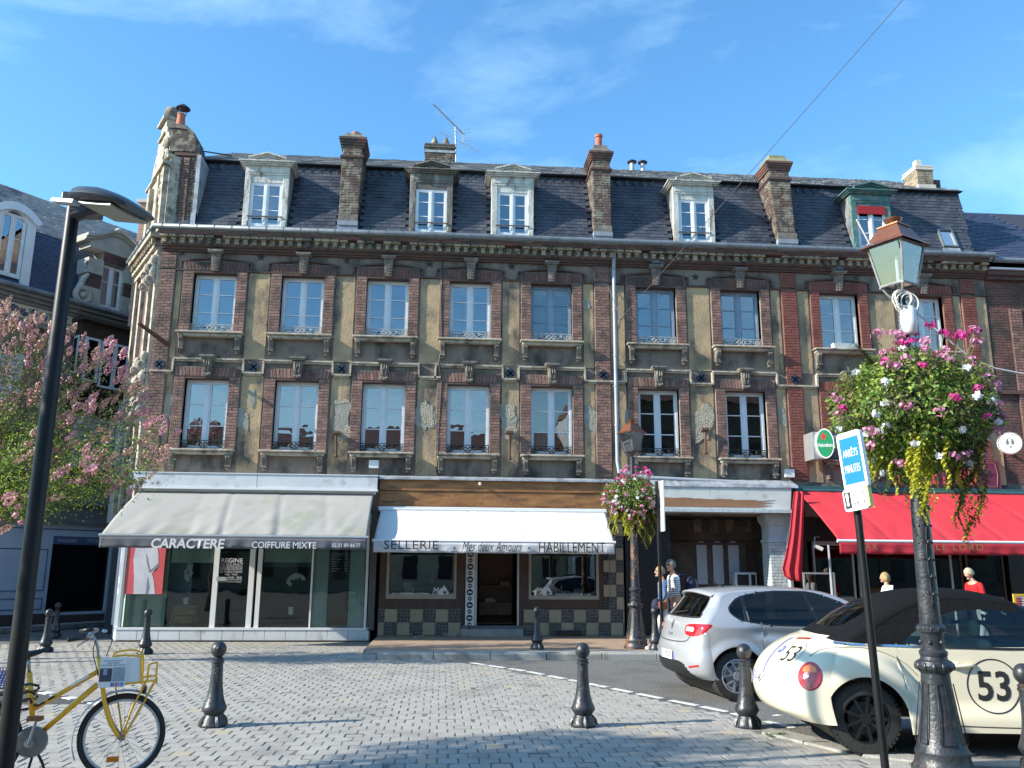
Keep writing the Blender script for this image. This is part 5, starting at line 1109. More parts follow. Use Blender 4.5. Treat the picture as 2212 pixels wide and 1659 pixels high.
S_ = (zbt-.14)/2; n0 = -1.5; cl_ = []
x = xs0-.1
while x > -1.45: cl_.append((max(x-S_, -1.5), x)); x -= S_
checker(cl_, .13, 2, S_, s2, 0); cl_ = []; x = xd1+.16
while x < 4.33: cl_.append((x, min(x+S_, 4.36))); x += S_
checker(cl_, .13, 2, S_, s2, 1)
checker([(4.01, 4.17), (4.17, 4.36)], zbt, 8, .29, s2, 1, y=-.03)
checker([(3.86, 4.01)], zbt, 8, .29, s2, 1, y=-.03)
m = MB(); a = pix_y(1200, 1340, -.04); b = pix_y(1254, 1338, -.04); m.box(X(a.x), -.12, .16, X(b.x), -.06, .26); m.build('vent_grille', 'letter_black', s2)
# window lettering
def s2text(s, px0, px1, py0, py1, **k): return stext(s, px0, px1, py0, py1, y=.03, par=s2, **k)
s2text('mesdeuxamours.com', 1200, 1276, 1279, 1290); s2text('mesdeuxamours.com', 847, 927, 1277, 1288)
for ox in (0, 223):
    s2text('M', 934-ox*0+ox, 948+ox, 1269, 1284, shear=.3, bold=.01); s2text('a', 962+ox, 970+ox, 1277, 1285, bold=.02, shear=.2)
    h_ = [(948, 1285), (946, 1279), (950, 1272), (957, 1269), (959, 1263), (961, 1267), (965, 1272), (967, 1278), (964, 1279), (960, 1276), (957, 1279), (960, 1286), (954, 1287)]
    m = MB(); m.prism([pix_y(x_+ox, y_, .03)-V(s2.location) for x_, y_ in h_][::-1], (0, -.002, 0)); m.build('horse_head_emblem', 'letter_pale', s2, fix=True)
# goods in the saddlery windows
for px0, px1, py0, py1, mt, nm, lb in ((871, 889, 1258, 1290, 'pot_white', 'display_box', 'pale blue display box low in the left saddlery window'), (880, 896, 1270, 1292, 'petal', 'card', 'white card propped in the left saddlery window'), (899, 915, 1270, 1291, 'blue_cloth', 'folded_cloth', 'dark blue folded cloth in the left saddlery window'), (915, 934, 1280, 1291, 'awning_yellow', 'folded_cloth', 'yellow green folded cloth in the left saddlery window'), (848, 855, 1232, 1262, 'red_cloth', 'halter', 'red halter hanging in the left saddlery window'), (930, 938, 1235, 1262, 'blue_cloth', 'halter', 'blue halter hanging in the left saddlery window'), (1240, 1256, 1272, 1291, 'pot_white', 'card', 'pale card standing in the right saddlery window')):
    a, b = pix_y(px0, py1, .35), pix_y(px1, py0, .35); m = MB(); w2 = (b.x-a.x)/2; hz = b.z-a.z
    if nm == 'halter': m.torus((0, 0, hz*.7), w2*.9, .02, (0, 1, 0), 12, 5); m.tube([(0, 0, hz*.5), (.02, 0, 0), (-.03, .02, .1)], .02, 5); m.box(-.03, -.01, 0, .03, .02, hz*.5)
    elif nm == 'card': m.prism([(-w2, 0, 0), (w2, 0, 0), (w2, .04, hz), (-w2, .04, hz)], (0, .006, 0)); m.box(-.01, .01, 0, .01, .09, .01)
    else: m.box(-w2, 0, 0, w2, .1, hz*.6); m.box(-w2*.95, .005, hz*.6, w2*.97, .095, hz)
    o = m.build(nm, mt); o.location = (a.x+w2, .35, a.z); tag(o, lb, 'display')
for i, px in enumerate((1196, 1217, 1237, 1226, 1208)):
    a = pix_y(px, 1291, .3); m = MB(); m.sphere((0, 0, .03), .1, 12, (1, .5, .35)); m.sphere((.03, -.02, .06), .06, 10, (1, .6, .4)); o = m.build('brush', 'awning_yellow' if i % 2 else 'letter_pale', smooth=True); o.location = (a.x, .3+.06*(i > 2), a.z); tag(o, 'grooming brush, %s on the sill of the right saddlery window' % ('leftmost', 'second from left', 'rightmost', 'second from right', 'the pale one behind')[i], 'brush', 'grooming brushes in the saddlery window')
# --- cafe front in the shade of the red awning
cf = thing('shop_front', 'dark cafe front with glazed doors under the red awning and plum sign board above', 'shop front', (11.5, 0, 0)); X = lambda x: x-11.5
p, q = pix_y(1930, 1056, -.1), pix_y(2156, 996, -.1)
m = MB(); m.box(X(p.x), -.12, p.z, X(q.x), -.001, q.z); sb = m.build('sign_board', 'paint_plum', cf)
m = MB(); x0, x1, z0, z1 = X(p.x)+.08, X(q.x)-.12, p.z+.08, q.z-.06; m.tube([(x0, -.125, z0), (x1, -.125, z0), (x1+.05, -.125, (z0+z1)/2), (x1, -.125, z1), (x0, -.125, z1), (x0, -.125, z0)], .008, 4); m.build('gold_line', 'letter_gold', sb)
stext('BAR LE LORD', 1900+40, 2108, 1007, 1045, mat='letter_coral', y=-.16, par=cf, bold=.02)
m = MB(); m.box(X(8.7), -.16, 3.66, X(15.5), -.001, 3.75); m.box(X(8.9), -.22, 3.58, X(9.6), -.16, 3.66); m.build('cornice', 'paint_teal', cf)
m = MB(); m.box(X(8.75), .0, .1, X(9.0), .2, 3.6); m.box(X(8.75), .001, 2.4, X(15.5), .2, 3.6); m.box(X(14.2), 0, .1, X(14.6), .2, 3.6); m.build('frame', 'black', cf)
for i, (a, b) in enumerate(((9.15, 10.2), (10.3, 11.9), (12.0, 13.0), (13.1, 14.1))):
    m = MB(); m.box(X(a), .05, .12, X(a)+.05, .12, 2.4); m.box(X(b)-.05, .05, .12, X(b), .12, 2.4); m.box(X(a)+.05, .05, .12, X(b)-.05, .12, .35); m.box(X(a)+.05, .05, 2.3, X(b)-.05, .12, 2.4); dr = m.build('glazed_door', 'alu' if i < 2 else 'wood_dark', cf)
    m = MB(); m.box(X(a)+.05, .08, .351, X(b)-.05, .09, 2.3); m.build('pane', 'glass_dark', dr)
for i, (a, yy) in enumerate(((9.6, -1.9), (13.9, -1.4))):
    m = MB(); x_ = pix_y((1800, 2063)[i], 1300, yy).x; m.tube([(X(x_), yy, .12), (X(x_)-.02, yy, 2.25)], .025, 6); m.build('awning_post', 'pipe_grey', cf)
# terrace screen
sc_ = thing('terrace_screen', 'glazed terrace screen with grey frame left of the cafe', 'screen', (9.3, -1.3, .12)); m = MB()
a0 = pix_y(1733, 1226, -1.3).x-9.3; a1 = pix_y(1795, 1226, -1.3).x-9.3
m.box(a0, -.02, 0, a0+.04, .02, 1.52); m.box(a1-.05, -.02, 0, a1, .02, 1.52); m.box(a1+.03, -.02, 0, a1+.07, .02, 1.52); m.box(a0+.04, -.02, 1.48, a1-.05, .02, 1.52); m.build('frame', 'alu', sc_); m = MB(); m.box(a0+.04, -.004, .02, a1-.05, .004, 1.47); m.build('pane', 'glass_dark', sc_)
# security camera
p = pix_y(1875/1+0, 1190, -1.0); p = pix_y(1862/1.0, 1192, -.9); p = pix_y(1861, 1192, -.9)
p = pix_y((3072+430*.463)/1.8517, (1850+740*.463)/1.8517, -.9); sc2 = thing('security_camera', 'white security camera under the left end of the red awning', 'camera', p); m = MB(); m.tube([(-.09, 0, .06), (.10, -.03, -.03)], .05, 10); m.build('housing', 'plastic_white', sc2, auto=40); m = MB(); m.tube([(-.06, 0, .08), (-.06, .0, .26), (.2, .3, .28)], .01, 5); m.build('bracket', 'pipe_grey', sc2)
# ---------------------------------------------------------------- bakery building on the left, turned away from the square
M('flint_wall', (.16, .145, .12), (.30, .27, .22), 18, .85, bump=2.0, bscale=18, c3=(.08, .07, .06), s3=12, t3=(.5, .6))
M('shop_pale', (.62, .66, .74), (.56, .60, .68), 2, .5); M('shop_line', (.10, .13, .25), rough=.5)
M('band_grey', (.24, .23, .21), (.16, .15, .14), 3, .85, stretch=(1, 1, 3)); M('tile_cream', (.60, .56, .42), rough=.4); M('tile_navy', (.02, .03, .15), rough=.35); M('tile_green', (.15, .36, .28), rough=.4); M('tile_orange', (.45, .18, .04), rough=.4)
M('dark_timber', (.03, .018, .014), (.05, .03, .022), 5, .6); M('stone_grey', (.46, .44, .38), (.36, .34, .30), 3, .85, bump=.4); M('slate_blue', (.03, .045, .085), (.05, .065, .11), 4, .5, island=.8)
M('render_cream', (.42, .37, .27), (.34, .30, .22), 1, .9); M('tile_roof', (.10, .055, .045), (.16, .09, .07), 2, .8, stretch=(.3, 1, 6))
glassmat('glass_dark2', (.25, .25, .25), .10, .01)
PL0 = pix_z(0, 1352); PD = V((.605, .797, 0)).normalized(); PN = V((PD.y, -PD.x, 0))
lb = thing('bakery_building', 'bakery building at left with stone dormer, glazed flower tile frieze and pale shop front', 'building', PL0, atan2(PD.y, PD.x))
def LP(px, py, o=0.0): p = pix_plane(px, py, PL0+PN*o, PN)-PL0; return p.dot(PD), p.z
zg = LP(135, 644, .3)[1]; zb_ = LP(120, 514, -1.0)[1]; zr_ = LP(150, 461, -5.0)[1]; x0, x1 = -8.5, 16
m = MB(); m.box(x0, 0, 3.1, x1, .3, zg-.1); m.box(x0, 7.7, 0, x1, 8, zg-.1); m.box(x0, .3, 0, x0+.3, 7.7, zg-.1); m.box(x1-.3, .3, 0, x1, 7.7, zg-.1); m.build('wall', 'flint_wall', lb)
m = MB(); m.add([(x0, -.05, zg), (x1, -.05, zg), (x1, 1.0, zb_), (x0, 1.0, zb_), (x1, 4.6, zr_), (x0, 4.6, zr_), (x1, 8.1, zg), (x0, 8.1, zg)], [(0, 1, 2, 3), (3, 2, 4, 5), (5, 4, 6, 7), (0, 3, 5, 7), (1, 6, 4, 2)]); m.build('roof', 'slate_base', lb)
P = Pieces('slate', lb, 'slate_field', 0); dd = V((0, 1.05, zb_-zg)); Lm = dd.length; dd.normalize(); nn = V((0, -dd.z, dd.y)); sm = [slate_mesh(.2, .2, .01+.003*i, 'slate_blue') for i in range(3)]; r = 0
while r*.12 < Lm-.1:
    for k in range(62): P.put(random.choice(sm), V((-3+.21*k+(r % 2)*.1, -.05, zg))+dd*(r+.5)*.12+nn*.01, (-atan2(dd.y, dd.z), 0, 0))
    r += 1
d2 = V((0, 3.6, zr_-zb_)); L2 = d2.length; d2.normalize(); n2 = V((0, -d2.z, d2.y)); so = [slate_mesh(.2, .2, .014+.005*i, 'slate_old') for i in range(3)]
for r in range(int(L2/.14)):
    for k in range(66): P.put(random.choice(so), V((-3.5+.21*k+(r % 2)*.1, 1.0, zb_))+d2*(r+.4)*.14+n2*.012, (-atan2(d2.y, d2.z), 0, 0))
P.done()
m = MB(); m.tube([(x0, -.33, zg-.02), (x1, -.33, zg-.02)], .09, 10); m.build('gutter', 'zinc', lb, auto=50)
m = MB()
for k, (o_, z0, z1) in enumerate(((.3, zg-.2, zg-.1), (.2, zg-.32, zg-.201), (.12, zg-.42, zg-.321), (.10, zg-.95, zg-.85), (.16, zg-1.05, zg-.951))): m.box(x0, -o_, z0, x1, -.001, z1)
m.build('cornice', 'band_grey', lb)
# tile frieze with scrolling flowers
fxa, fza = LP(0, 631, .05); fxb, _ = LP(150, 680, .05); z0, z1 = zg-.84, zg-.43
m = MB(); m.box(-4, -.05, z0, fxb+.3, -.001, z1); fr = m.build('tile_frieze', 'tile_cream', lb)
zc = (z0+z1)/2; A_ = (z1-z0)*.28; x = -3.8; k = 0
pts = [(-3.9+i*.06, -.056, zc+A_*sin((-3.9+i*.06)*5.2)) for i in range(int((fxb+4.1)/.06))]
m = MB(); m.tube(pts, .012, 4); m.build('vine', 'black', fr)
while x < fxb+.1:
    s = 1 if k % 2 else -1; m = MB(); m.torus((x, -.057, zc-s*A_*.3), .085, .022, (0, 1, 0), 12, 4, 0, 4.8); m.sphere((x, -.056, zc-s*A_*.3), .045, 8, (1, .2, 1))
    for a in range(4): m.sphere((x+.09*cos(a*1.57+k), -.056, zc-s*A_*.3+.09*sin(a*1.57+k)), .035, 6, (1, .2, 1))
    m.build('flower_motif', 'tile_navy', fr)
    for c, (dx, dz) in (('tile_green', (.15, s*.1)), ('tile_orange', (-.13, -s*.02)), ('tile_orange', (.2, -s*.07))): m = MB(); m.sphere((x+dx, -.056, zc+dz), .038, 6, (1.3, .2, 1)); m.build('leaf_motif', c, fr)
    x += .3; k += 1
# white arched dormer at the frame edge
wx0, wz0 = LP(-12, 586, .05); wx1, wz1 = LP(59, 486, .05); wz0 = LP(40, 602, .05)[1]; wz1 = wz0+1.95; cx = (wx0+wx1)/2; w_ = wx1-wx0
m = MB(); w2 = w_/2+.28
m.box(cx-w2, -.05, zg+.02, cx-w_/2-.02, .3, wz1-.2); m.box(cx+w_/2+.02, -.05, zg+.02, cx+w2, .3, wz1-.2)
for (ra, rb, oy) in ((w2, w_/2, .05), (w2+.14, w2-.02, .16)):
    n = 14; pi_ = [(-ra+2*ra*i/n) for i in range(n+1)]
    top = [(cx+u, -oy, wz1-.2+.42*(1-(u/ra)**2)+(.12 if oy > .1 else 0)) for u in pi_]; bot = [(cx+u*rb/ra, -oy, wz1-.2+.30*(1-(u/ra)**2)) for u in pi_]
    m.prism(bot+top[::-1], (0, .35+oy, 0))
od = m.build('dormer', 'pvc_white', lb, fix=True, label='white arched dormer'); casement(od, cx, wz0, w_, wz1-wz0, 2, 'pvc_white', 'glass_sky', y=.0, splits=(.62,)); m = MB(); m.box(cx-w2+.1, .35, zg, cx+w2-.1, .37, wz1); m.build('room', 'room_dark', od)
# stone dormer with scrolls and curved pediment
sx0, sz0 = LP(214, 664, .15); sx1, sz1 = LP(272, 576, .15); cx = (sx0+sx1)/2; w_ = (sx1-sx0); sz0 = LP(240, 668, .15)[1]; sz1 = LP(243, 580, .15)[1]
m = MB()
for s in (-1, 1):
    a, b = (cx-w_/2-.52, cx-w_/2) if s < 0 else (cx+w_/2, cx+w_/2+.52)
    m.box(a, -.15, sz0-.1, b, .5, sz0+.55); m.box(a, -.15, sz1-.35, b, .5, sz1+.15)
    m.torus((cx+s*(w_/2+.55), -.1, sz0+.22), .24, .1, (0, 1, 0), 16, 8); m.torus((cx+s*(w_/2+.5), -.1, sz1-.1), .10, .05, (0, 1, 0), 12, 6)
    m.sphere((cx+s*(w_/2+.55), -.1, sz0+.22), .12, 10); m.tube([(cx+s*(w_/2+.7), -.1, sz0+.4), (cx+s*(w_/2+.6), -.1, sz0+.75), (cx+s*(w_/2+.45), -.1, sz0+.95)], [.12, .10, .06], 8)
m.box(cx-w_/2-.52, -.15, sz1+.5, cx+w_/2+.52, .5, sz1+.68)
n = 16; ra = w_/2+.72
for oy, lift, th in ((.30, .10, .09), (.22, .02, .09), (.14, -.3, .33)):
    f = lambda u: .42*(cos(pi*u)*.5+.5)**1.1
    top = [(cx+(-ra+2*ra*i/n), -oy, sz1+.70+lift+f(-1+2*i/n)+th) for i in range(n+1)]; bot = [(cx+(-ra+2*ra*i/n), -oy, (sz1+.70+lift+f(-1+2*i/n)) if th < .2 else sz1+.681) for i in range(n+1)]
    for i in range(n): m.prism([bot[i], bot[i+1], top[i+1], top[i]], (0, .6+oy, 0))
m.sphere((cx, -.2, sz1+1.3), .14, 10, (1.2, 1, .9)); m.box(cx-.14, -.2, sz1+1.1, cx+.14, .1, sz1+1.2)
sd_ = m.build('stone_dormer', 'stone_grey', lb, auto=50, label='stone dormer with scrolls and curved pediment')
m = MB()
for s in (-1, 1): a, b = (cx-w_/2-.48, cx-w_/2) if s < 0 else (cx+w_/2, cx+w_/2+.48); m.box(a, -.12, sz0+.551, b, .5, sz1-.351)
m.box(cx-w_/2, -.12, sz1+.12, cx+w_/2, .5, sz1+.499); m.build('brick_panel', 'mortar', sd_)
P = Pieces('brick', sd_, 'brickwork')
for s in (-1, 1): a, b = (cx-w_/2-.48, cx-w_/2) if s < 0 else (cx+w_/2, cx+w_/2+.48); brick_face(P, 'brick_dark', a, b, sz0+.56, sz1-.36, -.12, .085, .24)
for i in range(12): P.put(brickset('brick_dark', .09, .34)[0], (cx-w_/2+w_*(i+.5)/12, -.13, sz1+.31))
P.done()
casement(sd_, cx, sz0, w_, sz1-sz0+.1, 2, 'pvc_white', 'glass_sky', y=.0, splits=(.62,)); m = MB(); m.box(cx-w_/2, .35, sz0, cx+w_/2, .36, sz1+.1); m.build('room', 'room_dark', sd_)
# timber oriel with white windows
bx0, bz1 = LP(180, 690, .6); bx1, _ = LP(330, 745, .6); bz1 = LP(185, 693, .6)[1]; bz0 = LP(200, 850, .6)[1]; bxl = LP(163, 700, 0)[0]
m = MB(); m.prism([(bxl, 0, bz0), (bx0, -.6, bz0), (bx1, -.6, bz0), (bx1+.3, 0, bz0)], (0, 0, bz1-bz0)); m.prism([(bxl-.15, 0, bz1), (bx0-.1, -.78, bz1), (bx1+.1, -.78, bz1), (bx1+.4, 0, bz1)], (0, 0, .12)); m.prism([(bxl, 0, bz0-.5), (bx0, -.35, bz0-.5), (bx1, -.35, bz0-.5), (bx1, 0, bz0-.5)], (0, 0, .499)); bo = m.build('oriel', 'dark_timber', lb, fix=True, label='dark timber oriel window')
for (a, b, ya, yb, nm) in ((187, 219, 727, 823, 1), (221, 282, 736, 838, 2), (285, 330, 750, 845, 2)):
    xa, _ = LP(a, ya, .62); xb, _ = LP(b, ya, .62); z0 = LP(a, yb, .62)[1]; z1 = LP(a, ya, .62)[1]
    m = MB(); f = .07; y = -.65; m.box(xa, y, z0, xa+f, -.601, z1); m.box(xb-f, y, z0, xb, -.601, z1); m.box(xa+f, y, z0, xb-f, -.601, z0+f); m.box(xa+f, y, z1-f, xb-f, -.601, z1)
    if nm == 2: m.box((xa+xb)/2-.06, y-.004, z0+f, (xa+xb)/2+.06, -.601, z1-f)
    wf = m.build('window_frame', 'pvc_white', bo); m = MB(); m.box(xa+f, -.612, z0+f, xb-f, -.604, z1-f); m.build('pane', 'glass_dark2', wf)
a_, b_ = V((bxl, -.0, 0)), V((bx0, -.6, 0)); q = (b_-a_); nq = V((q.y, -q.x, 0)).normalized(); 
m = MB(); za, zb2 = bz0+.55, bz1-.45; c = a_.lerp(b_, .5)+nq*.02; m.obox((c.x, c.y, (za+zb2)/2), q*.30, nq*.02, (0, 0, (zb2-za)/2)); m.build('window_frame', 'pvc_white', bo); m = MB(); c = c+nq*.025; m.obox((c.x, c.y, (za+zb2)/2), q*.22, nq*.004, (0, 0, (zb2-za)/2-.08)); m.build('pane', 'black', bo)
# first floor windows, balcony, ground floor front
for (a, b, ya, yb) in ((-25, 42, 760, 925), (170, 222, 905, 1010), (243, 292, 900, 1005)):
    xa, z1 = LP(a, ya, 0); xb, _ = LP(b, ya, 0); z0 = LP(a, yb, 0)[1]; m = MB(); m.box(xa-.12, -.06, z0-.1, xb+.12, -.001, z1+.12); wf = m.build('shutter_frame', 'salon_white', lb); m = MB()
    n = 16
    for s in (0, 1):
        u0, u1 = (xa, (xa+xb)/2-.03) if s == 0 else ((xa+xb)/2+.03, xb)
        for i in range(n): m.obox(((u0+u1)/2, -.075, z0+(z1-z0)*(i+.5)/n), ((u1-u0)/2, 0, 0), (0, .018, .016), (0, 0, .003))
    m.build('shutter', 'shutter_pale', wf)
    m = MB(); rz = z0+.75
    m.tube([(xa-.2, -.4, rz), (xb+.2, -.4, rz)], .02, 6); m.tube([(xa-.2, -.4, z0-.05), (xb+.2, -.4, z0-.05)], .015, 6)
    for i in range(7): u = xa-.1+(xb-xa+.2)*i/6; m.torus((u, -.4, z0+.4), .13, .014, (0, 1, 0), 12, 4); m.tube([(u, -.4, z0-.05), (u, -.4, rz)], .01, 4)
    m.box(xa-.25, -.45, z0-.14, xb+.25, -.001, z0-.06); m.build('balcony', 'iron_black', lb)
zs0 = LP(60, 1066, .1)[1]; zs1 = LP(60, 1118, .1)[1]
m = MB(); m.box(x0, -.35, zs0-.25, x1, 0, zs0); m.box(x0, -.22, zs1+.02, x1, 0, zs0-.251); m.box(x0, -.30, zs1-.12, x1, 0, zs1+.019); m.build('shop_cornice', 'band_grey', lb)
ox0, oz1 = LP(114, 1176, .12); ox1, _ = LP(240, 1172, .12); oz1 = LP(150, 1176, .12)[1]; oz0 = LP(150, 1322, .12)[1]; zt = zs1-.121
m = MB(); m.box(x0, -.12, .0, ox0, .2, oz1); m.box(x0, -.12, oz1+.0, x1, .2, zt); m.box(ox1, -.12, 0, x1, .2, oz1-.001); fnt = m.build('shop_front', 'shop_pale', lb)
m = MB(); m.box(ox0-.0, -.13, oz1+.0, ox1, -.121, oz1+.24); m.build('sign_strip', 'shop_line', lb)
def ltext(s, px0, px1, py0, py1, o, mat):
    (a, z0), (b, z1) = LP(px0, py1, o), LP(px1, py1, o); z1 = LP(px0, py0, o)[1]
    return text(s, 'lettering', mat, lb, ((a+b)/2, -o, (z0+z1)/2), (1, 0, 0), (0, 0, 1), b-a, z1-z0, 0)
ltext('BOULANGERIE', 125, 166, 1163.5, 1170, .137, 'letter_pale'); ltext('PATISSERIE', 189, 222, 1164, 1171, .137, 'letter_pale')
m = MB(); m.box(ox0, 1.2, .0, ox1, 1.22, oz1); m.box(ox0, .2, .0, ox0+.02, 1.2, oz1); m.build('dark_doorway', 'black', lb); m = MB(); m.box(ox0+.02, -.06, oz0, ox1, -.04, oz1-.01); m.build('shop_window', 'glass_dark', lb)
m = MB(); m.box(ox0-.0, -.16, oz0-.08, ox1, .2, oz0); m.build('shop_sill', 'shop_pale', lb)
m = MB(); m.box(ox0+.001, -.155, 0, ox1, .2, oz0-.081); m.box(x0, -.16, 0, ox0, -.121, .3); m.build('plinth', 'mould_brown', lb)
def panel(xa, xb, z0, z1):
    m = MB(); t = .025
    for (a, b, c, d) in ((xa, xb, z0, z0+t), (xa, xb, z1-t, z1), (xa, xa+t, z0+t, z1-t), (xb-t, xb, z0+t, z1-t)): m.box(a, -.134, c, b, -.121, d)
    m.build('panel_line', 'shop_line', lb)
panel(x0+4, ox0-.12, .95, oz1-.15); panel(x0+4, ox0-.12, .42, .75); m = MB(); m.box(x0, -.13, oz1+.42, x1, -.121, oz1+.45); m.box(x0, -.13, oz1+.95, x1, -.121, oz1+.99); m.build('panel_line', 'shop_line', lb)
# cable strung between the houses, with rusty arm
c1 = thing('overhead_cable', 'thin dark cable sagging between bakery and the corner house', 'cable', (0, 0, 0)); A = pix_plane(75, 784, PL0+PN*.2, PN); B = pix_y(303, 776, .6); m = MB(); m.tube([A.lerp(B, i/12)+V((0, 0, -.35*(1-(2*i/12-1)**2))) for i in range(13)], .012, 5); m.build('wire', 'cable_black', c1)
a, b = pix_y(302, 700, -.9), pix_y(362, 744, -.05); m = MB(); m.tube([a, b], [.045, .06], 8); m.sphere(a, .06, 8); tag(m.build('flag_pole_bracket', 'rust', None), 'short rusty pole sticking out from the corner of the terrace', 'bracket')
# ---------------------------------------------------------------- buildings across the square, behind the viewer (seen mirrored in the panes)
def backhouse(x0, x1, y, ze, zr, label, mat):
    t = thing('townhouse', label, 'house', ((x0+x1)/2, y, 0)); w2 = (x1-x0)/2; m = MB(); m.box(-w2, -9, 0, w2, 0, ze); m.build('wall', mat, t)
    m = MB(); m.add([(-w2, .3, ze-.1), (w2, .3, ze-.1), (w2, -4.5, zr), (-w2, -4.5, zr), (w2, -9.3, ze-.1), (-w2, -9.3, ze-.1)], [(1, 0, 3, 2), (2, 3, 5, 4), (0, 5, 3), (1, 2, 4)]); m.build('roof', 'tile_roof', t)
    n = max(2, int((x1-x0)/2.6)); fl = int((ze-1)/3)
    for i in range(n):
        for j in range(fl):
            u = -w2+(i+.5)*2*w2/n; m = MB(); m.box(u-.5, .001, .9+3*j, u+.5, .05, 2.6+3*j); m.build('window', 'black', t)
backhouse(-60, -28, -44, 7.5, 10.5, 'long low cream house across the square, mirrored in the left panes', 'render_cream'); backhouse(-27.9, 9.5, -46, 9.0, 13.0, 'cream house with brown tiled roof across the square, mirrored in the first floor panes', 'render_cream'); backhouse(9.6, 12.5, -43, 14, 15, 'narrow pale house across the square, mirrored in the fifth lower window', 'salon_white'); backhouse(12.6, 34, -45, 15, 18.5, 'tall dark house across the square, mirrored in the right lower windows', 'stucco_court'); backhouse(34.1, 60, -45, 12, 15, 'house at the far right across the square, mirrored in the cafe doors', 'stucco_court')
# ---------------------------------------------------------------- street furniture
M('iron_paint', (.018, .021, .026), (.03, .034, .04), 14, .38, bump=.25, bscale=40, c3=(.09, .06, .045), s3=6, t3=(.60, .68), rvar=.08)
M('iron_rusty', (.02, .023, .028), (.035, .038, .044), 14, .4, bump=.3, bscale=40, c3=(.17, .085, .05), s3=4, t3=(.54, .60))
M('pole_black', (.006, .006, .007), (.010, .010, .011), 5, .45, spec=.3, bump=.06, bscale=6); M('lamp_grey', (.03, .033, .04), rough=.35)
M('copper', (.36, .15, .08), (.26, .10, .055), 4, .38, metal=.75, c3=(.20, .10, .07), s3=5, t3=(.5, .7)); M('lamp_inner', (.62, .66, .60), rough=.6)
M('rope_white', (.66, .65, .62), (.45, .44, .42), 60, .8); M('pipe_dull', (.10, .10, .11), rough=.6); glassmat('glass_lamp', (.80, .86, .95), .16, .02); M('sign_blue', (.0, .17, .80), rough=.35); M('sign_white', (.86, .86, .85), rough=.35); M('sign_yellow', (.68, .62, .16), rough=.45)
M('led_panel', (.30, .31, .28), rough=.35); M('sign_green', (.02, .26, .10), rough=.3); M('star_red', (.65, .03, .02), rough=.4)
M('iron_grey2', (.30, .31, .31), (.20, .20, .21), 10, .5, c3=(.13, .09, .07), s3=8, t3=(.55, .62))
M('awning_yellow2', (.62, .38, .04), rough=.5)
M('pigeon', (.16, .18, .22), (.10, .11, .14), 20, .7)
BP = [(.150, 0), (.155, .02), (.135, .045), (.130, .075), (.105, .105), (.100, .12), (.135, .165), (.142, .185), (.128, .215), (.108, .26), (.088, .33), (.074, .42), (.067, .52), (.064, .60), (.064, .645), (.074, .65), (.074, .665), (.066, .672), (.066, .684), (.072, .69), (.060, .70), (.045, .708), (.045, .72)]
def bollard(label, px=None, py=None, loc=None, s=1.0, rz=0):
    loc = loc or pix_z(px, py); t = thing('bollard', label, 'bollard', loc, rz, 'black cast iron bollards')
    if 'B' not in _b:
        m = MB(); m.lathe(BP, (0, 0, 0), 28)
        for k in range(4): a = k*pi/2+.3; m.tube([(.15*cos(a), .15*sin(a), .01), (.135*cos(a), .135*sin(a), .06), (.10*cos(a), .10*sin(a), .11)], [.03, .035, .02], 6)
        _b['B'] = m.mesh('shaft', 'iron_paint', True); _b['B'].set_sharp_from_angle(angle=radians(45))
        m = MB(); m.sphere((0, 0, .785), .088, 24); m.lathe([(.03, 0), (.032, .008), (.02, .012)], (0, -.084, .795), 10, (0, -1, .1)); _b['S'] = m.mesh('ball', 'iron_paint', True)
        m = MB()
        for (x, z, r) in ((0, .54, .022), (-.018, .57, .012), (.018, .57, .012), (0, .59, .012), (0, .50, .014), (-.016, .46, .01), (.016, .46, .01)): m.torus((x, -.062-abs(x)*-.2, z), r, .005, (0, 1, 0), 10, 4)
        m.tube([(0, -.068, .44), (0, -.066, .6)], .005, 4); _b['E'] = m.mesh('crest', 'iron_paint')
    inst('shaft', _b['B'], t); inst('ball', _b['S'], t); inst('crest', _b['E'], t); t.scale = (s*.92, s*.92, s); return t
_b = {}
bollard('large bollard in the foreground square, left of the three near the front', 460, 1569, rz=.3)
bollard('bollard in front of the red poster of the hairdresser', 312, 1413, s=.98)
bollard('foreground bollard standing alone in the middle of the square, by the painted line', 1260, 1569, rz=-.2)
bollard('bollard standing between both parked cars, in front of the silver wheel', 1615, 1571, rz=-.3)
bollard('bollard on the kerb in front of the saddlery checkered wall', loc=pix_z(1160, 1402, .12), s=.93)
bollard('bollard beside the silver hatchback, in front of the walking couple', loc=pix_z(1416, 1404, .12), s=.95)
bollard('bollard partly hidden behind the tall black lamp pole at the left edge', 37, 1424, s=.95)
bollard('bollard just right of the tall black lamp pole, before the bakery', 97, 1409, s=.95)
bollard('smallest bollard in the shade in front of the bakery window', loc=pix_z(118, 1377), s=.93)
p = pix_z(2212+22, 1592); bt = bollard('bollard cut by the right edge of the photo, tilted before the cream door', loc=V((5.05, -13.62, .02)), s=1.0); bt.rotation_euler = (0, radians(-3), 0)
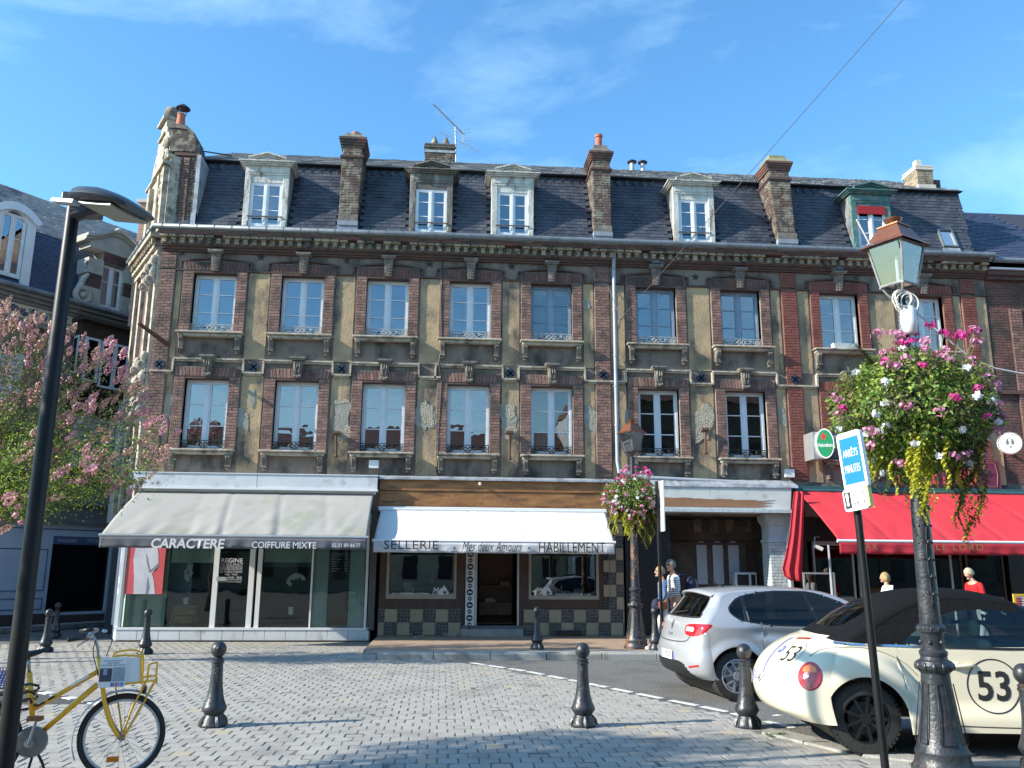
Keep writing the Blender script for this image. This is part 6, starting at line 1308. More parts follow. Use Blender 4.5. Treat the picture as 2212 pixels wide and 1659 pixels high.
# ornate lamp posts
LPP = [(.30, -.02), (.30, .04), (.27, .07), (.25, .13), (.255, .17), (.235, .20), (.205, .30), (.165, .50), (.142, .70), (.135, .80), (.150, .815), (.175, .84), (.18, .87), (.165, .90), (.13, .915), (.125, .94), (.135, .96), (.135, .98), (.112, 1.0), (.108, 1.12), (.112, 1.13), (.135, 1.15), (.14, 1.185), (.13, 1.20), (.105, 1.215), (.104, 1.26), (.10, 1.32), (.094, 1.8), (.084, 2.4), (.074, 3.0), (.066, 3.6), (.06, 3.85), (.062, 3.87), (.062, 3.9), (.03, 3.92)]
def lamppost(label, loc, sgn, rust, X_=0.0, H=4.62):
    t = thing('lamp_post', label, 'lamp post', loc, 0, 'ornate lamp posts with hanging flower baskets'); k = H/4.62
    mt = 'iron_rusty' if rust else 'iron_paint'
    m = MB(); m.lathe([(r, z*k+(X_*max(0, z-1.3)/2.6)) for r, z in LPP], (0, 0, 0), 32); m.build('post', mt, t, auto=35)
    m = MB(); rs = random.Random(3)
    for j in range(6):   # panel mouldings on the pedestal
        a = j*pi/3+.25; e = V((cos(a), sin(a), 0)); s_ = V((-sin(a), cos(a), 0))
        q = [e*.228+s_*.055+V((0, 0, .24*k)), e*.15+s_*.036+V((0, 0, .72*k)), e*.15-s_*.036+V((0, 0, .72*k)), e*.228-s_*.055+V((0, 0, .24*k))]; m.tube(q+[q[0]], .006, 5)
    for j in range(12): a = j*pi/6; m.sphere((.165*cos(a), .165*sin(a), .86*k), .028, 8, (1, 1, 1.3)); m.sphere((.13*cos(a), .13*sin(a), 1.17*k), .016, 6, (1, 1, 1.6))
    for j in range(6): a = j*pi/3-.2; m.sphere((.112*cos(a), .112*sin(a), 1.06*k), .022, 8)
    m.build('pedestal_ornament', mt, t, smooth=True)
    m = MB(); z = 1.35; ph = -1.7
    pts = []
    while z < 3.0: r = .099-.012*(z-1.4); pts.append((r*cos(ph), r*sin(ph), z*k)); z += .05; ph += .11*sin(z*3)+.09
    m.tube(pts, .007, 5)
    for i in range(2, len(pts), 3):
        x, y, zz = pts[i]; a = atan2(y, x)
        for s in (-1, 1):
            b = a+s*.55; r = .098; m.tube([(x, y, zz), (r*cos(a+s*.3), r*sin(a+s*.3), zz+.03), (r*cos(b), r*sin(b), zz+.045)], [.005, .014, .002], 5)
            m.sphere((.097*cos(a+s*.8), .097*sin(a+s*.8), zz+.01), .011, 6)
    m.build('vine_ornament', mt, t, smooth=True)
    # lantern
    zc = 3.9*k+X_; m = MB(); q = .135; Qt = .225; zl = 4.02*k+X_; zu = 4.42*k+X_; rz = radians(28)
    rot = lambda x, y, z: (x*cos(rz)-y*sin(rz), x*sin(rz)+y*cos(rz), z)
    cs = [(-1, -1), (1, -1), (1, 1), (-1, 1)]
    for (a, b) in cs:
        m.tube([rot(a*q, b*q, zl), rot(a*Qt*.93, b*Qt*.93, zu)], .012, 6); m.tube([(0, 0, zc-.02), rot(a*q*.55, b*q*.55, zc+.015), rot(a*q*.8, b*q*.8, zl-.05), rot(a*q, b*q, zl)], .010, 6); m.sphere(rot(a*q, b*q, zl-.012), .018, 8)
    for i in range(4): a, b = cs[i], cs[(i+1) % 4]; m.tube([rot(a[0]*q, a[1]*q, zl), rot(b[0]*q, b[1]*q, zl)], .013, 6)
    m.build('lantern_frame', 'iron_grey2' if not rust else mt, t, auto=50)
    for i in range(4):
        a, b = cs[i], cs[(i+1) % 4]; m = MB(); m.add([rot(a[0]*q, a[1]*q, zl+.01), rot(b[0]*q, b[1]*q, zl+.01), rot(b[0]*Qt*.92, b[1]*Qt*.92, zu), rot(a[0]*Qt*.92, a[1]*Qt*.92, zu)], [(0, 1, 2, 3)]); m.build('lantern_pane', 'glass_lamp', t)
    m = MB(); m.add([rot(a*q*.95, b*q*.95, zl+.004) for a, b in cs], [(0, 1, 2, 3)]); m.build('lantern_pane', 'glass_lamp', t)
    m = MB()
    def fr(h0, z0, h1, z1): m.add([rot(a*h0, b*h0, z0) for a, b in cs]+[rot(a*h1, b*h1, z1) for a, b in cs], [(0, 1, 5, 4), (1, 2, 6, 5), (2, 3, 7, 6), (3, 0, 4, 7)])
    E_ = .272; fr(E_, zu-.012, Qt*.95, zu+.035*k); fr(Qt*.95, zu+.035*k, .115, zu+.19*k); fr(.128, zu+.19*k, .128, zu+.203*k); m.add([rot(a*.128, b*.128, zu+.203*k) for a, b in cs], [(0, 1, 2, 3)]); fr(.128, zu+.19*k, .11, zu+.19*k)
    m.lathe([(.07, zu+.20*k), (.055, zu+.225*k), (.095, zu+.265*k), (.10, zu+.28*k), (.02, zu+.295*k)], (0, 0, 0), 20); m.build('lantern_roof', 'copper', t, auto=40)
    m = MB(); m.add([rot(a*Qt*.93, b*Qt*.93, zu-.002) for a, b in cs], [(3, 2, 1, 0)]); m.tube([rot(-.1, -.1, zu-.012), rot(.1, -.1, zu-.012), rot(.12, .07, zu-.012), rot(0, .12, zu-.012), rot(-.11, .07, zu-.012), rot(-.1, -.1, zu-.012)], .004, 4); m.build('reflector', 'lamp_inner', t)
    m = MB(); m.lathe([(.02, zl-.02), (.02, zu-.1)], (0, 0, 0), 8); m.build('lamp_holder', 'plastic_white', t)
    t.scale = (.86, .86, 1); return t
LA = pix_z(2040, 1668); lamp1 = lamppost('tall ornate lamp post in the right foreground with copper lantern and rust patches', LA, 1, False, .30)
LB_ = pix_z(1375, 1402, .10); lamp2 = lamppost('ornate lamp post by the kerb beside the carriage entrance, farther away', LB_, -1, True)
# white collar bag and rope on the foreground lamp
c = LA+V((0, 0, 4.13)); m = MB()
for i in range(9): m.torus((rnd(-.03, .03)-.02, -.065-.012*i*.6, rnd(-.03, .02)+.02), .085+rnd(-.02, .025), .007, (rnd(-.3, .3), 1, rnd(-.2, .2)), 20, 5)
o = m.build('rope_coil', 'rope_white'); o.location = c; tag(o, 'white rope coiled just under the foreground lantern', 'rope')
A = LA+V((.05, -.08, 4.11)); zt = 3.2; Bp = pix_y(2240, 812, LA.y-.1); m = MB(); n = 26; pts = []
mid = [pix_y(1958, 650, LA.y-.1), pix_y(1985, 680, LA.y-.1), pix_y(2040, 727, LA.y-.1), pix_y(2100, 776, LA.y-.1), pix_y(2150, 796, LA.y-.1), pix_y(2212, 808, LA.y-.1), pix_y(2300, 818, LA.y-.1)]
m.tube([A]+mid, .009, 6); tag(m.build('rope', 'rope_white', smooth=True), 'white rope swagged from the foreground lamp post out of the right edge', 'rope')
a, b = pix_y(1722, 483, LA.y-.25), pix_y(1866, 588, LA.y-.25); a = pix_y((3072+770*.463)/1.8517, (550+715*.463)/1.8517, LA.y-.2); b = pix_y((3072+880*.463)/1.8517, (550+925*.463)/1.8517, LA.y-.2); m = MB(); m.tube([a, b], .007, 6); m.box(b.x-.025, b.y-.01, b.z-.005, b.x+.025, b.y+.01, b.z+.004); m.sphere(a, .012, 8); tag(m.build('lamp_rod', 'rope_white'), 'short white rod sticking up from the left corner of the foreground lantern', 'rod')
sp = pix_y((3072+1215*.463)/1.8517, (1200+150*.463)/1.8517, LA.y-.08); m = MB(); m.lathe([(.02, -.17), (.06, -.15), (.075, -.05), (.07, .06), (.05, .10), (.03, .11)], (0, 0, 0), 16); o = m.build('loudspeaker', 'plastic_white', smooth=True); o.location = sp; tag(o, 'white oval loudspeaker clamped to the foreground lamp post above the flowers', 'speaker')
# modern street light at the left
S0 = pix_z(-2, 1745); top = pix_y(180, 430, S0.y); sl = thing('street_light', 'tall smooth black street light pole with flat head at the left edge', 'street light', S0)
zt = top.z; m = MB(); m.lathe([(.064, -.3), (.062, 2.0), (.05, zt-.02), (.046, zt)], (0, 0, 0), 32); m.build('pole', 'pole_black', sl, auto=50)
m = MB(); m.tube([(-.0, 0, zt-.16), (.12, .0, zt-.10), (.34, -.04, zt-.06)], [.055, .05, .045], 10); m.box(-.0, -.05, zt-.12, .25, .05, zt-.0); m.build('arm', 'lamp_grey', sl, auto=50)
hd = MB(); pr = [(0, .16, .085), (.10, .19, .10), (.30, .20, .095), (.5, .19, .07), (.66, .15, .035), (.72, .09, .01)]; rows = []
for x, hw, hz in pr: rows.append([(x, hw*cos(a), -.035+(hz if sin(a) > 0 else .0)*sin(a)**1+(0 if sin(a) >= 0 else .03*sin(a))) for a in [2*pi*i/20 for i in range(21)]])
hd.grid(rows); hd.add([rows[0][i] for i in range(20)], [tuple(range(20))]); hd.add([rows[-1][i] for i in range(20)], [tuple(range(20))[::-1]])
hb = hd.build('lamp_head', 'lamp_grey', sl, auto=40); hb.location = (.16, -.02, zt-.02); hb.rotation_euler = (radians(-4), radians(14), radians(-32)); hb.scale = (.80, 1.35, 1.25)
m = MB(); m.box(.12, -.13, -.078, .62, .13, -.066); pn = m.build('led_panel', 'led_panel', sl); pn.location = hb.location; pn.rotation_euler = hb.rotation_euler; pn.scale = hb.scale
m = MB(); m.box(-.02, -.2, -.03, .16, .2, .05); pn = m.build('driver_box', 'lamp_grey', sl, bevel=.01); pn.location = (-.04, .1, zt-.03)
m = MB(); m.box(.06, -.24, -.0, .34, -.17, .03); pn = m.build('hinge_plate', 'pipe_grey', sl); pn.location = (-.0, .0, zt-.13); pn.rotation_euler = hb.rotation_euler
# parking sign on a black post (foreground) 
PP = pix_z(1922, 1745); tp = pix_y(1828, 935, PP.y); pz = thing('parking_sign', 'blue sign reading ARRETS MINUTES with small white plate, on a leaning black post', 'sign', PP)
le = V((pix_y(1845, 1000, PP.y).x-PP.x, .03, pix_y(1845, 1000, PP.y).z)); m = MB(); m.tube([(0, 0, -.02), le], .029, 16); m.sphere(le, .028, 10); 
m.build('post', 'pole_black', pz, auto=50)
def facepts(quad, Y): return [pix_y(x, y, Y)-PP for x, y in quad]
# panel oriented obliquely: left edge nearer
def signpanel(c_px, w_, h, mat_face, ang, name, rim):
    c = pix_y(c_px[0], c_px[1], PP.y-.05)-PP; R = Matrix.Rotation(ang, 3, 'Z') @ Matrix.Rotation(radians(-6.2), 3, 'Y')
    ux, uz = R @ V((1, 0, 0)), R @ V((0, 0, 1)); un = ux.cross(uz); m = MB(); r = .03; pts = []
    for sx, sz, a0 in ((1, 1, 0), (-1, 1, pi/2), (-1, -1, pi), (1, -1, 3*pi/2)):
        for k in range(5): a = a0+k*pi/8; pts.append(c+ux*(sx*(w_/2-r)+r*cos(a))+uz*(sz*(h/2-r)+r*sin(a)))
    m.prism(pts, -un*.035); o = m.build(name, mat_face, pz, fix=True); return o, c, ux, uz, un
def onsign(S, u, v, w_, h, mat, nm='field', d=.003):
    o, c, ux, uz, un = S; m = MB(); q = c+ux*u+uz*v+un*d; m.add([q-ux*w_/2-uz*h/2, q+ux*w_/2-uz*h/2, q+ux*w_/2+uz*h/2, q-ux*w_/2+uz*h/2], [(0, 1, 2, 3)]); return m.build(nm, mat, pz)
AN = radians(-66)
S1 = signpanel((1840, 994), .225, .45, 'sign_white', AN, 'sign_plate', None); onsign(S1, 0, 0, .18, .36, 'sign_blue')
for s, v in (('ARRÊTS', .065), ('MINUTES', -.065)): text(s, 'lettering', 'sign_white', pz, S1[1]+S1[2]*.0+S1[3]*v, S1[2], S1[3], .142, .062 if s[0] == 'M' else .075, .006, 0, .0, 1)
S2 = signpanel((1848, 1078), .225, .17, 'sign_white', AN, 'sub_plate', None)
m = MB(); c, ux, uz, un = S2[1:]; m.prism([c+ux*.114-uz*.07, c+ux*.114+uz*.07, c+ux*.114+uz*.07-un*.04, c+ux*.114-uz*.07-un*.04], ux*.012); m.build('yellow_edge', 'sign_yellow', pz, fix=True)
onsign(S2, -.07, 0, .058, .125, 'letter_black'); text('!', 'lettering', 'sign_white', pz, c-ux*.07+uz*.005, ux, uz, .026, .10, .006, 0, .06)
text('MAXI 5 mn', 'lettering', 'letter_black', pz, c+ux*.035+uz*.035, ux, uz, .11, .032, .004); text('de 8h a 18h', 'lettering', 'letter_black', pz, c+ux*.035-uz*.03, ux, uz, .115, .035, .004)
# second parking sign seen edge-on by the kerb
P2 = pix_z(1432, 1407, .1); z2 = pix_y(1429, 1040, P2.y).z; ps2 = thing('sign_post', 'thin black post with a sign seen edge-on, in front of the walking couple', 'sign', P2); m = MB(); m.tube([(0, 0, 0), (-.03, 0, z2-.1)], .036, 12); m.build('post', 'pole_black', ps2, auto=50)
m = MB(); m.box(.025, -.26, z2-1.12, .06, .26, z2-.1); m.build('sign_plate', 'plastic_white', ps2, bevel=.008)
# bar signs
p = pix_y(1775, 960, -.7); bs = thing('bar_sign', 'green oval beer sign with red star on a silver box, fixed to red brick wall', 'sign', p)
m = MB(); m.box(-.20, .06, -.36, .10, .60, .32); m.build('box', 'alu', bs, bevel=.01)
R = Matrix.Rotation(radians(-18), 3, 'Z'); ux = R @ V((1, 0, 0)); un = V((ux.y, -ux.x, 0)); cc = V((.06, -.06, .02)); m = MB()
for (sa, sb, d, th) in ((.215, .37, 0, .05),): m.prism([cc+ux*(sa*cos(2*pi*i/28))+V((0, 0, sb*sin(2*pi*i/28))) for i in range(28)], -un*.12); m.build('rim', 'sign_white', bs, fix=True)
m = MB(); m.add([cc+un*.003+ux*(.19*cos(2*pi*i/28))+V((0, 0, .34*sin(2*pi*i/28))) for i in range(28)], [tuple(range(28))]); m.build('oval', 'sign_green', bs)
m = MB(); cs_ = cc+un*.006+V((0, 0, .17))-ux*.03; m.add([cs_+ux*((.09 if i % 2 == 0 else .036)*cos(pi/2+pi*i/5))+V((0, 0, (.12 if i % 2 == 0 else .048)*sin(pi/2+pi*i/5))) for i in range(10)], [tuple(range(10))]); m.build('star', 'star_red', bs)
text('Heineken', 'lettering', 'sign_white', bs, cc+un*.006+V((0, 0, -.04)), ux, (0, 0, 1), .34, .10, .002, 0, .01)
p = pix_y(2182, 957, -.7); rs_ = thing('round_sign', 'round white brewery sign with dog head drawing at the right edge', 'sign', p); R = Matrix.Rotation(radians(-28), 3, 'Z'); ux = R @ V((1, 0, 0)); un = V((ux.y, -ux.x, 0)); ax = -un
m = MB(); m.lathe([(.28, 0), (.28, .16)], (0, 0, 0), 36, -un); m.build('drum', 'sign_white', rs_, auto=40); m = MB(); m.torus(un*.002, .268, .008, un, 36, 4); m.torus(un*.002, .185, .004, un, 36, 4); m.build('ring', 'letter_black', rs_)
for i, ch in enumerate('LAGUNITAS BREWING'):
    if ch == ' ': continue
    a = radians(195-12.5*i); rad = ux*cos(a)+V((0, 0, sin(a))); tang = ux*sin(a)-V((0, 0, cos(a))); text(ch, 'lettering', 'letter_black', rs_, rad*.225, tang, rad, .036 if ch != 'I' else .012, .045, .004)
m = MB(); dog = [(-.07, .1), (-.1, .0), (-.07, -.06), (-.045, -.02), (-.04, -.1), (0, -.13), (.04, -.1), (.045, -.02), (.07, -.06), (.1, 0), (.07, .1), (0, .13)]; m.add([ux*a+V((0, 0, b))+un*.004 for a, b in dog], [tuple(range(12))]); dg = m.build('dog_head', 'valance_grey', rs_)
m = MB(); 
for pts in ([(-.035, .09), (-.02, .0), (-.03, -.08), (0, -.1), (.03, -.08), (.02, 0), (.035, .09), (0, .11)],): m.add([ux*a+V((0, 0, b))+un*.006 for a, b in pts], [tuple(range(8))])
m.build('muzzle', 'sign_white', dg); m = MB()
for a, b, r in ((0, -.075, .014), (-.022, .04, .007), (.022, .04, .007)): m.lathe([(r, 0), (r, .001)], ux*a+V((0, 0, b))+un*.008, 8, un)
m.build('eyes_nose', 'letter_black', dg)
m = MB(); m.box(.1, .0, -.02, .2, .7, .02); m.build('bracket', 'iron_black', rs_)
# easel menu board at the right edge
p = pix_z(2205, 1452, .1); p = V((pix_y(2203, 1340, -3.4).x, -3.4, .12)); eb = thing('menu_board', 'yellow framed menu board standing at the right edge before the cafe', 'menu board', p)
w_ = .75; zt_ = pix_y(2203, 1283, -3.4).z-.12; m = MB()
for (a, b, c, d) in ((-.09, 0, -.04, zt_), (w_, 0, w_+.05, zt_), (-.04, zt_-.05, w_, zt_), (-.04, .3, w_, .35)): m.box(a, -.02, b, c, .02, d)
m.build('frame', 'awning_yellow2', eb); m = MB(); m.box(-.04, -.01, .35, w_, .01, zt_-.05); m.build('panel', 'sign_white', eb); m = MB()
for i in range(14): m.box(.0+rnd(0, .03), -.013, .4+i*.05, rnd(.3, .6), -.0105, .42+i*.05)
m.build('menu_lines', 'letter_black', eb); m = MB(); m.box(-.03, -.013, zt_-.3, .08, -.0106, zt_-.07); m.build('menu_patch', 'poster_red', eb)
# long span wires above the street
c2 = thing('overhead_wire', 'long taut steel wire slanting up across the sky from the terrace wall', 'wire', (0, 0, 0)); W0 = pix_y(1341, 689, -.25); Wd = pix_y(1950, 0, -8.0)
Wm = pix_y(1341, 689, -.25); m = MB(); e = Wm+(Wd-Wm)*1.25; m.tube([Wm, Wm+(Wd-Wm)*.5, e], .007, 5); m.tube([pix_y(1311, 612, -.06), Wm], .009, 5); m.tube([Wm, Wm+V((-.02, .18, -.22))], .012, 5); m.sphere(Wm, .035, 8); m.build('wire', 'pipe_dull', c2)
# pigeons on the keystones
for px, py, s in ((1417, 577, 1), (1815, 590, -1)):
    p = pix_y(px, py+5, -.15); m = MB(); m.sphere((0, 0, .10), .085, 12, (1.5, .9, .85)); m.sphere((s*-.12, 0, .18), .042, 10); m.tube([(s*-.08, 0, .12), (s*-.115, 0, .17)], [.05, .035], 8); m.tube([(s*.1, 0, .09), (s*.24, 0, .05)], [.05, .02], 6); m.tube([(s*-.15, 0, .18), (s*-.185, 0, .172)], [.012, .003], 5)
    for q in (-.025, .025): m.tube([(0, q, .05), (0, q, 0)], .008, 4)
    o = m.build('pigeon', 'pigeon', smooth=True); o.location = V((p.x, -.15, 9.445)); tag(o, 'grey pigeon perched on the keystone %s' % ('right of the downpipe under the cornice' if s > 0 else 'above the red brick window near the right lantern'), 'pigeon')
# low folding sandwich board legs left on the pavement
a = pix_z(1010, 1380, .12)

rk = thing('folded_rack', 'thin white metal rack legs lying open on the pavement left of the doorstep', 'rack', pix_z(938, 1372, .13)); m = MB(); o = V(rk.location)
for pts in ([(880, 1372), (935, 1361), (985, 1367)], [(895, 1377), (935, 1367), (985, 1374)]): m.tube([pix_z(x, y, .16)-o for x, y in pts], .012, 6)
m.tube([pix_z(936, 1366, .15)-o, pix_z(936, 1366, .15)-o+V((0, 0, .12))], .03, 8); m.build('legs', 'iron_grey', rk)
p = pix_y(1806, 928, -.02); m = MB(); m.box(-.22, 0, -.75, .62, .02, .45); o = m.build('dining_room_board', 'valance_grey', hD); o.location = (p.x, -.05, p.z)
for s_, x, z, w_, h_ in (('Salle', .0, .22, .30, .14), ('au', .0, .02, .14, .10), ('1er Etage', .1, -.2, .55, .14)): text(s_, 'lettering', 'letter_pale', o, (x, -.004, z), (1, 0, 0), (0, 0, 1), w_, h_, .002)
p = pix_y(1825, 757, -.1); m = MB(); m.prism([(-.30, -.1, 0), (.30, -.1, 0), (.33, -.13, .14), (-.33, -.13, .14)], (0, .2, 0)); o = m.build('window_box', 'plastic_white', None, fix=True); o.location = (p.x, -.06, UPZ+.005); tag(o, 'empty white window box on the upper sill of the red brick trimmed house', 'window box')
# ---------------------------------------------------------------- plants
def leafmat(name, c, c2, tr=.35, rough=.5):
    m = M(name, c, c2, 9, rough, island=.7); nt = m.node_tree; b = nt.nodes['Principled BSDF']; o = nt.nodes['Material Output']; t = nt.nodes.new('ShaderNodeBsdfTranslucent'); x = nt.nodes.new('ShaderNodeMixShader'); x.inputs[0].default_value = tr
    src = b.inputs['Base Color'].links[0].from_socket; nt.links.new(src, t.inputs['Color']); nt.links.new(b.outputs[0], x.inputs[1]); nt.links.new(t.outputs[0], x.inputs[2]); nt.links.new(x.outputs[0], o.inputs['Surface']); return m
leafmat('leaf_green', (.11, .21, .03), (.20, .32, .05), .42); leafmat('leaf_bright', (.28, .40, .06), (.40, .48, .09), .42); leafmat('leaf_dark', (.035, .08, .02), (.07, .14, .03)); leafmat('leaf_dry', (.16, .12, .06), (.10, .09, .04)); leafmat('leaf_yellow', (.66, .60, .06), (.46, .50, .07)); leafmat('leaf_olive', (.11, .12, .03), (.18, .15, .05))
leafmat('petal_pink', (.66, .22, .40), (.74, .36, .52), .3); leafmat('petal_magenta', (.55, .02, .22), (.62, .06, .30), .3); leafmat('petal_white', (.80, .80, .80), (.72, .72, .76), .3); leafmat('petal_rose', (.60, .27, .30), (.68, .40, .42), .3); leafmat('petal_faded', (.46, .26, .22), (.56, .36, .28), .3)
M('bark', (.16, .12, .09), (.26, .21, .16), 12, .85, bump=.6, stretch=(1, 1, .3)); M('bark_dark', (.05, .04, .03), (.09, .07, .05), 12, .9, bump=.6)
class Leaves:
    def __init__(s): s.v, s.f, s.m = [], [], []
    def leaf(s, p, d, n, l, w_, mi):
        d = d.normalized(); q = d.cross(n); q = q.normalized() if q.length > 1e-4 else V((1, 0, 0)); k = len(s.v)
        s.v += [tuple(p), tuple(p+d*l*.45+q*w_*.5+n*.0), tuple(p+d*l-V((0, 0, l*.12))), tuple(p+d*l*.45-q*w_*.5)]; s.f.append((k, k+1, k+2, k+3)); s.m.append(mi)
    def build(s, name, mats, parent):
        me = bpy.data.meshes.new(name); me.from_pydata(s.v, [], s.f); [me.materials.append(MATS[x]) for x in mats]; me.polygons.foreach_set('material_index', s.m); me.update()
        o = bpy.data.objects.new(name, me); COL.objects.link(o); o.parent = parent; o['kind'] = 'stuff'; return o
RS = random.Random(11)
def rv(): 
    while True:
        v = V((RS.uniform(-1, 1), RS.uniform(-1, 1), RS.uniform(-1, 1)))
        if .05 < v.length < 1: return v.normalized()
def cluster_mesh(name, mat, n, r, pr, flat=.7):
    m = MB()
    for i in range(n):
        d = rv(); d.z = abs(d.z)*.8 if i % 3 else d.z; c = d*r*RS.uniform(.5, 1); c.z *= flat; nn = (d+rv()*.5).normalized(); u = nn.orthogonal().normalized(); w_ = nn.cross(u); k = 5
        m.add([c]+[c+(u*cos(2*pi*j/(2*k))+w_*sin(2*pi*j/(2*k)))*pr*(1 if j % 2 == 0 else .62)+nn*pr*.2 for j in range(2*k)], [(0, 1+j, 1+(j+1) % (2*k)) for j in range(2*k)])
    return m.mesh(name, mat)
CL = {'pink': [cluster_mesh('flower_cluster', 'petal_pink', 18, .06, .02) for i in range(3)], 'magenta': [cluster_mesh('flower_cluster', 'petal_magenta', 14, .05, .02) for i in range(2)], 'white': [cluster_mesh('petunia', 'petal_white', 4, .03, .034) for i in range(3)]}
def basket(label, loc, R, n, seed=1, zsc=.92):
    t = thing('hanging_basket', label, 'flower basket', loc, 0, 'flower baskets on the lamp posts'); global RS; RS = random.Random(seed)
    m = MB(); m.lathe([(.12, -.30), (.34, -.22), (.42, -.05), (.42, .02), (.38, .02), (.36, -.06)], (0, 0, 0), 24); m.build('planter', 'bark_dark', t)
    L_ = Leaves()
    for i in range(n):
        d = rv(); k = .62+.38*RS.random()**.6; lump = 1+.16*noise.noise(d*2.3+V((seed, 0, 0)))+.10*noise.noise(d*6)
        if d.z < -.25: k *= .95
        p = V((d.x*R*k*lump, d.y*R*k*lump, d.z*R*zsc*k*lump)); 
        if d.z > .55: p.z *= .84
        s = noise.noise(d*2.6+V((9, seed, 2))); mi = 0 if s > .12 else (1 if s > -.05 else (2 if s > -.22 else 4)); mi = 3 if RS.random() < .10 else mi
        if RS.random() < .3: mi = RS.choice((0, 1, 2, 4))
        L_.leaf(p, (d*.6+rv()*.8+V((0, 0, -.2))), (d+rv()*.5), RS.uniform(.028, .06), RS.uniform(.018, .036), mi)
    for j in range(26):   # stray sprigs breaking the outline
        d = rv(); d.z = d.z*.7; p = d*R*.95; e = p+d*R*RS.uniform(.12, .3)+V((0, 0, RS.uniform(-.05, .08)))
        for q in range(12): L_.leaf(p.lerp(e, q/11), rv()+d, rv(), .035, .016, RS.choice((0, 1, 3, 4)))
    L_.build('foliage', ['leaf_green', 'leaf_bright', 'leaf_dark', 'leaf_dry', 'leaf_olive'], t)
    # trailing vines
    for j in range(46):
        a = RS.uniform(0, 2*pi); front = sin(a) < 0; r = R*RS.uniform(.45, .9); top = V((r*cos(a), r*sin(a), -R*.35)); ln = RS.uniform(.3, .7)*(R/.72)
        yel = j % 3 != 2; 
        if j < 9: top = V((-R*.36+.022*j, -R*.5, -R*.3)); ln = .86*(R/.72)-.05*abs(j-4); yel = True
        elif j < 21: top = V((R*.22+.03*(j-9), -R*.35, -R*.4)); ln = 1.0*(R/.72)-.055*abs(j-13); yel = j % 3 == 0
        v = Leaves(); nl = int(ln/.011)
        for q in range(nl):
            u = q/nl; p = top+V((.03*sin(q*.21+j), .02*cos(q*.17), -ln*u))
            for w_ in range(2): d = V((cos(q*2.4+w_*pi+j), sin(q*2.4+w_*pi), -.5)); v.leaf(p, d, V((0, 0, 1))+rv()*.4, .042*(1-.45*u), .034*(1-.4*u), 0 if yel and (u > .1 or j < 10) else 1)
        o = v.build('trailing_vine', ['leaf_yellow', 'leaf_olive'], t); del o['kind']
    for j in range(84):
        d = rv(); d.y = -abs(d.y) if j % 4 else d.y
        kind = 'pink' if j % 5 < 2 else ('white' if j % 5 < 4 else 'magenta'); 
        if kind == 'white': d.z = d.z*.6-.15; d.normalize()
        p = V((d.x*R, d.y*R, d.z*R*zsc*(.86 if d.z > .5 else 1)))*1.02; inst('flower_cluster' if kind != 'white' else 'petunia', RS.choice(CL[kind]), t, p, (RS.uniform(-.5, .5), RS.uniform(-.5, .5), RS.uniform(0, 6)), (1.0,)*3)
    for j in range(14):
        a = -.25+RS.uniform(-.9, .9); p = V((R*(.1+.62*RS.random())*(1 if j % 3 else -.7), -R*.3+RS.uniform(-.2, .2), R*.70+RS.uniform(.06, .24))); m = MB(); m.tube([V((p.x*.7, p.y, R*.5)), p], .004, 4); m.build('flower_stalk', 'leaf_olive', t); inst('flower_cluster', RS.choice(CL['magenta' if j % 2 else 'pink']), t, p, (0, 0, j), (1.15,)*3)
    m = MB()
    for j in range(22):
        a = radians(RS.uniform(150, 205)); p0 = V((R*.5*cos(a), -.1, R*.45)); e = RS.uniform(.25, .5); m.tube([p0, p0+V((-e*.55, -.1, e*.55)), p0+V((-e*1.15, -.12, e*.3-RS.uniform(0, .3)))], [.003, .0025, .001], 3)
    m.build('grass_blades', 'leaf_olive', t, kind='stuff'); return t
bk = basket('big foreground basket of pink and white flowers with yellow vines on the right lamp post', V((LA.x+.0, LA.y-.02, pix_y(1985, 888, LA.y).z)), .70, 15000, 3)
b2 = basket('smaller distant basket of pink and white flowers on the lamp post by the kerb', V((LB_.x-.05, LB_.y-.05, pix_y(1373, 1078, LB_.y).z)), .58, 7500, 8)
# crape myrtle on the left
def spray_mesh(mats, n, l, r, seed, name):
    rs = random.Random(seed); m = MB(); 
    for i in range(n):
        t_ = rs.random(); a = rs.uniform(0, 2*pi); rr = r*(sin(pi*min(1, t_*1.05))**.6)*rs.uniform(.5, 1); c = V((rr*cos(a), rr*sin(a), l*t_)); nn = V((cos(a), sin(a), .4+rs.uniform(-.4, .4))).normalized(); u = nn.orthogonal().normalized(); w_ = nn.cross(u); pr = rs.uniform(.012, .024); m.mi = rs.randrange(len(mats)) if rs.random() < .35 else 0
        m.add([c+(u*cos(2*pi*j/5)+w_*sin(2*pi*j/5))*pr for j in range(5)], [(0, 1, 2, 3, 4)])
    m.mi = 0; return m.mesh(name, mats)
SPM = [spray_mesh(['petal_rose', 'petal_pink', 'petal_faded'], 90, .26, .085, i, 'flower_panicle') for i in range(4)]; SPF = [spray_mesh(['petal_faded', 'leaf_dry', 'petal_rose'], 80, .30, .08, i+9, 'flower_panicle') for i in range(3)]
TY = -5.0; tr = pix_z(-90, 1480); T0 = V((pix_y(-190, 1500, TY).x, TY, 0)); ct = thing('crape_myrtle', 'pink flowering tree with green and bronze leaves reaching in from the left edge', 'tree', T0)
ZC = pix_y(60, 1125, TY).z; RS = random.Random(21); cc = pix_y(55, 945, TY)-T0; m = MB(); m.tube([(0, 0, -.05), (.05, 0, .8), (.12, .02, 1.6), (.2, 0, 2.5)], [.11, .09, .08, .07], 10); m.build('trunk', 'bark', ct, auto=60)
L_ = Leaves(); tips = []
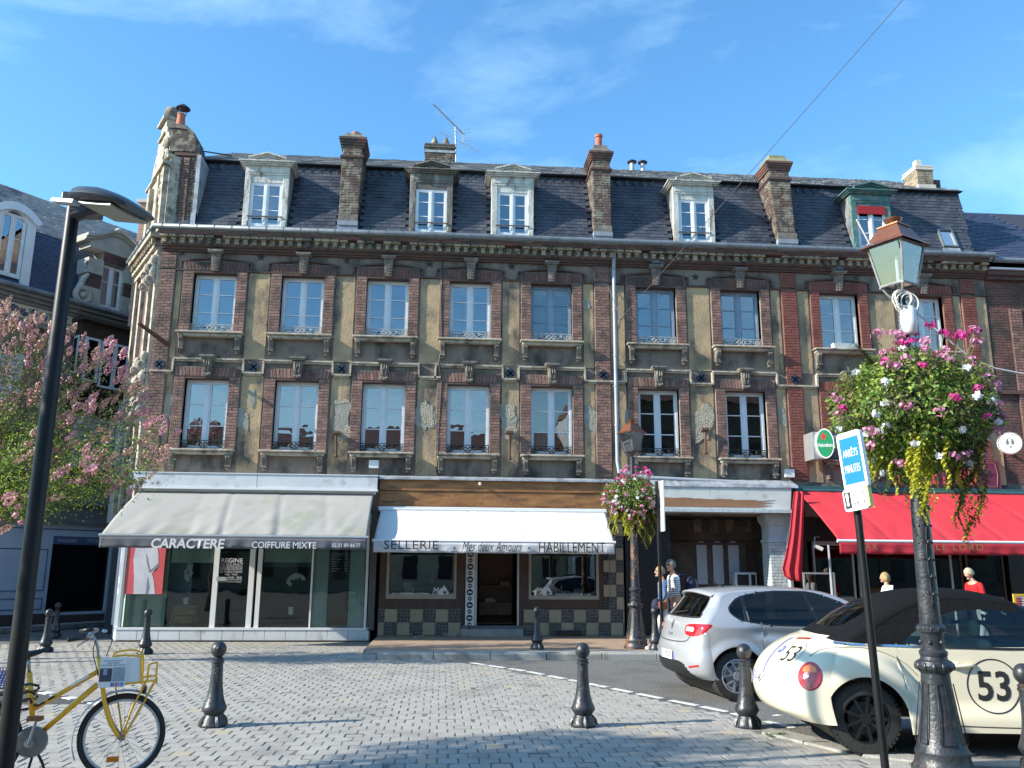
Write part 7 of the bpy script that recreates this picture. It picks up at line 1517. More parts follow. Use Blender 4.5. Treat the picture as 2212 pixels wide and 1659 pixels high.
PT = [(350, 925), (345, 1000), (310, 985), (330, 880), (300, 850), (295, 1040), (255, 1045), (240, 985), (262, 900), (265, 838), (232, 800), (236, 760), (205, 790), (180, 770), (150, 760), (150, 820), (110, 740), (120, 700), (95, 730), (60, 705), (60, 740), (30, 690), (30, 740), (0, 680), (0, 730), (-30, 700), (-60, 720), (165, 880), (150, 1040), (90, 1080), (40, 1095), (10, 1060), (60, 1010), (120, 970), (200, 950), (220, 1035), (90, 870), (30, 860), (0, 1120), (60, 960), (-20, 980), (0, 900), (-60, 870), (135, 920), (180, 1000), (110, 1030), (20, 800), (90, 790), (200, 860), (-40, 1060)]
for i, (px, py) in enumerate(PT):
    yy = TY+RS.uniform(-1.1, 1.1); e = pix_y(px, py, yy)-T0; s = V((.15+RS.uniform(-.05, .05), 0, RS.uniform(1.7, 2.5))); mid = s.lerp(e, .5)+V((RS.uniform(-.15, .15), RS.uniform(-.1, .1), .15)); m = MB(); m.tube([s, s.lerp(mid, .55)+V((0, 0, .03)), mid, mid.lerp(e, .5)+V((0, 0, .05)), e], [.018, .014, .010, .006, .003], 5); m.build('branch', 'bark', ct)
    d = (e-mid).normalized(); low = py > 860
    for k in range(800 if low else 420):
        t_ = RS.random()**.7; p = s.lerp(mid, t_*2) if t_ < .5 else mid.lerp(e, t_*2-1); p = p+rv()*RS.uniform(.02, .42 if low else .22)*(.4+t_); g = RS.random()
        if (p+T0).z < ZC+.35*noise.noise(p*1.5): continue
        mi = (0 if g < .5 else (1 if g < .7 else 2)) if (p+T0).z < 4.3+.7*noise.noise(p*1.1) and g > .15 else (3 if g < .45 else (4 if g < .8 else 0)); L_.leaf(p, d*.5+rv(), rv()+V((0, 0, .7)), RS.uniform(.045, .08), RS.uniform(.02, .036), mi)
    pk = RS.random() < .55
    for q in range(6 if pk else 5):
        off = rv()*.26*(q > 0); qd = (d+rv()*.5+V((0, 0, .3))).normalized(); o = inst('flower_panicle', RS.choice(SPM if pk else SPF), ct, e+off-qd*.08); o.rotation_euler = qd.to_track_quat('Z', 'Y').to_euler(); o.scale = (RS.uniform(.6, 1.0),)*3
L_.build('foliage', ['leaf_green', 'leaf_dark', 'leaf_bright', 'leaf_dry', 'leaf_olive'], ct)
# leafy tree outside the left edge whose shade falls across the foreground
st_ = thing('shade_tree', 'round leafy tree outside the left edge whose dappled shade crosses the foreground setts', 'tree', V((-9.3, -15.1, 0))); RS = random.Random(5)
m = MB(); m.tube([(0, 0, 0), (.05, 0, 2.2), (-.05, .05, 3.8), (0, 0, 5.2)], [.17, .13, .10, .05], 10); m.build('trunk', 'bark', st_)
L_ = Leaves(); C0 = V((0, 0, 5.95))
for i in range(24):
    d = rv(); e = C0+V((d.x*1.35, d.y*1.2, d.z*1.0)); m = MB(); m.tube([(0, 0, 3.2+.07*i), C0.lerp(e, .4), e], [.05, .03, .008], 5); m.build('branch', 'bark', st_)
for i in range(7500):
    d = rv(); k = RS.random()**.45; lump = 1+.28*noise.noise(d*2.1); p = C0+V((d.x*1.45, d.y*1.35, d.z*.85))*k*lump
    if noise.noise(p*1.7) < -.12: continue
    L_.leaf(p, rv(), rv(), RS.uniform(.08, .14), RS.uniform(.05, .09), RS.choice((0, 1, 2)))
L_.build('foliage', ['leaf_green', 'leaf_dark', 'leaf_bright'], st_)
# ---------------------------------------------------------------- bicycle
M('bike_yellow', (.95, .46, .0), rough=.28, coat=.6); M('tyre_black', (.025, .022, .02), rough=.75); M('rim_silver', (.55, .57, .6), rough=.3, metal=.6); M('steel', (.4, .4, .42), (.3, .28, .26), 20, .35, metal=.8); M('saddle', (.018, .018, .02), rough=.35); M('reflector_orange', (.75, .20, .01), rough=.2); M('blue_basket', (.03, .08, .35), rough=.5); M('print_dark', (.06, .07, .10), rough=.5); M('print_grey', (.36, .40, .46), (.28, .32, .38), 30, .5); M('icon_blue', (.02, .08, .35), rough=.4); M('icon_cyan', (.05, .38, .70), rough=.4); M('icon_pink', (.55, .05, .12), rough=.4); M('rust_orange', (.28, .10, .04), rough=.7); M('guard_silver', (.32, .33, .33), (.20, .20, .20), 9, .3, metal=.7)
BC = pix_z(254, 1684); BA = radians(17); BD = V((cos(BA), sin(BA), 0)); BN = V((sin(BA), -cos(BA), 0))
bk_ = thing('bicycle', 'yellow delivery bicycle with front rack and advertising plate, chained to the black lamp pole', 'bicycle', BC, BA)
def B(px, py, o=0.0): p = pix_plane(px, py, BC+BN*o, BN)-BC; return V((p.dot(BD), -o, p.z))
hub = B(255.5, 1590); Rw = hub.z; hub.x = 0; 
def wheel_b(cx, nm=1):
    c = V((cx, 0, Rw)); m = MB(); m.torus(c, Rw-.021, .021, (0, 1, 0), 64, 10); m.build('tyre', 'tyre_black', bk_, smooth=True)
    m = MB(); m.torus(c, Rw-.052, .012, (0, 1, 0), 64, 8); r_ = m.build('rim', 'rim_silver', bk_, smooth=True); m = MB()
    for i in range(32):
        a = 2*pi*i/32; s = .03 if i % 2 else -.03; a2 = a+(.5 if (i//2) % 2 else -.5); m.tube([c+V((.03*cos(a2), s, .03*sin(a2))), c+V(((Rw-.06)*cos(a), 0, (Rw-.06)*sin(a)))], .0016, 3)
    m.build('spokes', 'steel', r_); m = MB(); m.tube([c+V((0, -.05, 0)), c+V((0, .05, 0))], .03, 14); m.tube([c+V((0, -.07, 0)), c+V((0, .07, 0))], .012, 8); m.build('hub', 'steel', r_, auto=50)
wheel_b(0); RX_ = B(-60, 1640).x; wheel_b(RX_)
def bt_(name, pts, r, mat='bike_yellow', n=10, par=None, **k): m = MB(); m.tube(catmull([tuple(p) for p in pts], 6) if len(pts) > 2 else pts, r, n); return m.build(name, mat, par or bk_, smooth=True, **k)
H0, H1 = B(222, 1486), B(213, 1420)
for s in (-1, 1): bt_('fork', [H0+V((0, s*.03, 0)), B(226, 1510)+V((0, s*.05, 0)), B(237, 1555)+V((0, s*.055, 0)), V((-.02, s*.055, Rw-.0))], .016)
bt_('head_tube', [H0, H1], .021); S0, S1 = B(63, 1452), B(71, 1556); bt_('seat_tube', [S0, S1], .022); bt_('top_tube', [B(212, 1450), B(74, 1531)], .020); bt_('down_tube', [B(211, 1478), B(96, 1576)], .024)
bt_('frame_decal', [B(193, 1459.5, .02), B(152, 1483.5, .02)], .0075, 'sign_white'); bt_('frame_decal', [B(118, 1503.5, .02), B(104, 1511, .02)], .0075, 'letter_black'); bt_('frame_decal', [B(96, 1516.5, .02), B(82, 1524, .02)], .0075, 'letter_black')
BBc = B(66, 1601); 
for s in (-1, 1): bt_('chain_stay', [BBc, V((RX_, s*.06, Rw))], .011); bt_('seat_stay', [B(64, 1475), V((RX_, s*.06, Rw))], .009)
m = MB(); m.lathe([(.0, .0), (.105, .0), (.115, -.012), (.115, -.03)], BBc+V((.01, -.05, 0)), 36, (0, -1, 0)); m.build('chain_guard', 'guard_silver', bk_, auto=40)
m = MB(); m.lathe([(.032, 0), (.034, .012), (.018, .018)], BBc+V((-.0, -.08, 0)), 20, (0, -1, 0)); m.tube([BBc+V((0, -.1, 0)), B(80, 1552, .10)], [.013, .010], 8); cr = m.build('crank', 'steel', bk_, auto=50)
c = B(76, 1552, .14); m = MB(); m.box(c.x-.055, c.y-.045, c.z-.014, c.x+.055, c.y+.045, c.z+.014); m.build('pedal', 'rust_orange', bk_, bevel=.004); 
for q in ((66, 1636), (92, 1640)): bt_('kickstand', [B(76, 1618), B(q[0], q[1]+10), B(q[0]-6 if q[0] < 80 else q[0]+4, q[1]+32)], .011, 'letter_black', 6)
m = MB(); P = []
for i in range(13):
    t = i/12; w_ = .012+.075*(1-t)**1.2; x = B(22, 1410).x+(B(97, 1405).x-B(22, 1410).x)*t; z = B(22, 1410).z-.05*sin(pi*t)*.4+.01; P.append([(x, w_*cos(a)*1.0, z+(.022 if sin(a) > 0 else .05*(1-t)+.012)*sin(a)) for a in [2*pi*k/12 for k in range(13)]])
m.grid(P); m.build('saddle', 'saddle', bk_, smooth=True); bt_('seat_post', [S0, B(62, 1420)], .013, 'steel')
for s in (-1, 1): pass
a = B(206, 1384); bt_('stem', [H1, B(211, 1400), a, B(197, 1369), B(192, 1371)], .012, 'steel')
bt_('handlebar', [B(190, 1372, .0)+V((-.10, -.26, -.01)), B(190, 1372)+V((0, -.20, .0)), B(196, 1369)+V((.03, -.05, .02)), B(200, 1368)+V((.03, .06, .02)), B(205, 1368)+V((-.02, .22, .02)), B(205, 1368)+V((-.12, .27, .0))], .011, 'steel')
g = B(190, 1372); bt_('grip', [g+V((-.0, -.215, .0)), g+V((-.12, -.262, -.015))], .018, 'saddle'); g = B(205, 1368); bt_('grip', [g+V((-.02, .225, .02)), g+V((-.13, .275, .0))], .018, 'saddle')
bt_('brake_lever', [B(193, 1370)+V((.05, -.18, -.01)), B(172, 1392, .2), B(168, 1398, .25)], .005, 'steel', 6); m = MB(); m.sphere(B(226, 1363), .022, 10, (1, 1, .6)); m.sphere(B(196, 1372, .1), .022, 10); m.build('bell', 'rim_silver', bk_, smooth=True)
bt_('brake_cable', [B(206, 1385, .05), B(201, 1410, .06), B(208, 1440, .04), B(212, 1460, .02)], .004, 'letter_black', 5); bt_('brake_cable', [B(240, 1372, -.05), B(242, 1385, -.05), B(236, 1400, -.03), B(230, 1417, -.03)], .004, 'letter_black', 5)
m = MB(); n = 30; rows = []
for i in range(n+1):
    a = radians(55)+radians(150)*i/n; rr = Rw+.03; rows.append([(rr*cos(a), y, Rw+rr*sin(a)-.012*abs(y)/.03) for y in (-.032, -.015, 0, .015, .032)])
m.grid(rows); m.build('mudguard', 'pipe_grey', bk_, smooth=True, solid=.002)
# front rack
z0 = B(300, 1471).z; xa, xb = B(213, 1480).x, B(339, 1464).x
for s in (-.17, .17): bt_('rack_rail', [(xa+.08, s, z0-.01), (xb, s, z0+.02)], .009)
for x in [xa+.1+(xb-xa-.1)*i/3 for i in range(4)]: bt_('rack_bar', [(x, -.17, z0), (x, .17, z0)], .007)
bt_('rack_hoop', [(xa+.08, -.17, z0), (xa+.08, -.17, z0+.20), (B(303, 1420).x, -.17, z0+.21), (B(305, 1430).x, -.17, z0+.19), (B(306, 1471).x, -.17, z0)], .008); bt_('rack_hoop', [(xa+.08, .17, z0), (xa+.08, .17, z0+.2), (B(303, 1420).x, .17, z0+.21), (B(306, 1471).x, .17, z0)], .008)
a, b = B(319, 1466).x, B(337, 1464).x; z1 = B(325, 1432).z
for s in (-.10,): bt_('rack_loop', [(a, s, z0+.01), (a, s, z1-.02), (a+.01, s, z1), (b-.01, s, z1+.01), (b, s, z1-.01), (b, s, z0+.02)], .0075)
for s in (-.17, .17): bt_('rack_stay', [B(315, 1472)+V((0, s*.6, 0)), B(290, 1520)+V((0, s*.6, 0)), B(272, 1568)+V((0, s*.5, 0)), V((.03, s*.4, Rw+.03)), V((-.0, s*.38, Rw+.03))], .007); bt_('rack_stay', [B(337, 1466)+V((0, s*.6, 0)), B(300, 1535)+V((0, s*.6, 0)), V((.02, s*.45, Rw))], .006)
bt_('rack_stay', [B(249, 1480), B(256, 1530)+V((0, .05, 0)), V((.0, .06, Rw))], .007)
xw = B(306, 1471).x; m = MB(); m.box(xa+.09, -.168, z0+.01, xw-.01, -.160, z0+.20); m.build('side_panel', 'sign_white', bk_)
a, b = B(211, 1486, .2), B(275, 1419, .2); pl_ = MB(); pl_.box(a.x, a.y-.004, a.z, b.x, a.y+.0, b.z); plo = pl_.build('advert_plate', 'sign_white', bk_, bevel=.002); y = a.y-.0075
def onp(u0, v0, u1, v1, mat, nm='print', dy=0): m = MB(); W_, H_ = b.x-a.x, b.z-a.z; m.add([(a.x+W_*u0, y-dy, a.z+H_*v0), (a.x+W_*u1, y-dy, a.z+H_*v0), (a.x+W_*u1, y-dy, a.z+H_*v1), (a.x+W_*u0, y-dy, a.z+H_*v1)], [(0, 1, 2, 3)]); return m.build(nm, mat, plo)
onp(.02, .2, .48, .64, 'print_dark'); onp(.52, .2, .97, .66, 'print_grey'); onp(.15, .42, .3, .62, 'print_grey', 'print', .001)
for i, mt in enumerate(('icon_blue', 'icon_pink', 'icon_cyan')): onp(.47+.175*i, .035, .60+.175*i, .155, mt, 'icon')
W_, H_ = b.x-a.x, b.z-a.z
text('f', 'lettering', 'sign_white', plo, (a.x+W_*.54, y-.001, a.z+H_*.09), (1, 0, 0), (0, 0, 1), W_*.05, H_*.09, .001)
m = MB(); m.torus((a.x+W_*.71, y-.001, a.z+H_*.095), W_*.028, .0015, (0, 1, 0), 14, 4); m.build('icon_mark', 'sign_white', plo)
for s, v, w2 in (('CONTACT@CHEZPUBLET.FR', .88, .74), ('07.63.16.03.98', .81, .42), ('7 RUE DES PRES, 14600 HONFLEUR', .735, .95)): text(s, 'lettering', 'print_dark', plo, (a.x+W_*.5, y, a.z+H_*v), (1, .0, 0), (0.0, 0, 1), W_*w2, H_*.045, .001, 0, .015)
m = MB(); m.box(-.045, -.012, -.02, .045, .012, .02); o = m.build('reflector', 'reflector_orange', bk_, bevel=.003); o.location = B(243, 1640, .015)
m = MB(); m.sphere(B(311, 1489)+V((0, 0, 0)), .04, 12, (.6, 1, 1)); m.build('lamp', 'saddle', bk_, smooth=True); m = MB(); m.sphere(B(313.5, 1489), .032, 12, (.3, 1, 1)); m.build('lamp_lens', 'sign_white', bk_, smooth=True)
for i in range(3): bt_('coil_lock', [B(84-8*i, 1482+18*i, .10), B(60, 1478+16*i, .16), B(20, 1490+18*i, .30), B(-8, 1500+22*i, .1), B(30, 1500+18*i, -.05), B(76, 1492+18*i, -.02), B(84-4*i, 1486+18*i, .06)], .010, 'saddle', 8)
x0, x1 = B(-50, 1450).x, B(24, 1450).x; z0b, z1b = B(0, 1482).z, B(0, 1447).z; m = MB()
for i in range(12):
    x = x0+(x1-x0)*i/11
    for yy in (-.16, .16): m.tube([(x, yy, z0b), (x+.03, yy, z1b)], .004, 4)
for j in range(6): z = z0b+(z1b-z0b)*j/5; m.tube([(x0, -.16, z), (x1, -.16, z), (x1, .16, z), (x0, .16, z), (x0, -.16, z)], .004, 4)
m.build('rear_basket', 'blue_basket', bk_); m = MB(); m.box(B(-30, 1500).x, -.2, B(0, 1516).z, B(8, 1500).x, -.19, B(0, 1484).z); m.build('rear_plate', 'sign_white', bk_)
bt_('rear_rack', [B(60, 1492), B(0, 1487), B(-60, 1490)], .009)
# ---------------------------------------------------------------- cars
from mathutils.bvhtree import BVHTree
M('paint_silver', (.44, .45, .47), rough=.34, metal=.4, coat=.8); M('paint_cream', (.74, .68, .52), rough=.35, coat=.7)
M('car_black', (.012, .012, .013), rough=.45); M('rubber', (.02, .02, .02), (.035, .034, .032), 20, .85); M('alloy', (.55, .56, .58), rough=.3, metal=.7); M('alloy_black', (.012, .012, .013), rough=.25)
M('tail_red', (.42, .01, .015), rough=.12, coat=1); M('tail_clear', (.75, .70, .70), rough=.15, coat=1); M('tail_orange', (.80, .20, .03), rough=.12, coat=1); M('soft_top', (.007, .0075, .009), (.011, .0115, .013), 30, .95, spec=.08)
M('seat_cream', (.52, .55, .38), rough=.7); M('chrome', (.7, .7, .7), rough=.12, metal=1); M('stripe_blue', (.10, .13, .5), rough=.5); M('car_gap', (.05, .05, .05), rough=.8); M('chip_grey', (.45, .42, .36), rough=.8)
glassmat('car_glass', (.10, .11, .11), .02, .005); glassmat('car_glass_clear', (.62, .70, .64), .03, .005)
def lerp_tab(tab, x):
    if x <= tab[0][0]: return tab[0][1:]
    for p, q in zip(tab[:-1], tab[1:]):
        if x <= q[0]: t = (x-p[0])/(q[0]-p[0]); return tuple(a+(b-a)*t for a, b in zip(p[1:], q[1:]))
    return tab[-1][1:]
def inpoly(x, y, P):
    c = False; j = len(P)-1
    for i in range(len(P)):
        if (P[i][1] > y) != (P[j][1] > y) and x < (P[j][0]-P[i][0])*(y-P[i][1])/(P[j][1]-P[i][1])+P[i][0]: c = not c
        j = i
    return c
def rpoly(P, n=5): return [p for p in catmull(P+[P[0]], n)][:-1]
def offs(P, d):
    k = len(P); A = sum(P[i][0]*P[(i+1) % k][1]-P[(i+1) % k][0]*P[i][1] for i in range(k)); sg = 1 if A > 0 else -1; out = []
    for i in range(k):
        a, b = P[i-1], P[(i+1) % k]; t = V((b[0]-a[0], b[1]-a[1])); t = t.normalized() if t.length > 1e-9 else V((1, 0)); out.append((P[i][0]+sg*t.y*d, P[i][1]-sg*t.x*d))
    return out
def nearest(u, v, P):
    best = (9, u, v); k = len(P)
    for i in range(k):
        ax, ay = P[i]; bx, by = P[(i+1) % k]; dx, dy = bx-ax, by-ay; L2 = dx*dx+dy*dy or 1e-9; t = max(0, min(1, ((u-ax)*dx+(v-ay)*dy)/L2)); qx, qy = ax+t*dx, ay+t*dy; d = hypot(u-qx, v-qy)
        if d < best[0]: best = (d, qx, qy)
    return best
def car_shell(spine, yb, zlow, regions, parent, mats, names, nsp=8, ns=56, x_cols=250, nz=50, ex=(2.6, 2.3), snap=.0125):
    """regions: (key, ua, dr, polygon, condition) tried in order; the polygon is in (p.ua, z) and its border is cut clean into the shell"""
    S = catmull(spine, nsp); verts = []
    def addgrid(P):
        n0 = len(verts); h, w_ = len(P), len(P[0]); verts.extend(q for r in P for q in r)
        return [(n0+i*w_+j, n0+i*w_+j+1, n0+(i+1)*w_+j+1, n0+(i+1)*w_+j) for i in range(h-1) for j in range(w_-1)]
    G = []
    for (xc, zc, xe, ze) in S:
        ye = yb(xe, ze); row = []
        for j in range(ns+1):
            s = sin(pi/2*(-1+2*j/ns)); a = abs(s); k = 1-(max(0, 1-a**ex[0]))**(1/ex[1]); row.append((xc+(xe-xc)*k, s*ye, zc+(ze-zc)*k))
        G.append(row)
    fs = addgrid(G); xs = [r[2] for r in S]; x0, x1 = min(xs), max(xs)
    def zhi(x):
        best = None
        for p, q in zip(S[:-1], S[1:]):
            a, b = p[2], q[2]
            if min(a, b) <= x <= max(a, b)+1e-9:
                t = 0 if abs(b-a) < 1e-9 else (x-a)/(b-a); z = p[3]+(q[3]-p[3])*t; best = z if best is None else max(best, z)
        return best
    for sg in (-1, 1):
        P = []
        for i in range(x_cols+1):
            t = i/x_cols; x = x0+(x1-x0)*(.5-.5*cos(pi*t))*.6+(x1-x0)*t*.4; zh = zhi(min(max(x, x0+1e-6), x1-1e-6)) or .5; zl = min(zlow(x), zh-.002)
            P.append([(x, sg*yb(x, zl+(zh-zl)*j/nz), zl+(zh-zl)*j/nz) for j in range(nz+1)])
        g = addgrid(P); fs += g if sg < 0 else [f[::-1] for f in g]
    bvh = BVHTree.FromPolygons([V(v) for v in verts], fs)
    box = []
    for (key, ua, dr, P, cond) in regions: us = [p[0] for p in P]; zs = [p[1] for p in P]; box.append((min(us)-.02, max(us)+.02, min(zs)-.02, max(zs)+.02))
    def coord(v, ua): return v[0]*ua[0]+v[1]*ua[1]
    for i, v in enumerate(verts):
        for (key, ua, dr, P, cond), bx in zip(regions, box):
            u = coord(v, ua)
            if not (bx[0] < u < bx[1] and bx[2] < v[2] < bx[3]) or not cond(*v): continue
            d, qu, qv = nearest(u, v[2], P)
            if d < snap and d > 1e-6:
                sgd = dr if not (abs(ua[0]) > .99) else (0, -1 if v[1] > 0 else 1, 0)
                p = V((v[0]+(qu-u)*ua[0], v[1]+(qu-u)*ua[1], qv)); D = V(sgd).normalized(); h = bvh.ray_cast(p-D*.4, D, .8)
                if h[0] and (h[0]-V(v)).length < .03: verts[i] = tuple(h[0]); break
    faces = {}
    for f in fs:
        c = [sum(verts[i][k] for i in f)/4 for k in range(3)]; key = 'body'
        for (ky, ua, dr, P, cond), bx in zip(regions, box):
            u = coord(c, ua)
            if bx[0] < u < bx[1] and bx[2] < c[2] < bx[3] and cond(*c) and inpoly(u, c[2], P): key = ky; break
        if key in ('side', 'quarter', 'tail', 'tail_clear', 'trim'): key = (key, c[1] > 0)
        faces.setdefault(key, []).append(f)
    out = {}
    for key, F in faces.items():
        k_ = key[0] if isinstance(key, tuple) else key
        used = sorted({i for f in F for i in f}); mp = {i: k for k, i in enumerate(used)}; me = bpy.data.meshes.new(names[k_]); me.from_pydata([verts[i] for i in used], [], [tuple(mp[i] for i in f) for f in F])
        bm = bmesh.new(); bm.from_mesh(me); bmesh.ops.remove_doubles(bm, verts=bm.verts, dist=.0008); bmesh.ops.recalc_face_normals(bm, faces=bm.faces); bm.to_mesh(me); bm.free()
        me.materials.append(MATS[mats[k_]]); me.polygons.foreach_set('use_smooth', [True]*len(me.polygons)); me.update()
        o = bpy.data.objects.new(names[k_], me); COL.objects.link(o); o.parent = parent; out[key] = o
    return out, bvh
SX, RX = (1, 0, 0), (0, 1, 0)
def sym(P): return P+[(-a, b) for a, b in P[::-1]]
def project(me, bvh, O, ua, ub, dr, off=.004):
    ua, ub, dr = V(ua).normalized(), V(ub).normalized(), V(dr).normalized()
    for v in me.vertices:
        p = V(O)+ua*v.co.x+ub*v.co.y; h = bvh.ray_cast(p-dr*.8, dr)
        v.co = (h[0]+(h[1] if h[1].dot(dr) < 0 else -h[1])*off) if h[0] else p
    me.update()
def decal_text(s, bvh, par, mat, O, ua, ub, dr, w_, h, shear=0, bold=0, sp=1.0, name='number', off=.004):
    me = text_mesh(s, shear, bold, 0, sp); xs = [v.co.x for v in me.vertices]; ys = [v.co.y for v in me.vertices]; a, b, c, d = min(xs), max(xs), min(ys), max(ys)
    for v in me.vertices: v.co = V((((v.co.x-a)/(b-a)-.5)*w_, ((v.co.y-c)/(d-c)-.5)*h, 0))
    project(me, bvh, O, ua, ub, dr, off); me.materials.clear(); me.materials.append(MATS[mat]); o = bpy.data.objects.new(name, me); COL.objects.link(o); o.parent = par; return o
def decal_ring(bvh, par, mat, O, ua, ub, dr, ra, rb, w_, name='circle', fill=False, off=.003):
    n = 48; m = MB(); rings = [(1-w_/ra, 1-w_/rb), (1, 1)] if not fill else [(.0, .0), (.5, .5), (1, 1)]
    m.grid([[(ra*k*cos(2*pi*i/n), rb*l*sin(2*pi*i/n), 0) for i in range(n+1)] for k, l in rings]); me = m.mesh(name, mat); project(me, bvh, O, ua, ub, dr, off); o = bpy.data.objects.new(name, me); COL.objects.link(o); o.parent = par; return o
def decal_poly(bvh, par, mat, O, ua, ub, dr, P, Q, name, off=.003, n=14):
    """strip between two polylines P and Q given in decal coordinates"""
    m = MB(); f = lambda L_, t: (lambda k: (L_[min(int(k), len(L_)-2)][0]+(L_[min(int(k), len(L_)-2)+1][0]-L_[min(int(k), len(L_)-2)][0])*(k-min(int(k), len(L_)-2)), L_[min(int(k), len(L_)-2)][1]+(L_[min(int(k), len(L_)-2)+1][1]-L_[min(int(k), len(L_)-2)][1])*(k-min(int(k), len(L_)-2))))(t*(len(L_)-1))
    A = [f(P, i/n) for i in range(n+1)]; B = [f(Q, i/n) for i in range(n+1)]; m.grid([[(a[0]+(b[0]-a[0])*r/4, a[1]+(b[1]-a[1])*r/4, 0) for a, b in zip(A, B)] for r in range(5)]); me = m.mesh(name, mat); project(me, bvh, O, ua, ub, dr, off); me.polygons.foreach_set('use_smooth', [True]*len(me.polygons)); o = bpy.data.objects.new(name, me); COL.objects.link(o); o.parent = par; return o
def line_decal(bvh, par, mat, O, ua, ub, dr, pts, wd, name='panel_gap', off=.002):
    P = catmull([(a, b) for a, b in pts], 8); A, B = [], []
    for i, p in enumerate(P):
        q0, q1 = P[max(i-1, 0)], P[min(i+1, len(P)-1)]; d = V((q1[0]-q0[0], q1[1]-q0[1])).normalized(); A.append((p[0]-d.y*wd, p[1]+d.x*wd, 0)); B.append((p[0]+d.y*wd, p[1]-d.x*wd, 0))
    m = MB(); m.grid([A, B]); me = m.mesh(name, mat); project(me, bvh, O, ua, ub, dr, off); o = bpy.data.objects.new(name, me); COL.objects.link(o); o.parent = par; return o
def wheel(par, x, y, r, w_, style, sgn):
    """sgn -1: outer face towards -y"""
    m = MB(); o_ = y+sgn*0; prof = [(r*.66, -w_/2), (r*.80, -w_/2), (r*.93, -w_*.48), (r*.985, -w_*.38), (r, -w_*.2), (r, w_*.2), (r*.985, w_*.38), (r*.93, w_*.48), (r*.80, w_/2), (r*.66, w_/2)]
    m.lathe(prof, (x, y-sgn*w_/2, r), 44, (0, 1, 0), cap=False)
    for k in range(44): a = 2*pi*k/44; c = V((x+r*.965*cos(a), y-sgn*w_*.08, r+r*.965*sin(a))); m.obox(c, V((cos(a), 0, sin(a)))*.006, V((0, w_*.07, 0)), V((-sin(a), 0, cos(a)))*.012)
    t = m.build('tyre', 'rubber', par, auto=40); ax = V((0, sgn, 0)); yo = y-.0; m = MB()
    m.lathe([(r*.66, 0), (r*.68, .012), (r*.64, .016), (r*.62, 0), (r*.6, -.11), (.05, -.11)], (x, yo-sgn*.012, r), 40, ax, cap=False)
    rim = m.build('rim', 'alloy' if style == 'five' else 'alloy_black', par, auto=40); m = MB()
    if style == 'five':
        for k in range(5):
            a = 2*pi*k/5+.31
            for s in (-1, 1):
                b0, b1 = a+s*.10, a+s*.36; rr = (.075, r*.63)
                P = [(rr[0], b0-.14), (rr[1], b1-.085), (rr[1], b1+.085), (rr[0], b0+.14)]
                m.prism([(x+q*cos(b), yo-sgn*.02, r+q*sin(b)) for q, b in P], (0, sgn*.016, 0))
            b0, b1 = a-.34, a+.34; m.prism([(x+q*cos(b), yo-sgn*.018, r+q*sin(b)) for q, b in ((r*.54, b0), (r*.62, b0), (r*.62, b1), (r*.54, b1))], (0, sgn*.012, 0))
        m.lathe([(.06, 0), (.055, .02)], (x, yo-sgn*.02, r), 20, ax); m.build('spokes', 'alloy', rim, fix=True)
    else:
        for k in range(9):
            a = 2*pi*k/9; P = [(.04, a-.35), (r*.63, a-.07), (r*.63, a+.07), (.04, a+.35)]; m.prism([(x+q*cos(b), yo-sgn*(.03 if q < .1 else .018), r+q*sin(b)) for q, b in P], (0, sgn*.014, 0))
        m.lathe([(.055, 0), (.05, .02)], (x, yo-sgn*.03, r), 20, ax); m.build('spokes', 'alloy_black', rim, fix=True)
    m = MB(); m.lathe([(r*.46, -.07), (r*.44, -.06)], (x, yo-sgn*.0, r), 26, ax); m.build('brake_disc', 'car_gap' if style != 'five' else 'pipe_grey', rim); return t
def ss(a, b, x): t = max(0, min(1, (x-a)/(b-a))); return t*t*(3-2*t)
# --- silver hatchback
W0 = pix_z(1590, 1516); TH = radians(4); XR, XF, RW = .66, 3.25, .315
Rm = Matrix.Rotation(TH, 3, 'Z'); hc = thing('parked_car', 'silver five door hatchback parked by the kerb, seen from behind, beyond the cream car', 'car', W0+V((.03, .03, 0))-Rm @ V((XR, -.80, 0)), TH)
def yb1(x, z):
    w_ = .868-.12*max(0, (.75-x)/.75)**2.2-.20*max(0, (x-3.1)/.95)**2.2
    w_ -= .05*ss(.45, .2, z)+.0*z
    if z > .92: w_ -= (z-.92)*.52*(.6+.4*min(1, (z-.92)/.25))
    w_ -= .028*(1-ss(.0, .12, abs(z-.78+.08*(x-2)))) *ss(.7, 1.1, x)*ss(3.2, 2.8, x)
    for xw in (XR, XF):
        d = hypot(x-xw, z-RW); w_ += .028*ss(.50, .36, d)
    return w_
def zl1(x):
    z = .20+.14*ss(.35, .0, x)+.06*ss(3.7, 4.05, x)
    for xw in (XR, XF):
        d = x-xw
        if abs(d) < .372: z = max(z, RW+sqrt(.372**2-d*d))
    return z
SP1 = [(.16, .26, .42, .26), (.05, .32, .36, .34), (.0, .46, .33, .46), (.0, .60, .32, .60), (.035, .70, .31, .70), (.06, .76, .31, .78), (.085, .88, .31, .90), (.13, 1.0, .38, 1.02), (.27, 1.16, .50, 1.15), (.38, 1.29, .56, 1.26), (.44, 1.37, .60, 1.315), (.56, 1.412, .72, 1.35), (1.0, 1.445, 1.05, 1.385), (1.5, 1.45, 1.5, 1.39), (1.9, 1.425, 1.95, 1.365), (2.2, 1.36, 2.3, 1.27), (2.6, 1.14, 2.72, 1.08), (2.9, .99, 2.98, .94), (3.2, .94, 3.25, .88), (3.6, .84, 3.55, .77), (3.9, .70, 3.75, .66), (4.03, .55, 3.78, .52), (4.03, .38, 3.76, .38), (3.93, .24, 3.7, .26)]
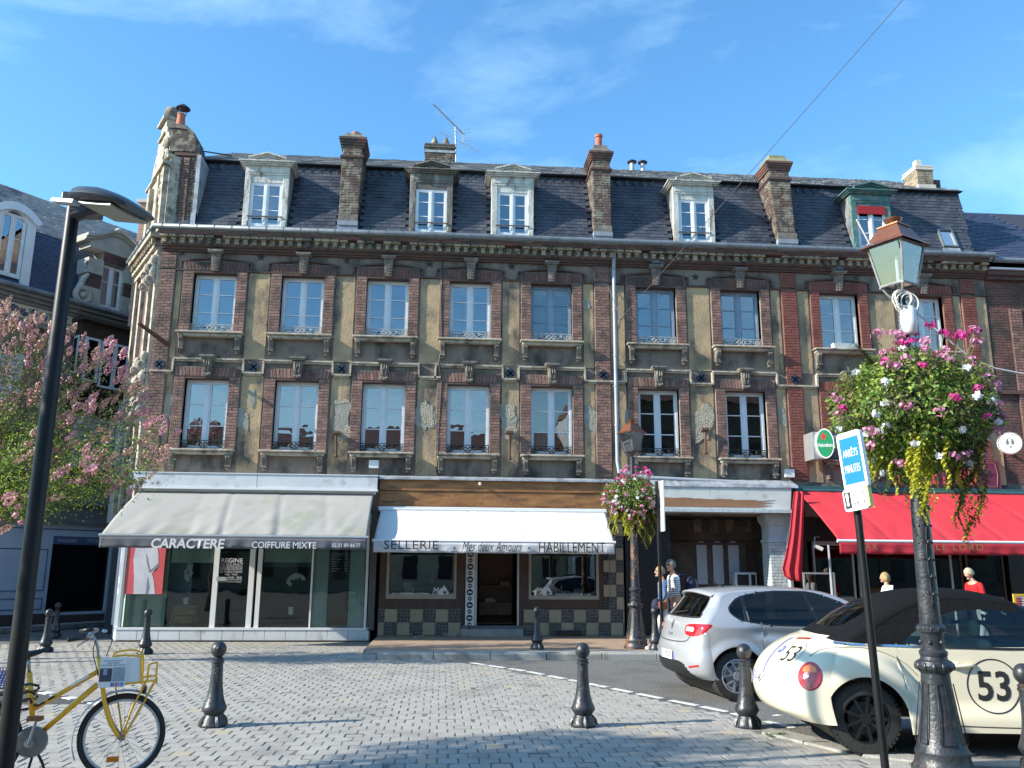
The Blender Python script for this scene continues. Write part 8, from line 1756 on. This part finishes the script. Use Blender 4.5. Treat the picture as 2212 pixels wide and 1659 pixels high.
DLO1 = [(.74, 1.035), (.635, 1.12), (.66, 1.2), (.82, 1.305), (1.2, 1.37), (1.6, 1.377), (1.9, 1.352), (2.25, 1.23), (2.6, 1.05), (2.72, .97), (2.3, .955), (1.6, .955), (1.1, .975)]
DL1 = rpoly(DLO1, 3); RW1 = rpoly(sym([(.56, 1.055), (.60, 1.10), (.50, 1.325), (.3, 1.34)]), 4); dg_ = V((.80, .60, 0)).normalized()
TL1 = rpoly([(-.03, .825), (.10, .80), (.30, .835), (.40, .93), (.385, .965), (.2, .965), (.02, .95), (-.045, .90)], 3)
QR = [(.815, .9), (.862, .9), (.862, 1.4), (.815, 1.4)]; QB = [(1.83, .9), (1.875, .9), (1.76, 1.4), (1.72, 1.4)]
ar = lambda *q: q[0]
REG1 = [('trim', SX, 0, QR, lambda x, y, z: abs(y) > .45 and inpoly(x, z, DL1)), ('trim', SX, 0, QB, lambda x, y, z: abs(y) > .45 and inpoly(x, z, DL1)), ('side', SX, 0, DL1, lambda x, y, z: abs(y) > .45), ('trim', SX, 0, offs(DL1, .02), lambda x, y, z: abs(y) > .45),
    ('rear_window', RX, (1, 0, 0), RW1, lambda x, y, z: x < .66), ('trim', RX, (1, 0, 0), offs(RW1, .022), lambda x, y, z: x < .66)]
for sg in (-1, 1):
    ua = (.62, sg*.785, 0); dr = (.785, -sg*.62, 0); o0 = .46
    T = [(a+o0, b) for a, b in TL1]; TC = [(a+o0, b) for a, b in [(.0, .865), (.15, .862), (.16, .925), (.0, .92)]]
    REG1 += [('tail_clear', ua, dr, TC, (lambda sg: lambda x, y, z: y*sg > .2 and x < .75)(sg)), ('tail', ua, dr, T, (lambda sg: lambda x, y, z: y*sg > .2 and x < .75)(sg))]
REG1 += [('bumper', RX, (1, 0, 0), rpoly(sym([(.66, .10), (.60, .36), (.46, .46), (.28, .475)]), 4), lambda x, y, z: x < .40), ('sill', SX, 0, [(1.0, .1), (2.92, .1), (2.9, .29), (1.05, .27)], lambda x, y, z: abs(y) > .5),
    ('windscreen', RX, (-1, 0, 0), rpoly(sym([(.66, .99), (.52, 1.34)]), 4), lambda x, y, z: 2.2 < x < 3.05 and z < 1.36)]
parts1, bv1 = car_shell(SP1, yb1, zl1, REG1, hc, {'body': 'paint_silver', 'bumper': 'car_black', 'sill': 'car_black', 'side': 'car_glass', 'trim': 'car_black', 'rear_window': 'car_glass', 'tail': 'tail_red', 'tail_clear': 'tail_clear', 'windscreen': 'car_glass'},
    {'body': 'body', 'bumper': 'lower_bumper', 'sill': 'sill', 'side': 'side_window', 'trim': 'window_trim', 'rear_window': 'rear_window', 'tail': 'tail_light', 'tail_clear': 'tail_light_lens', 'windscreen': 'windscreen'})
for sg in (-1, 1):
    for xw in (XR, XF): wheel(hc, xw, sg*.835, RW, .20, 'five', sg)
m = MB(); m.box(.45, -.55, .27, 3.8, .55, .5)
for xw in (XR, XF): m.lathe([(.30, -.62), (.30, .62)], (xw, 0, RW), 30, (0, 1, 0))
m.box(.9, -.7, .5, 3.0, .7, .86); m.box(.3, -.66, .5, .9, .66, .88); m.build('underbody', 'car_black', hc)
for y in (-.36, .36): m = MB(); m.box(1.1, y-.24, .8, 1.25, y+.24, 1.08); m.box(1.12, y-.13, 1.08, 1.2, y+.13, 1.2); m.box(2.0, y-.24, .8, 2.12, y+.24, 1.12); m.box(2.0, y-.13, 1.12, 2.1, y+.13, 1.25); m.build('seat', 'car_gap', hc, bevel=.03)
sp = MB(); rows = []
for i, (x, z) in enumerate(((.60, 1.416), (.46, 1.41), (.345, 1.385), (.35, 1.362), (.50, 1.345))): rows.append([(x+.10*(abs(s)**2.4), s*(.58-.0*i), z-.055*abs(s)**2.2) for s in [-1+2*j/20 for j in range(21)]])
sp.grid(rows); sp.build('spoiler', 'paint_silver', hc, smooth=True)
m = MB(); m.box(.375, -.13, 1.352, .40, .13, 1.372); m.build('brake_light', 'tail_red', hc)
m = MB(); m.tube([(.80, .0, 1.435), (.66, 0, 1.56)], [.012, .004], 6); m.lathe([(.05, 0), (.03, .03)], (.82, 0, 1.432), 10); m.build('aerial', 'car_black', hc)
m = MB(); h = bv1.ray_cast(V((-.5, .12, 1.075)), V((1, 0, 0)))[0]; h2 = bv1.ray_cast(V((-.5, -.28, 1.12)), V((1, 0, 0)))[0]; m.tube([h+V((-.02, 0, 0)), h2+V((-.02, 0, 0))], [.018, .008], 6); m.build('rear_wiper', 'car_black', hc)
for sg in (-1,): m = MB(); m.sphere((2.5, sg*.93, 1.0), .11, 12, (.6, 1, .7)); m.build('wing_mirror', 'paint_silver', hc, smooth=True)
RD = dict(ua=(0, -1, 0), ub=(0, 0, 1), dr=(1, 0, 0)); ND = dict(ua=(1, 0, 0), ub=(0, 0, 1), dr=(0, 1, 0))
pl = decal_poly(bv1, hc, 'sign_white', (0, 0, .53), **RD, P=[(-.25, -.055), (.25, -.055)], Q=[(-.25, .055), (.25, .055)], name='number_plate', off=.012)
decal_poly(bv1, pl, 'stripe_blue', (0, 0, .53), **RD, P=[(-.25, -.055), (-.215, -.055)], Q=[(-.25, .055), (-.215, .055)], name='plate_band', off=.014); decal_poly(bv1, pl, 'stripe_blue', (0, 0, .53), **RD, P=[(.215, -.055), (.25, -.055)], Q=[(.215, .055), (.25, .055)], name='plate_band', off=.014)
decal_text('EZ-970-VP', bv1, pl, 'letter_black', (0, 0, .53), w_=.38, h=.08, bold=.0, **RD, name='plate_number', off=.016)
decal_text('CLIO', bv1, hc, 'chrome', (0, .02, .80), w_=.17, h=.032, **RD, name='badge_lettering', off=.008)
m = MB(); 
for s in (0,): 
    o = decal_poly(bv1, hc, 'car_gap', (0, 0, .925), **RD, P=[(-.035, 0), (0, .07), (.035, 0)], Q=[(-.014, -.0), (0, .035), (.014, 0)], name='diamond_badge', off=.01); decal_poly(bv1, hc, 'chrome', (0, 0, .925), **RD, P=[(-.035, 0), (0, -.07), (.035, 0)], Q=[(-.014, 0), (0, -.035), (.014, 0)], name='diamond_badge', off=.011)
line_decal(bv1, hc, 'car_gap', (0, 0, 0), **RD, pts=[(-.60, .80), (-.52, .735), (-.3, .715), (0, .71), (.3, .715), (.52, .735), (.60, .80)], wd=.008)
line_decal(bv1, hc, 'car_gap', (0, 0, 0), **ND, pts=[(.70, 1.02), (.86, .98), (.90, .86), (1.0, .66), (1.12, .45)], wd=.006)
line_decal(bv1, hc, 'car_gap', (0, 0, 0), **ND, pts=[(1.78, .96), (1.76, .8), (1.77, .45), (1.75, .32)], wd=.006); line_decal(bv1, hc, 'car_gap', (0, 0, 0), **ND, pts=[(.31, .80), (.40, .68), (.52, .60)], wd=.004)
decal_ring(bv1, hc, 'car_gap', (.62, 0, .86), **ND, ra=.10, rb=.10, w_=.005, name='fuel_flap'); 
for sg in (-.66,): decal_poly(bv1, hc, 'tail_red', (0, 0, 0), **RD, P=[(.62, .40), (.78, .43)], Q=[(.62, .425), (.78, .455)], name='reflector', off=.004)
m = MB(); m.box(1.5, -.885, .80, 1.66, -.85, .825); m.build('door_handle', 'paint_silver', hc, bevel=.01)
# --- cream cabriolet
W1 = pix_z(1880, 1633); TH2 = radians(-7.5); BR_, BF, RB = .80, 3.31, .325
Rm = Matrix.Rotation(TH2, 3, 'Z'); bc = thing('parked_car', 'cream rounded convertible with black soft top and number 53 circles, in the right foreground', 'car', W1+V((-.02, 0, 0))-Rm @ V((BR_, -.80, 0)), TH2)
def yb2(x, z):
    w_ = .735-.13*max(0, (.7-x)/.7)**2-.15*max(0, (x-3.2)/.9)**2
    if z > .95: w_ -= (z-.95)*.50*(.5+.5*min(1, (z-.95)/.2))
    if z < .5: w_ += .05*ss(.5, .3, z)*ss(.9, 1.3, x)*ss(3.3, 2.8, x)
    for xw in (BR_, BF):
        d = hypot((x-xw)*(1.0 if (x > xw) == (xw == BR_) else .88), (z-RB)*.96); w_ += .15*ss(.60, .50, d)*(1-.35*ss(.25, .0, d)*0)*(.55+.45*ss(.62, .36, d))
    return w_
def zl2(x):
    z = .21+.12*ss(.4, .05, x)+.08*ss(3.8, 4.05, x)
    for xw in (BR_, BF):
        d = x-xw
        if abs(d) < .375: z = max(z, RB+sqrt(.375**2-d*d))
    return z
SP2 = [(.20, .27, .52, .27), (.06, .34, .50, .36), (.0, .47, .48, .48), (.0, .60, .48, .62), (.05, .72, .50, .72), (.14, .83, .54, .80), (.27, .93, .58, .87), (.42, 1.0, .64, .93), (.55, 1.045, .72, .96), (.70, 1.13, .80, 1.02), (.88, 1.25, .98, 1.10), (1.12, 1.375, 1.2, 1.22), (1.42, 1.465, 1.45, 1.33), (1.78, 1.50, 1.78, 1.39), (2.1, 1.485, 2.1, 1.38), (2.38, 1.425, 2.4, 1.32), (2.62, 1.31, 2.68, 1.20), (2.95, 1.10, 3.02, 1.02), (3.15, .98, 3.2, .93), (3.45, .92, 3.45, .86), (3.75, .80, 3.65, .74), (3.96, .62, 3.75, .60), (4.03, .42, 3.78, .42), (3.95, .26, 3.7, .28)]
DLO2 = [(1.22, 1.0), (1.42, 1.13), (1.72, 1.265), (2.05, 1.305), (2.35, 1.285), (2.62, 1.18), (2.88, 1.02), (2.9, .985), (2.0, .965), (1.4, .975)]
BELT = [(0, 9), (.44, 9), (.45, 1.03), (.62, .995), (.9, .99), (1.3, .985), (2.0, .972), (2.95, .98), (4, 9)]
DL2 = rpoly(DLO2, 3); RW2 = rpoly(sym([(.30, 1.12), (.43, 1.17), (.40, 1.28), (.22, 1.335)]), 4)
PB = [(1.60, .9), (1.635, .9), (1.46, 1.4), (1.43, 1.4)]
TOP = [(.50, 1.6), (.50, 1.05), (.62, 1.0), (.9, .985), (1.3, .978), (2.0, .966), (2.52, .968), (2.62, 1.22), (2.50, 1.36), (2.48, 1.6)]
REG2 = [('trim', SX, 0, PB, lambda x, y, z: abs(y) > .3 and inpoly(x, z, DL2)), ('quarter', SX, 0, DL2, lambda x, y, z: abs(y) > .3 and x < 1.62-(z-1)*.45), ('side', SX, 0, DL2, lambda x, y, z: abs(y) > .3), ('rear_window', RX, (1, 0, 0), RW2, lambda x, y, z: x < 1.35),
    ('windscreen', RX, (-1, 0, 0), rpoly(sym([(.60, 1.0), (.50, 1.36)]), 4), lambda x, y, z: 2.4 < x < 3.2 and z < 1.4),
    ('top', SX, 0, TOP, lambda x, y, z: abs(y) > .5 or x > .9), ('top', RX, (1, 0, 0), [(-.9, 1.035), (0, 1.045), (.9, 1.035), (.9, 1.6), (-.9, 1.6)], lambda x, y, z: x < .9)]
parts2, bv2 = car_shell(SP2, yb2, zl2, REG2, bc, {'body': 'paint_cream', 'top': 'soft_top', 'side': 'car_glass_clear', 'quarter': 'car_glass_clear', 'trim': 'car_black', 'rear_window': 'car_glass_clear', 'windscreen': 'car_glass_clear'},
    {'body': 'body', 'top': 'soft_top', 'side': 'side_window', 'quarter': 'quarter_window', 'trim': 'window_trim', 'rear_window': 'rear_window', 'windscreen': 'windscreen'}, x_cols=280, ex=(2.1, 2.05))
for sg in (-1, 1):
    for xw in (BR_, BF): wheel(bc, xw, sg*.83, RB, .205, 'nine', sg)
m = MB(); m.box(.6, -.5, .30, 3.8, .5, .5)
for xw in (BR_, BF): m.lathe([(.30, -.60), (.30, .60)], (xw, 0, RB), 30, (0, 1, 0))
m.box(1.2, -.66, .4, 3.0, .66, .62); m.build('underbody', 'car_black', bc)
def seatc(x, y, s=1): m = MB(); m.box(x, y-.22, .55, x+.14, y+.22, 1.02); m.box(x+.1, y-.22, .55, x+.5, y+.22, .68); m.build('seat', 'seat_cream', bc, bevel=.05, seg=3); m = MB(); m.box(x-.02, y-.12, 1.05, x+.08, y+.12, 1.2); m.build('headrest', 'seat_cream', bc, bevel=.04, seg=3)
for x in (1.28, 2.0):
    for y in (-.34, .34): seatc(x, y)
m = MB(); m.torus((2.5, .34, .98), .17, .014, (1, 0, .35), 24, 6); m.build('steering_wheel', 'car_black', bc)
m = MB(); m.box(2.65, -.6, .75, 2.9, .6, .95); m.build('dashboard', 'car_gap', bc, bevel=.04)
# belt chrome strip, lights, badges
line_decal(bv2, bc, 'chrome', (0, 0, 0), **ND, pts=[(.6, .985), (.9, .975), (1.4, .965), (2.2, .953), (2.9, .96)], wd=.010, name='belt_trim', off=.006)
for sg in (-1, 1):
    dr = V((.86, .50*-sg*-1, 0)) if sg < 0 else V((.86, -.5, 0)); dr = V((.60, -sg*.80, 0)).normalized(); ua = V((dr.y, -dr.x, 0)).normalized(); O = V((.50, sg*.55, .69))
    r = decal_ring(bv2, bc, 'tail_red', O, ua, (0, 0, 1), dr, .105, .115, .1, 'tail_light', True, .010); decal_ring(bv2, bc, 'tail_red', O, ua, (0, 0, 1), dr, .115, .125, .014, 'tail_light_rim', False, .004)
    decal_poly(bv2, r, 'tail_orange', O, ua, (0, 0, 1), dr, P=[(-.07, .035), (.0, .035), (.07, .035)], Q=[(-.055, .075), (.0, .10), (.055, .075)], name='tail_light_lens', off=.013)
DT = dict(ua=(.40, -.90, .0), ub=(.40, .18, .9), dr=(.78, .34, -.45))
decal_text('53', bv2, bc, 'letter_black', (.36, -.40, .80), w_=.20, h=.20, **DT, off=.004); decal_ring(bv2, bc, 'car_gap', (.36, -.40, .80), **DT, ra=.16, rb=.16, w_=.004)
decal_ring(bv2, bc, 'stripe_blue', (.26, -.20, .86), **DT, ra=.05, rb=.05, w_=.01, name='round_badge', fill=True); decal_text('VW', bv2, bc, 'sign_white', (.26, -.20, .86), w_=.055, h=.05, **DT, name='badge_lettering', off=.006)
for y0, w2, mt in ((.10, .012, 'stripe_blue'), (.135, .004, 'car_gap')): decal_poly(bv2, bc, mt, (.24, -.2, .80), **DT, P=[(-y0-w2, -.22), (-y0-w2, .26)], Q=[(-y0+w2, -.22), (-y0+w2, .26)], name='stripe')
decal_poly(bv2, bc, 'tail_red', (.27, -.28, .80), **DT, P=[(-.08, .23), (.16, .23)], Q=[(-.08, .26), (.16, .26)], name='stripe')
pl = decal_poly(bv2, bc, 'sign_white', (.0, -.12, .60), **RD, P=[(-.26, -.055), (.26, -.055)], Q=[(-.26, .055), (.26, .055)], name='number_plate', off=.008)
decal_text('FA-548-NV', bv2, pl, 'letter_black', (0, -.12, .60), w_=.40, h=.08, **RD, name='plate_number', off=.011); decal_poly(bv2, pl, 'stripe_blue', (.0, -.12, .60), **RD, P=[(-.26, -.055), (-.225, -.055)], Q=[(-.26, .055), (-.225, .055)], name='plate_band', off=.011)
decal_text('53', bv2, bc, 'car_gap', (.66, 0, .80), w_=.11, h=.055, **ND, off=.004)
decal_text('53', bv2, bc, 'letter_black', (2.02, 0, .62), w_=.30, h=.27, bold=.02, **ND, off=.004); decal_ring(bv2, bc, 'letter_black', (2.02, 0, .62), **ND, ra=.245, rb=.245, w_=.012)
line_decal(bv2, bc, 'car_gap', (0, 0, 0), **ND, pts=[(1.55, .96), (1.56, .8), (1.57, .5), (1.6, .27)], wd=.006); line_decal(bv2, bc, 'car_gap', (0, 0, 0), **ND, pts=[(1.6, .27), (2.2, .26), (2.9, .27)], wd=.005)
line_decal(bv2, bc, 'car_gap', (0, 0, 0), **ND, pts=[(.36, .86), (.5, .93), (.75, .955), (.98, .925), (1.2, .83), (1.34, .70)], wd=.0022)
line_decal(bv2, bc, 'car_gap', (0, 0, 0), **ND, pts=[(.35, .56), (.44, .56), (.50, .54)], wd=.004); line_decal(bv2, bc, 'chip_grey', (0, 0, 0), **RD, pts=[(-.35, .50), (-.28, .46), (-.26, .36), (-.22, .30)], wd=.016, name='scratch')
m = MB(); m.tube([(1.63, -.735, .79), (1.68, -.765, .795), (1.82, -.765, .80), (1.86, -.74, .80)], .016, 8); m.sphere((1.70, -.725, .80), .06, 10, (1, .3, .7)); m.build('door_handle', 'paint_cream', bc, smooth=True)
m = MB(); m.sphere((2.75, -.86, 1.0), .13, 12, (.6, .8, .6)); m.tube([(2.75, -.72, .97), (2.75, -.82, .98)], .03, 6); m.build('wing_mirror', 'paint_cream', bc, smooth=True)
m = MB(); m.tube([(.04, -.42, .27), (.15, -.42, .28)], .018, 10); m.build('exhaust_pipe', 'chrome', bc, auto=50)
# ---------------------------------------------------------------- people
M('skin', (.52, .29, .20), (.58, .34, .25), 20, .55); M('hair_grey', (.10, .095, .09), (.26, .25, .24), 60, .7, bump=.5, bscale=90); M('hair_blond', (.30, .19, .08), (.44, .31, .15), 50, .6, bump=.5, bscale=80); M('hair_pale', (.50, .43, .30), (.40, .34, .22), 50, .6, bump=.5, bscale=80)
M('white_cloth', (.72, .72, .74), (.64, .64, .67), 8, .85); M('denim', (.05, .11, .24), (.10, .18, .33), 14, .85); M('navy_cloth', (.012, .018, .05), rough=.8); M('red_fleece', (.58, .015, .02), (.5, .01, .015), 8, .9); M('orange_leather', (.45, .13, .05), rough=.5); M('lens_dark', (.01, .01, .01), rough=.1); M('lip', (.38, .12, .10), rough=.5); M('white_trouser', (.62, .61, .60), rough=.85); M('jeans_pale', (.30, .34, .42), rough=.85)
def stripes():
    m = bpy.data.materials.new('striped_jersey'); m.use_nodes = True; MATS['striped_jersey'] = m; nt = m.node_tree; b = nt.nodes['Principled BSDF']; b.inputs['Roughness'].default_value = .85; g = nt.nodes.new('ShaderNodeTexCoord'); s = nt.nodes.new('ShaderNodeSeparateXYZ'); nt.links.new(g.outputs['Object'], s.inputs[0])
    a = nt.nodes.new('ShaderNodeMath'); a.operation = 'MULTIPLY'; a.inputs[1].default_value = 27; nt.links.new(s.outputs[2], a.inputs[0]); f = nt.nodes.new('ShaderNodeMath'); f.operation = 'FRACT'; nt.links.new(a.outputs[0], f.inputs[0]); c = nt.nodes.new('ShaderNodeMath'); c.operation = 'LESS_THAN'; c.inputs[1].default_value = .32; nt.links.new(f.outputs[0], c.inputs[0])
    d = nt.nodes.new('ShaderNodeMath'); d.operation = 'LESS_THAN'; d.inputs[1].default_value = 1.36; nt.links.new(s.outputs[2], d.inputs[0]); e = nt.nodes.new('ShaderNodeMath'); e.operation = 'MULTIPLY'; nt.links.new(c.outputs[0], e.inputs[0]); nt.links.new(d.outputs[0], e.inputs[1])
    x = nt.nodes.new('ShaderNodeMix'); x.data_type = 'RGBA'; x.inputs['A'].default_value = (.76, .76, .77, 1); x.inputs['B'].default_value = (.03, .035, .07, 1); nt.links.new(e.outputs[0], x.inputs['Factor']); nt.links.new(x.outputs['Result'], b.inputs['Base Color'])
stripes()
def skin_mesh(name, mat, pts, edges, rad, par, root=0, sub=2, loc=None):
    me = bpy.data.meshes.new(name); me.from_pydata([tuple(p) for p in pts], edges, []); o = bpy.data.objects.new(name, me); COL.objects.link(o); sk = o.modifiers.new('skin', 'SKIN'); sk.use_smooth_shade = True
    for i, r in enumerate(rad): me.skin_vertices[0].data[i].radius = (r, r) if not isinstance(r, tuple) else r
    me.skin_vertices[0].data[root].use_root = True; sb = o.modifiers.new('sub', 'SUBSURF'); sb.levels = sub; sb.render_levels = sub
    dg = bpy.context.evaluated_depsgraph_get(); m2 = bpy.data.meshes.new_from_object(o.evaluated_get(dg)); m2.name = name; bpy.data.objects.remove(o); bpy.data.meshes.remove(me); m2.materials.clear(); m2.materials.append(MATS[mat]); m2.polygons.foreach_set('use_smooth', [True]*len(m2.polygons)); o = bpy.data.objects.new(name, m2); COL.objects.link(o); o.parent = par; return o
def person(label, loc, rz, H, top, trousers, hair, hairlen, lean=0.0, headturn=0.0, headdown=0.0, glasses=False, arms=((.25, -.1), (.25, .1)), female=False, stride=.18, topmat2=None):
    """local frame: faces +x, y to its left; arms = (elbow angle forward, hand forward) per side"""
    t = thing('person', label, 'person', loc, rz); k = H/1.75; sw = (.17 if female else .20)*k; P = lambda x, y, z: V((x*k+lean*max(0, z-.95)*k, y*k, z*k))
    pel, sp, ch, nk, hd = P(0, 0, .95), P(0, 0, 1.12), P(0, 0, 1.33), P(.0, 0, 1.49), P(.02, 0, 1.58)
    hipw = .09; pts = [pel, sp, ch, nk, hd]; rad = [.125*k, .11*k, .125*k, .052*k, .055*k]; ed = [(0, 1), (1, 2), (2, 3), (3, 4)]; idx = {}
    for s in (-1, 1):
        st = stride*s; a0 = len(pts); pts += [P(0, s*hipw, .90), P(st*.45+.02, s*hipw, .50), P(st, s*hipw, .10), P(st+.10, s*hipw, .045), P(st+.17, s*hipw*1.05, .035)]; rad += [.088*k, .058*k, .042*k, .042*k, .035*k]; ed += [(0, a0), (a0, a0+1), (a0+1, a0+2), (a0+2, a0+3), (a0+3, a0+4)]; idx['leg', s] = a0
        el, hf = arms[0 if s < 0 else 1]; b0 = len(pts); sh = P(0, s*sw*1.0/k, 1.42); e = P(el*.55-.02, s*(sw/k+.06), 1.13); h = P(el*.4+hf*1.1+.02, s*(sw/k+.03-(.10 if hf > .15 else 0)), 1.13-.24+abs(hf)*.55)
        pts += [sh, e, h]; rad += [.058*k, .042*k, .028*k]; ed += [(2, b0), (b0, b0+1), (b0+1, b0+2)]; idx['arm', s] = b0
        d = (h-e).normalized(); pc = h+d*.05*k; q = len(pts); pts.append(pc); rad.append(.03*k); ed.append((b0+2, q)); sd = V((0, 1, 0)); up_ = d.cross(sd).normalized()
        for f in range(4): a = len(pts); bs = pc+up_*(.024*(f-1.5)/1.5)*k+d*.03*k; ln = (.035, .042, .04, .03)[f]*k; curl = sd*(-s*.018*k); pts += [bs, bs+d*ln*.6+curl*.4, bs+d*ln+curl]; rad += [.0095*k, .0085*k, .007*k]; ed += [(q, a), (a, a+1), (a+1, a+2)]
        a = len(pts); pts += [pc-up_*.03*k+d*.0, pc-up_*.045*k+d*.03*k]; rad += [.010*k, .008*k]; ed += [(q, a), (a, a+1)]
    skin_mesh('body', 'skin', pts, ed, rad, t)
    g = 1.16; pt = [pts[0], pts[1], pts[2], P(0, 0, 1.445)]; rd = [.135*k, .128*k*(.9 if female else 1), .142*k, .07*k]; e2 = [(0, 1), (1, 2), (2, 3)]
    for s in (-1, 1): b0 = idx['arm', s]; a = len(pt); pt += [pts[b0], pts[b0+1], pts[b0+1].lerp(pts[b0+2], .85)]; rd += [.072*k, .056*k, .042*k]; e2 += [(2, a), (a, a+1), (a+1, a+2)]
    skin_mesh('jacket' if top in ('denim', 'red_fleece') else 'shirt', top, pt, e2, rd, t, 1)
    pt = [P(0, 0, .97), P(0, 0, .88)]; rd = [.132*k, .125*k]; e2 = [(0, 1)]
    for s in (-1, 1): a0 = idx['leg', s]; a = len(pt); pt += [pts[a0]-V((0, 0, .05)), pts[a0+1], pts[a0+2]+V((0, 0, .02))]; rd += [.10*k, .072*k, .055*k]; e2 += [(1, a), (a, a+1), (a+1, a+2)]
    skin_mesh('trousers', trousers, pt, e2, rd, t)
    for s in (-1, 1):
        a0 = idx['leg', s]; f = pts[a0+2]; m = MB(); m.sphere((f.x+.075*k, f.y, .035*k), .05*k, 12, (2.5, .9, .75)); m.box(f.x-.05*k, f.y-.04*k, -.0, f.x+.19*k, f.y+.04*k, .018*k); m.build('shoe', 'white_cloth', t, smooth=True)
    # head
    hr = bpy.data.objects.new('head', None); m = MB(); r = .105*k; c = V((0, 0, 0)); m.sphere(c, r, 24, (.95, .76, 1.12)); 
    for i, v in enumerate(m.v):
        x, y, z = v
        if z < 0: x = x*(1-.10*min(1, -z/r))+.006; y *= (1-.28*min(1, -z/r))
        if x > .6*r and abs(y) < .25*r: x += .0
        m.v[i] = (x, y, z)
    m.sphere((r*.98, 0, -.012*k), .017*k, 8, (1.1, .8, 1.5)); m.tube([(r*.82, 0, .03*k), (r*1.04, 0, -.022*k)], [.008*k, .013*k], 6); m.sphere((r*.72, 0, -.092*k), .03*k, 10, (1, 1, .7))
    for s in (-1, 1): m.sphere((-.005, s*r*.77, -.01*k), .026*k, 10, (.8, .35, 1.25))
    ho = m.build('head', 'skin', t, smooth=True); ho.location = hd+V((.02*k, 0, .075*k)); ho.rotation_euler = (0, headdown, headturn)
    m = MB(); m.sphere((r*.80, 0, -.056*k), .018*k, 8, (.6, 1.2, .35)); m.build('lips', 'lip', ho, smooth=True)
    for s in (-1, 1): m = MB(); m.sphere((r*.80, s*.032*k, .018*k), .013*k, 8, (.6, 1, .7)); m.build('eye', 'white_cloth', ho, smooth=True); m = MB(); m.sphere((r*.86, s*.032*k, .018*k), .006*k, 6); m.build('pupil', 'lens_dark', ho); 
    if glasses:
        m = MB()
        for s in (-1, 1): m.sphere((r*.90, s*.034*k, .014*k), .026*k, 12, (.3, 1, .8)); m.tube([(r*.9, s*.055*k, .02*k), (0, s*r*.8, .01*k)], .003, 4)
        m.tube([(r*.94, -.02*k, .02*k), (r*.94, .02*k, .02*k)], .003, 4); m.build('sunglasses', 'lens_dark', ho, smooth=True)
    m = MB(); n = 28; rows = []
    for i in range(11):
        ph = pi*(i/10)*(.62 if hairlen < .5 else .74); row = []
        for j in range(n+1):
            a = 2*pi*j/n; front = max(0, cos(a)); lim = ph*(1-.42*front); rr = r*(1.07+.05*noise.noise(V((cos(a)*3, sin(a)*3, i*.6)))+(.03 if hairlen > .5 else 0)); row.append((rr*.98*sin(lim)*cos(a)-.008, rr*.86*sin(lim)*sin(a), rr*1.14*cos(lim)))
        rows.append(row)
    m.grid(rows)
    if hairlen > .5:
        for j in range(30): a = radians(70+220*j/29); x, y = r*.85*cos(a), r*.86*sin(a); m.tube([(x*.9, y*.9, .03), (x*1.18, y*1.15, -.03*k), (x*1.12, y*1.05, -.03-.11*hairlen*k)], [.02, .024, .008], 5)
    m.build('hair', hair, ho, smooth=True, solid=.004); return t
pm = pix_y(1446, 1213, -3.0); man = person('man in white and navy striped jersey with dark backpack, walking left behind the sign post', V((pm.x+.10, -3.0, .12)), radians(183), 1.74, 'striped_jersey', 'jeans_pale', 'hair_grey', .2, lean=.06, headturn=.35, headdown=.08, glasses=True, arms=((.12, .12), (.05, .18)), stride=.16)
m = MB(); 
for i in range(1): m.sphere((-.235, 0, 1.22), .17, 16, (.62, .85, 1.25)); m.sphere((-.33, .0, 1.12), .10, 12, (.7, 1.1, 1.0))
for s in (-1, 1): m.tube([(-.13, s*.1, 1.44), (.02, s*.13, 1.46), (.13, s*.13, 1.36), (.12, s*.15, 1.18), (-.1, s*.15, 1.02)], .018, 6)
bp_ = m.build('backpack', 'navy_cloth', None, smooth=True); bp_.location = man.location+V((.10, .02, .0)); bp_.rotation_euler = man.rotation_euler; tag(bp_, 'navy backpack with grey strap on the back of the man in the striped jersey', 'backpack')
m = MB(); m.tube([(-.37, -.05, 1.36), (-.42, -.08, 1.2), (-.40, -.09, 1.05)], .014, 6); o = m.build('strap', 'pipe_grey', bp_)
pw = pix_y(1428, 1241, -3.35); wm = person('blonde woman in denim jacket, white trousers and sunglasses, walking left beside the striped man', V((pw.x+.03, -3.35, .12)), radians(180), 1.60, 'denim', 'white_trouser', 'hair_blond', .3, lean=.03, glasses=True, arms=((.02, .06), (.06, .10)), female=True, stride=.26)
m = MB(); m.box(-.10, -.06, -.08, .10, .06, .07); o = m.build('handbag', 'orange_leather', None, bevel=.03, seg=3); o.location = wm.location+V((-.05, -.22, .86)); tag(o, 'orange leather handbag at the hip of the woman in the denim jacket', 'handbag'); m = MB(); m.tube([(-.05, 0, .07), (.02, .10, .35), (.05, .16, .55)], .008, 5); m.build('strap', 'orange_leather', o)
m = MB(); m.sphere((0, 0, 0), .13, 14, (.85, .7, 1.15)); m.sphere((.02, -.03, -.05), .1, 12, (.8, .8, 1.1)); o = m.build('folded_coat', 'navy_cloth', None, smooth=True); o.location = wm.location+V((-.17, -.12, .84)); tag(o, 'dark folded coat carried over the arm of the woman in the denim jacket', 'coat')
pb_ = pix_y(1915, 1238, -3.2); person('blond woman in white top, head and shoulders showing above the cream convertible roof', V((pb_.x, -3.2, .12)), radians(172), pb_.z-.13, 'white_cloth', 'jeans_pale', 'hair_blond', .6, lean=.02, arms=((.2, .25), (.15, .2)), female=True)
pr_ = pix_y(2093, 1240, -3.3); person('white haired person in bright red jacket bending forward under the red awning', V((pr_.x+.22, -3.3, .12)), radians(188), pr_.z-.02, 'red_fleece', 'jeans_pale', 'hair_pale', .45, lean=.36, headdown=.45, arms=((.15, .1), (.2, .15)))
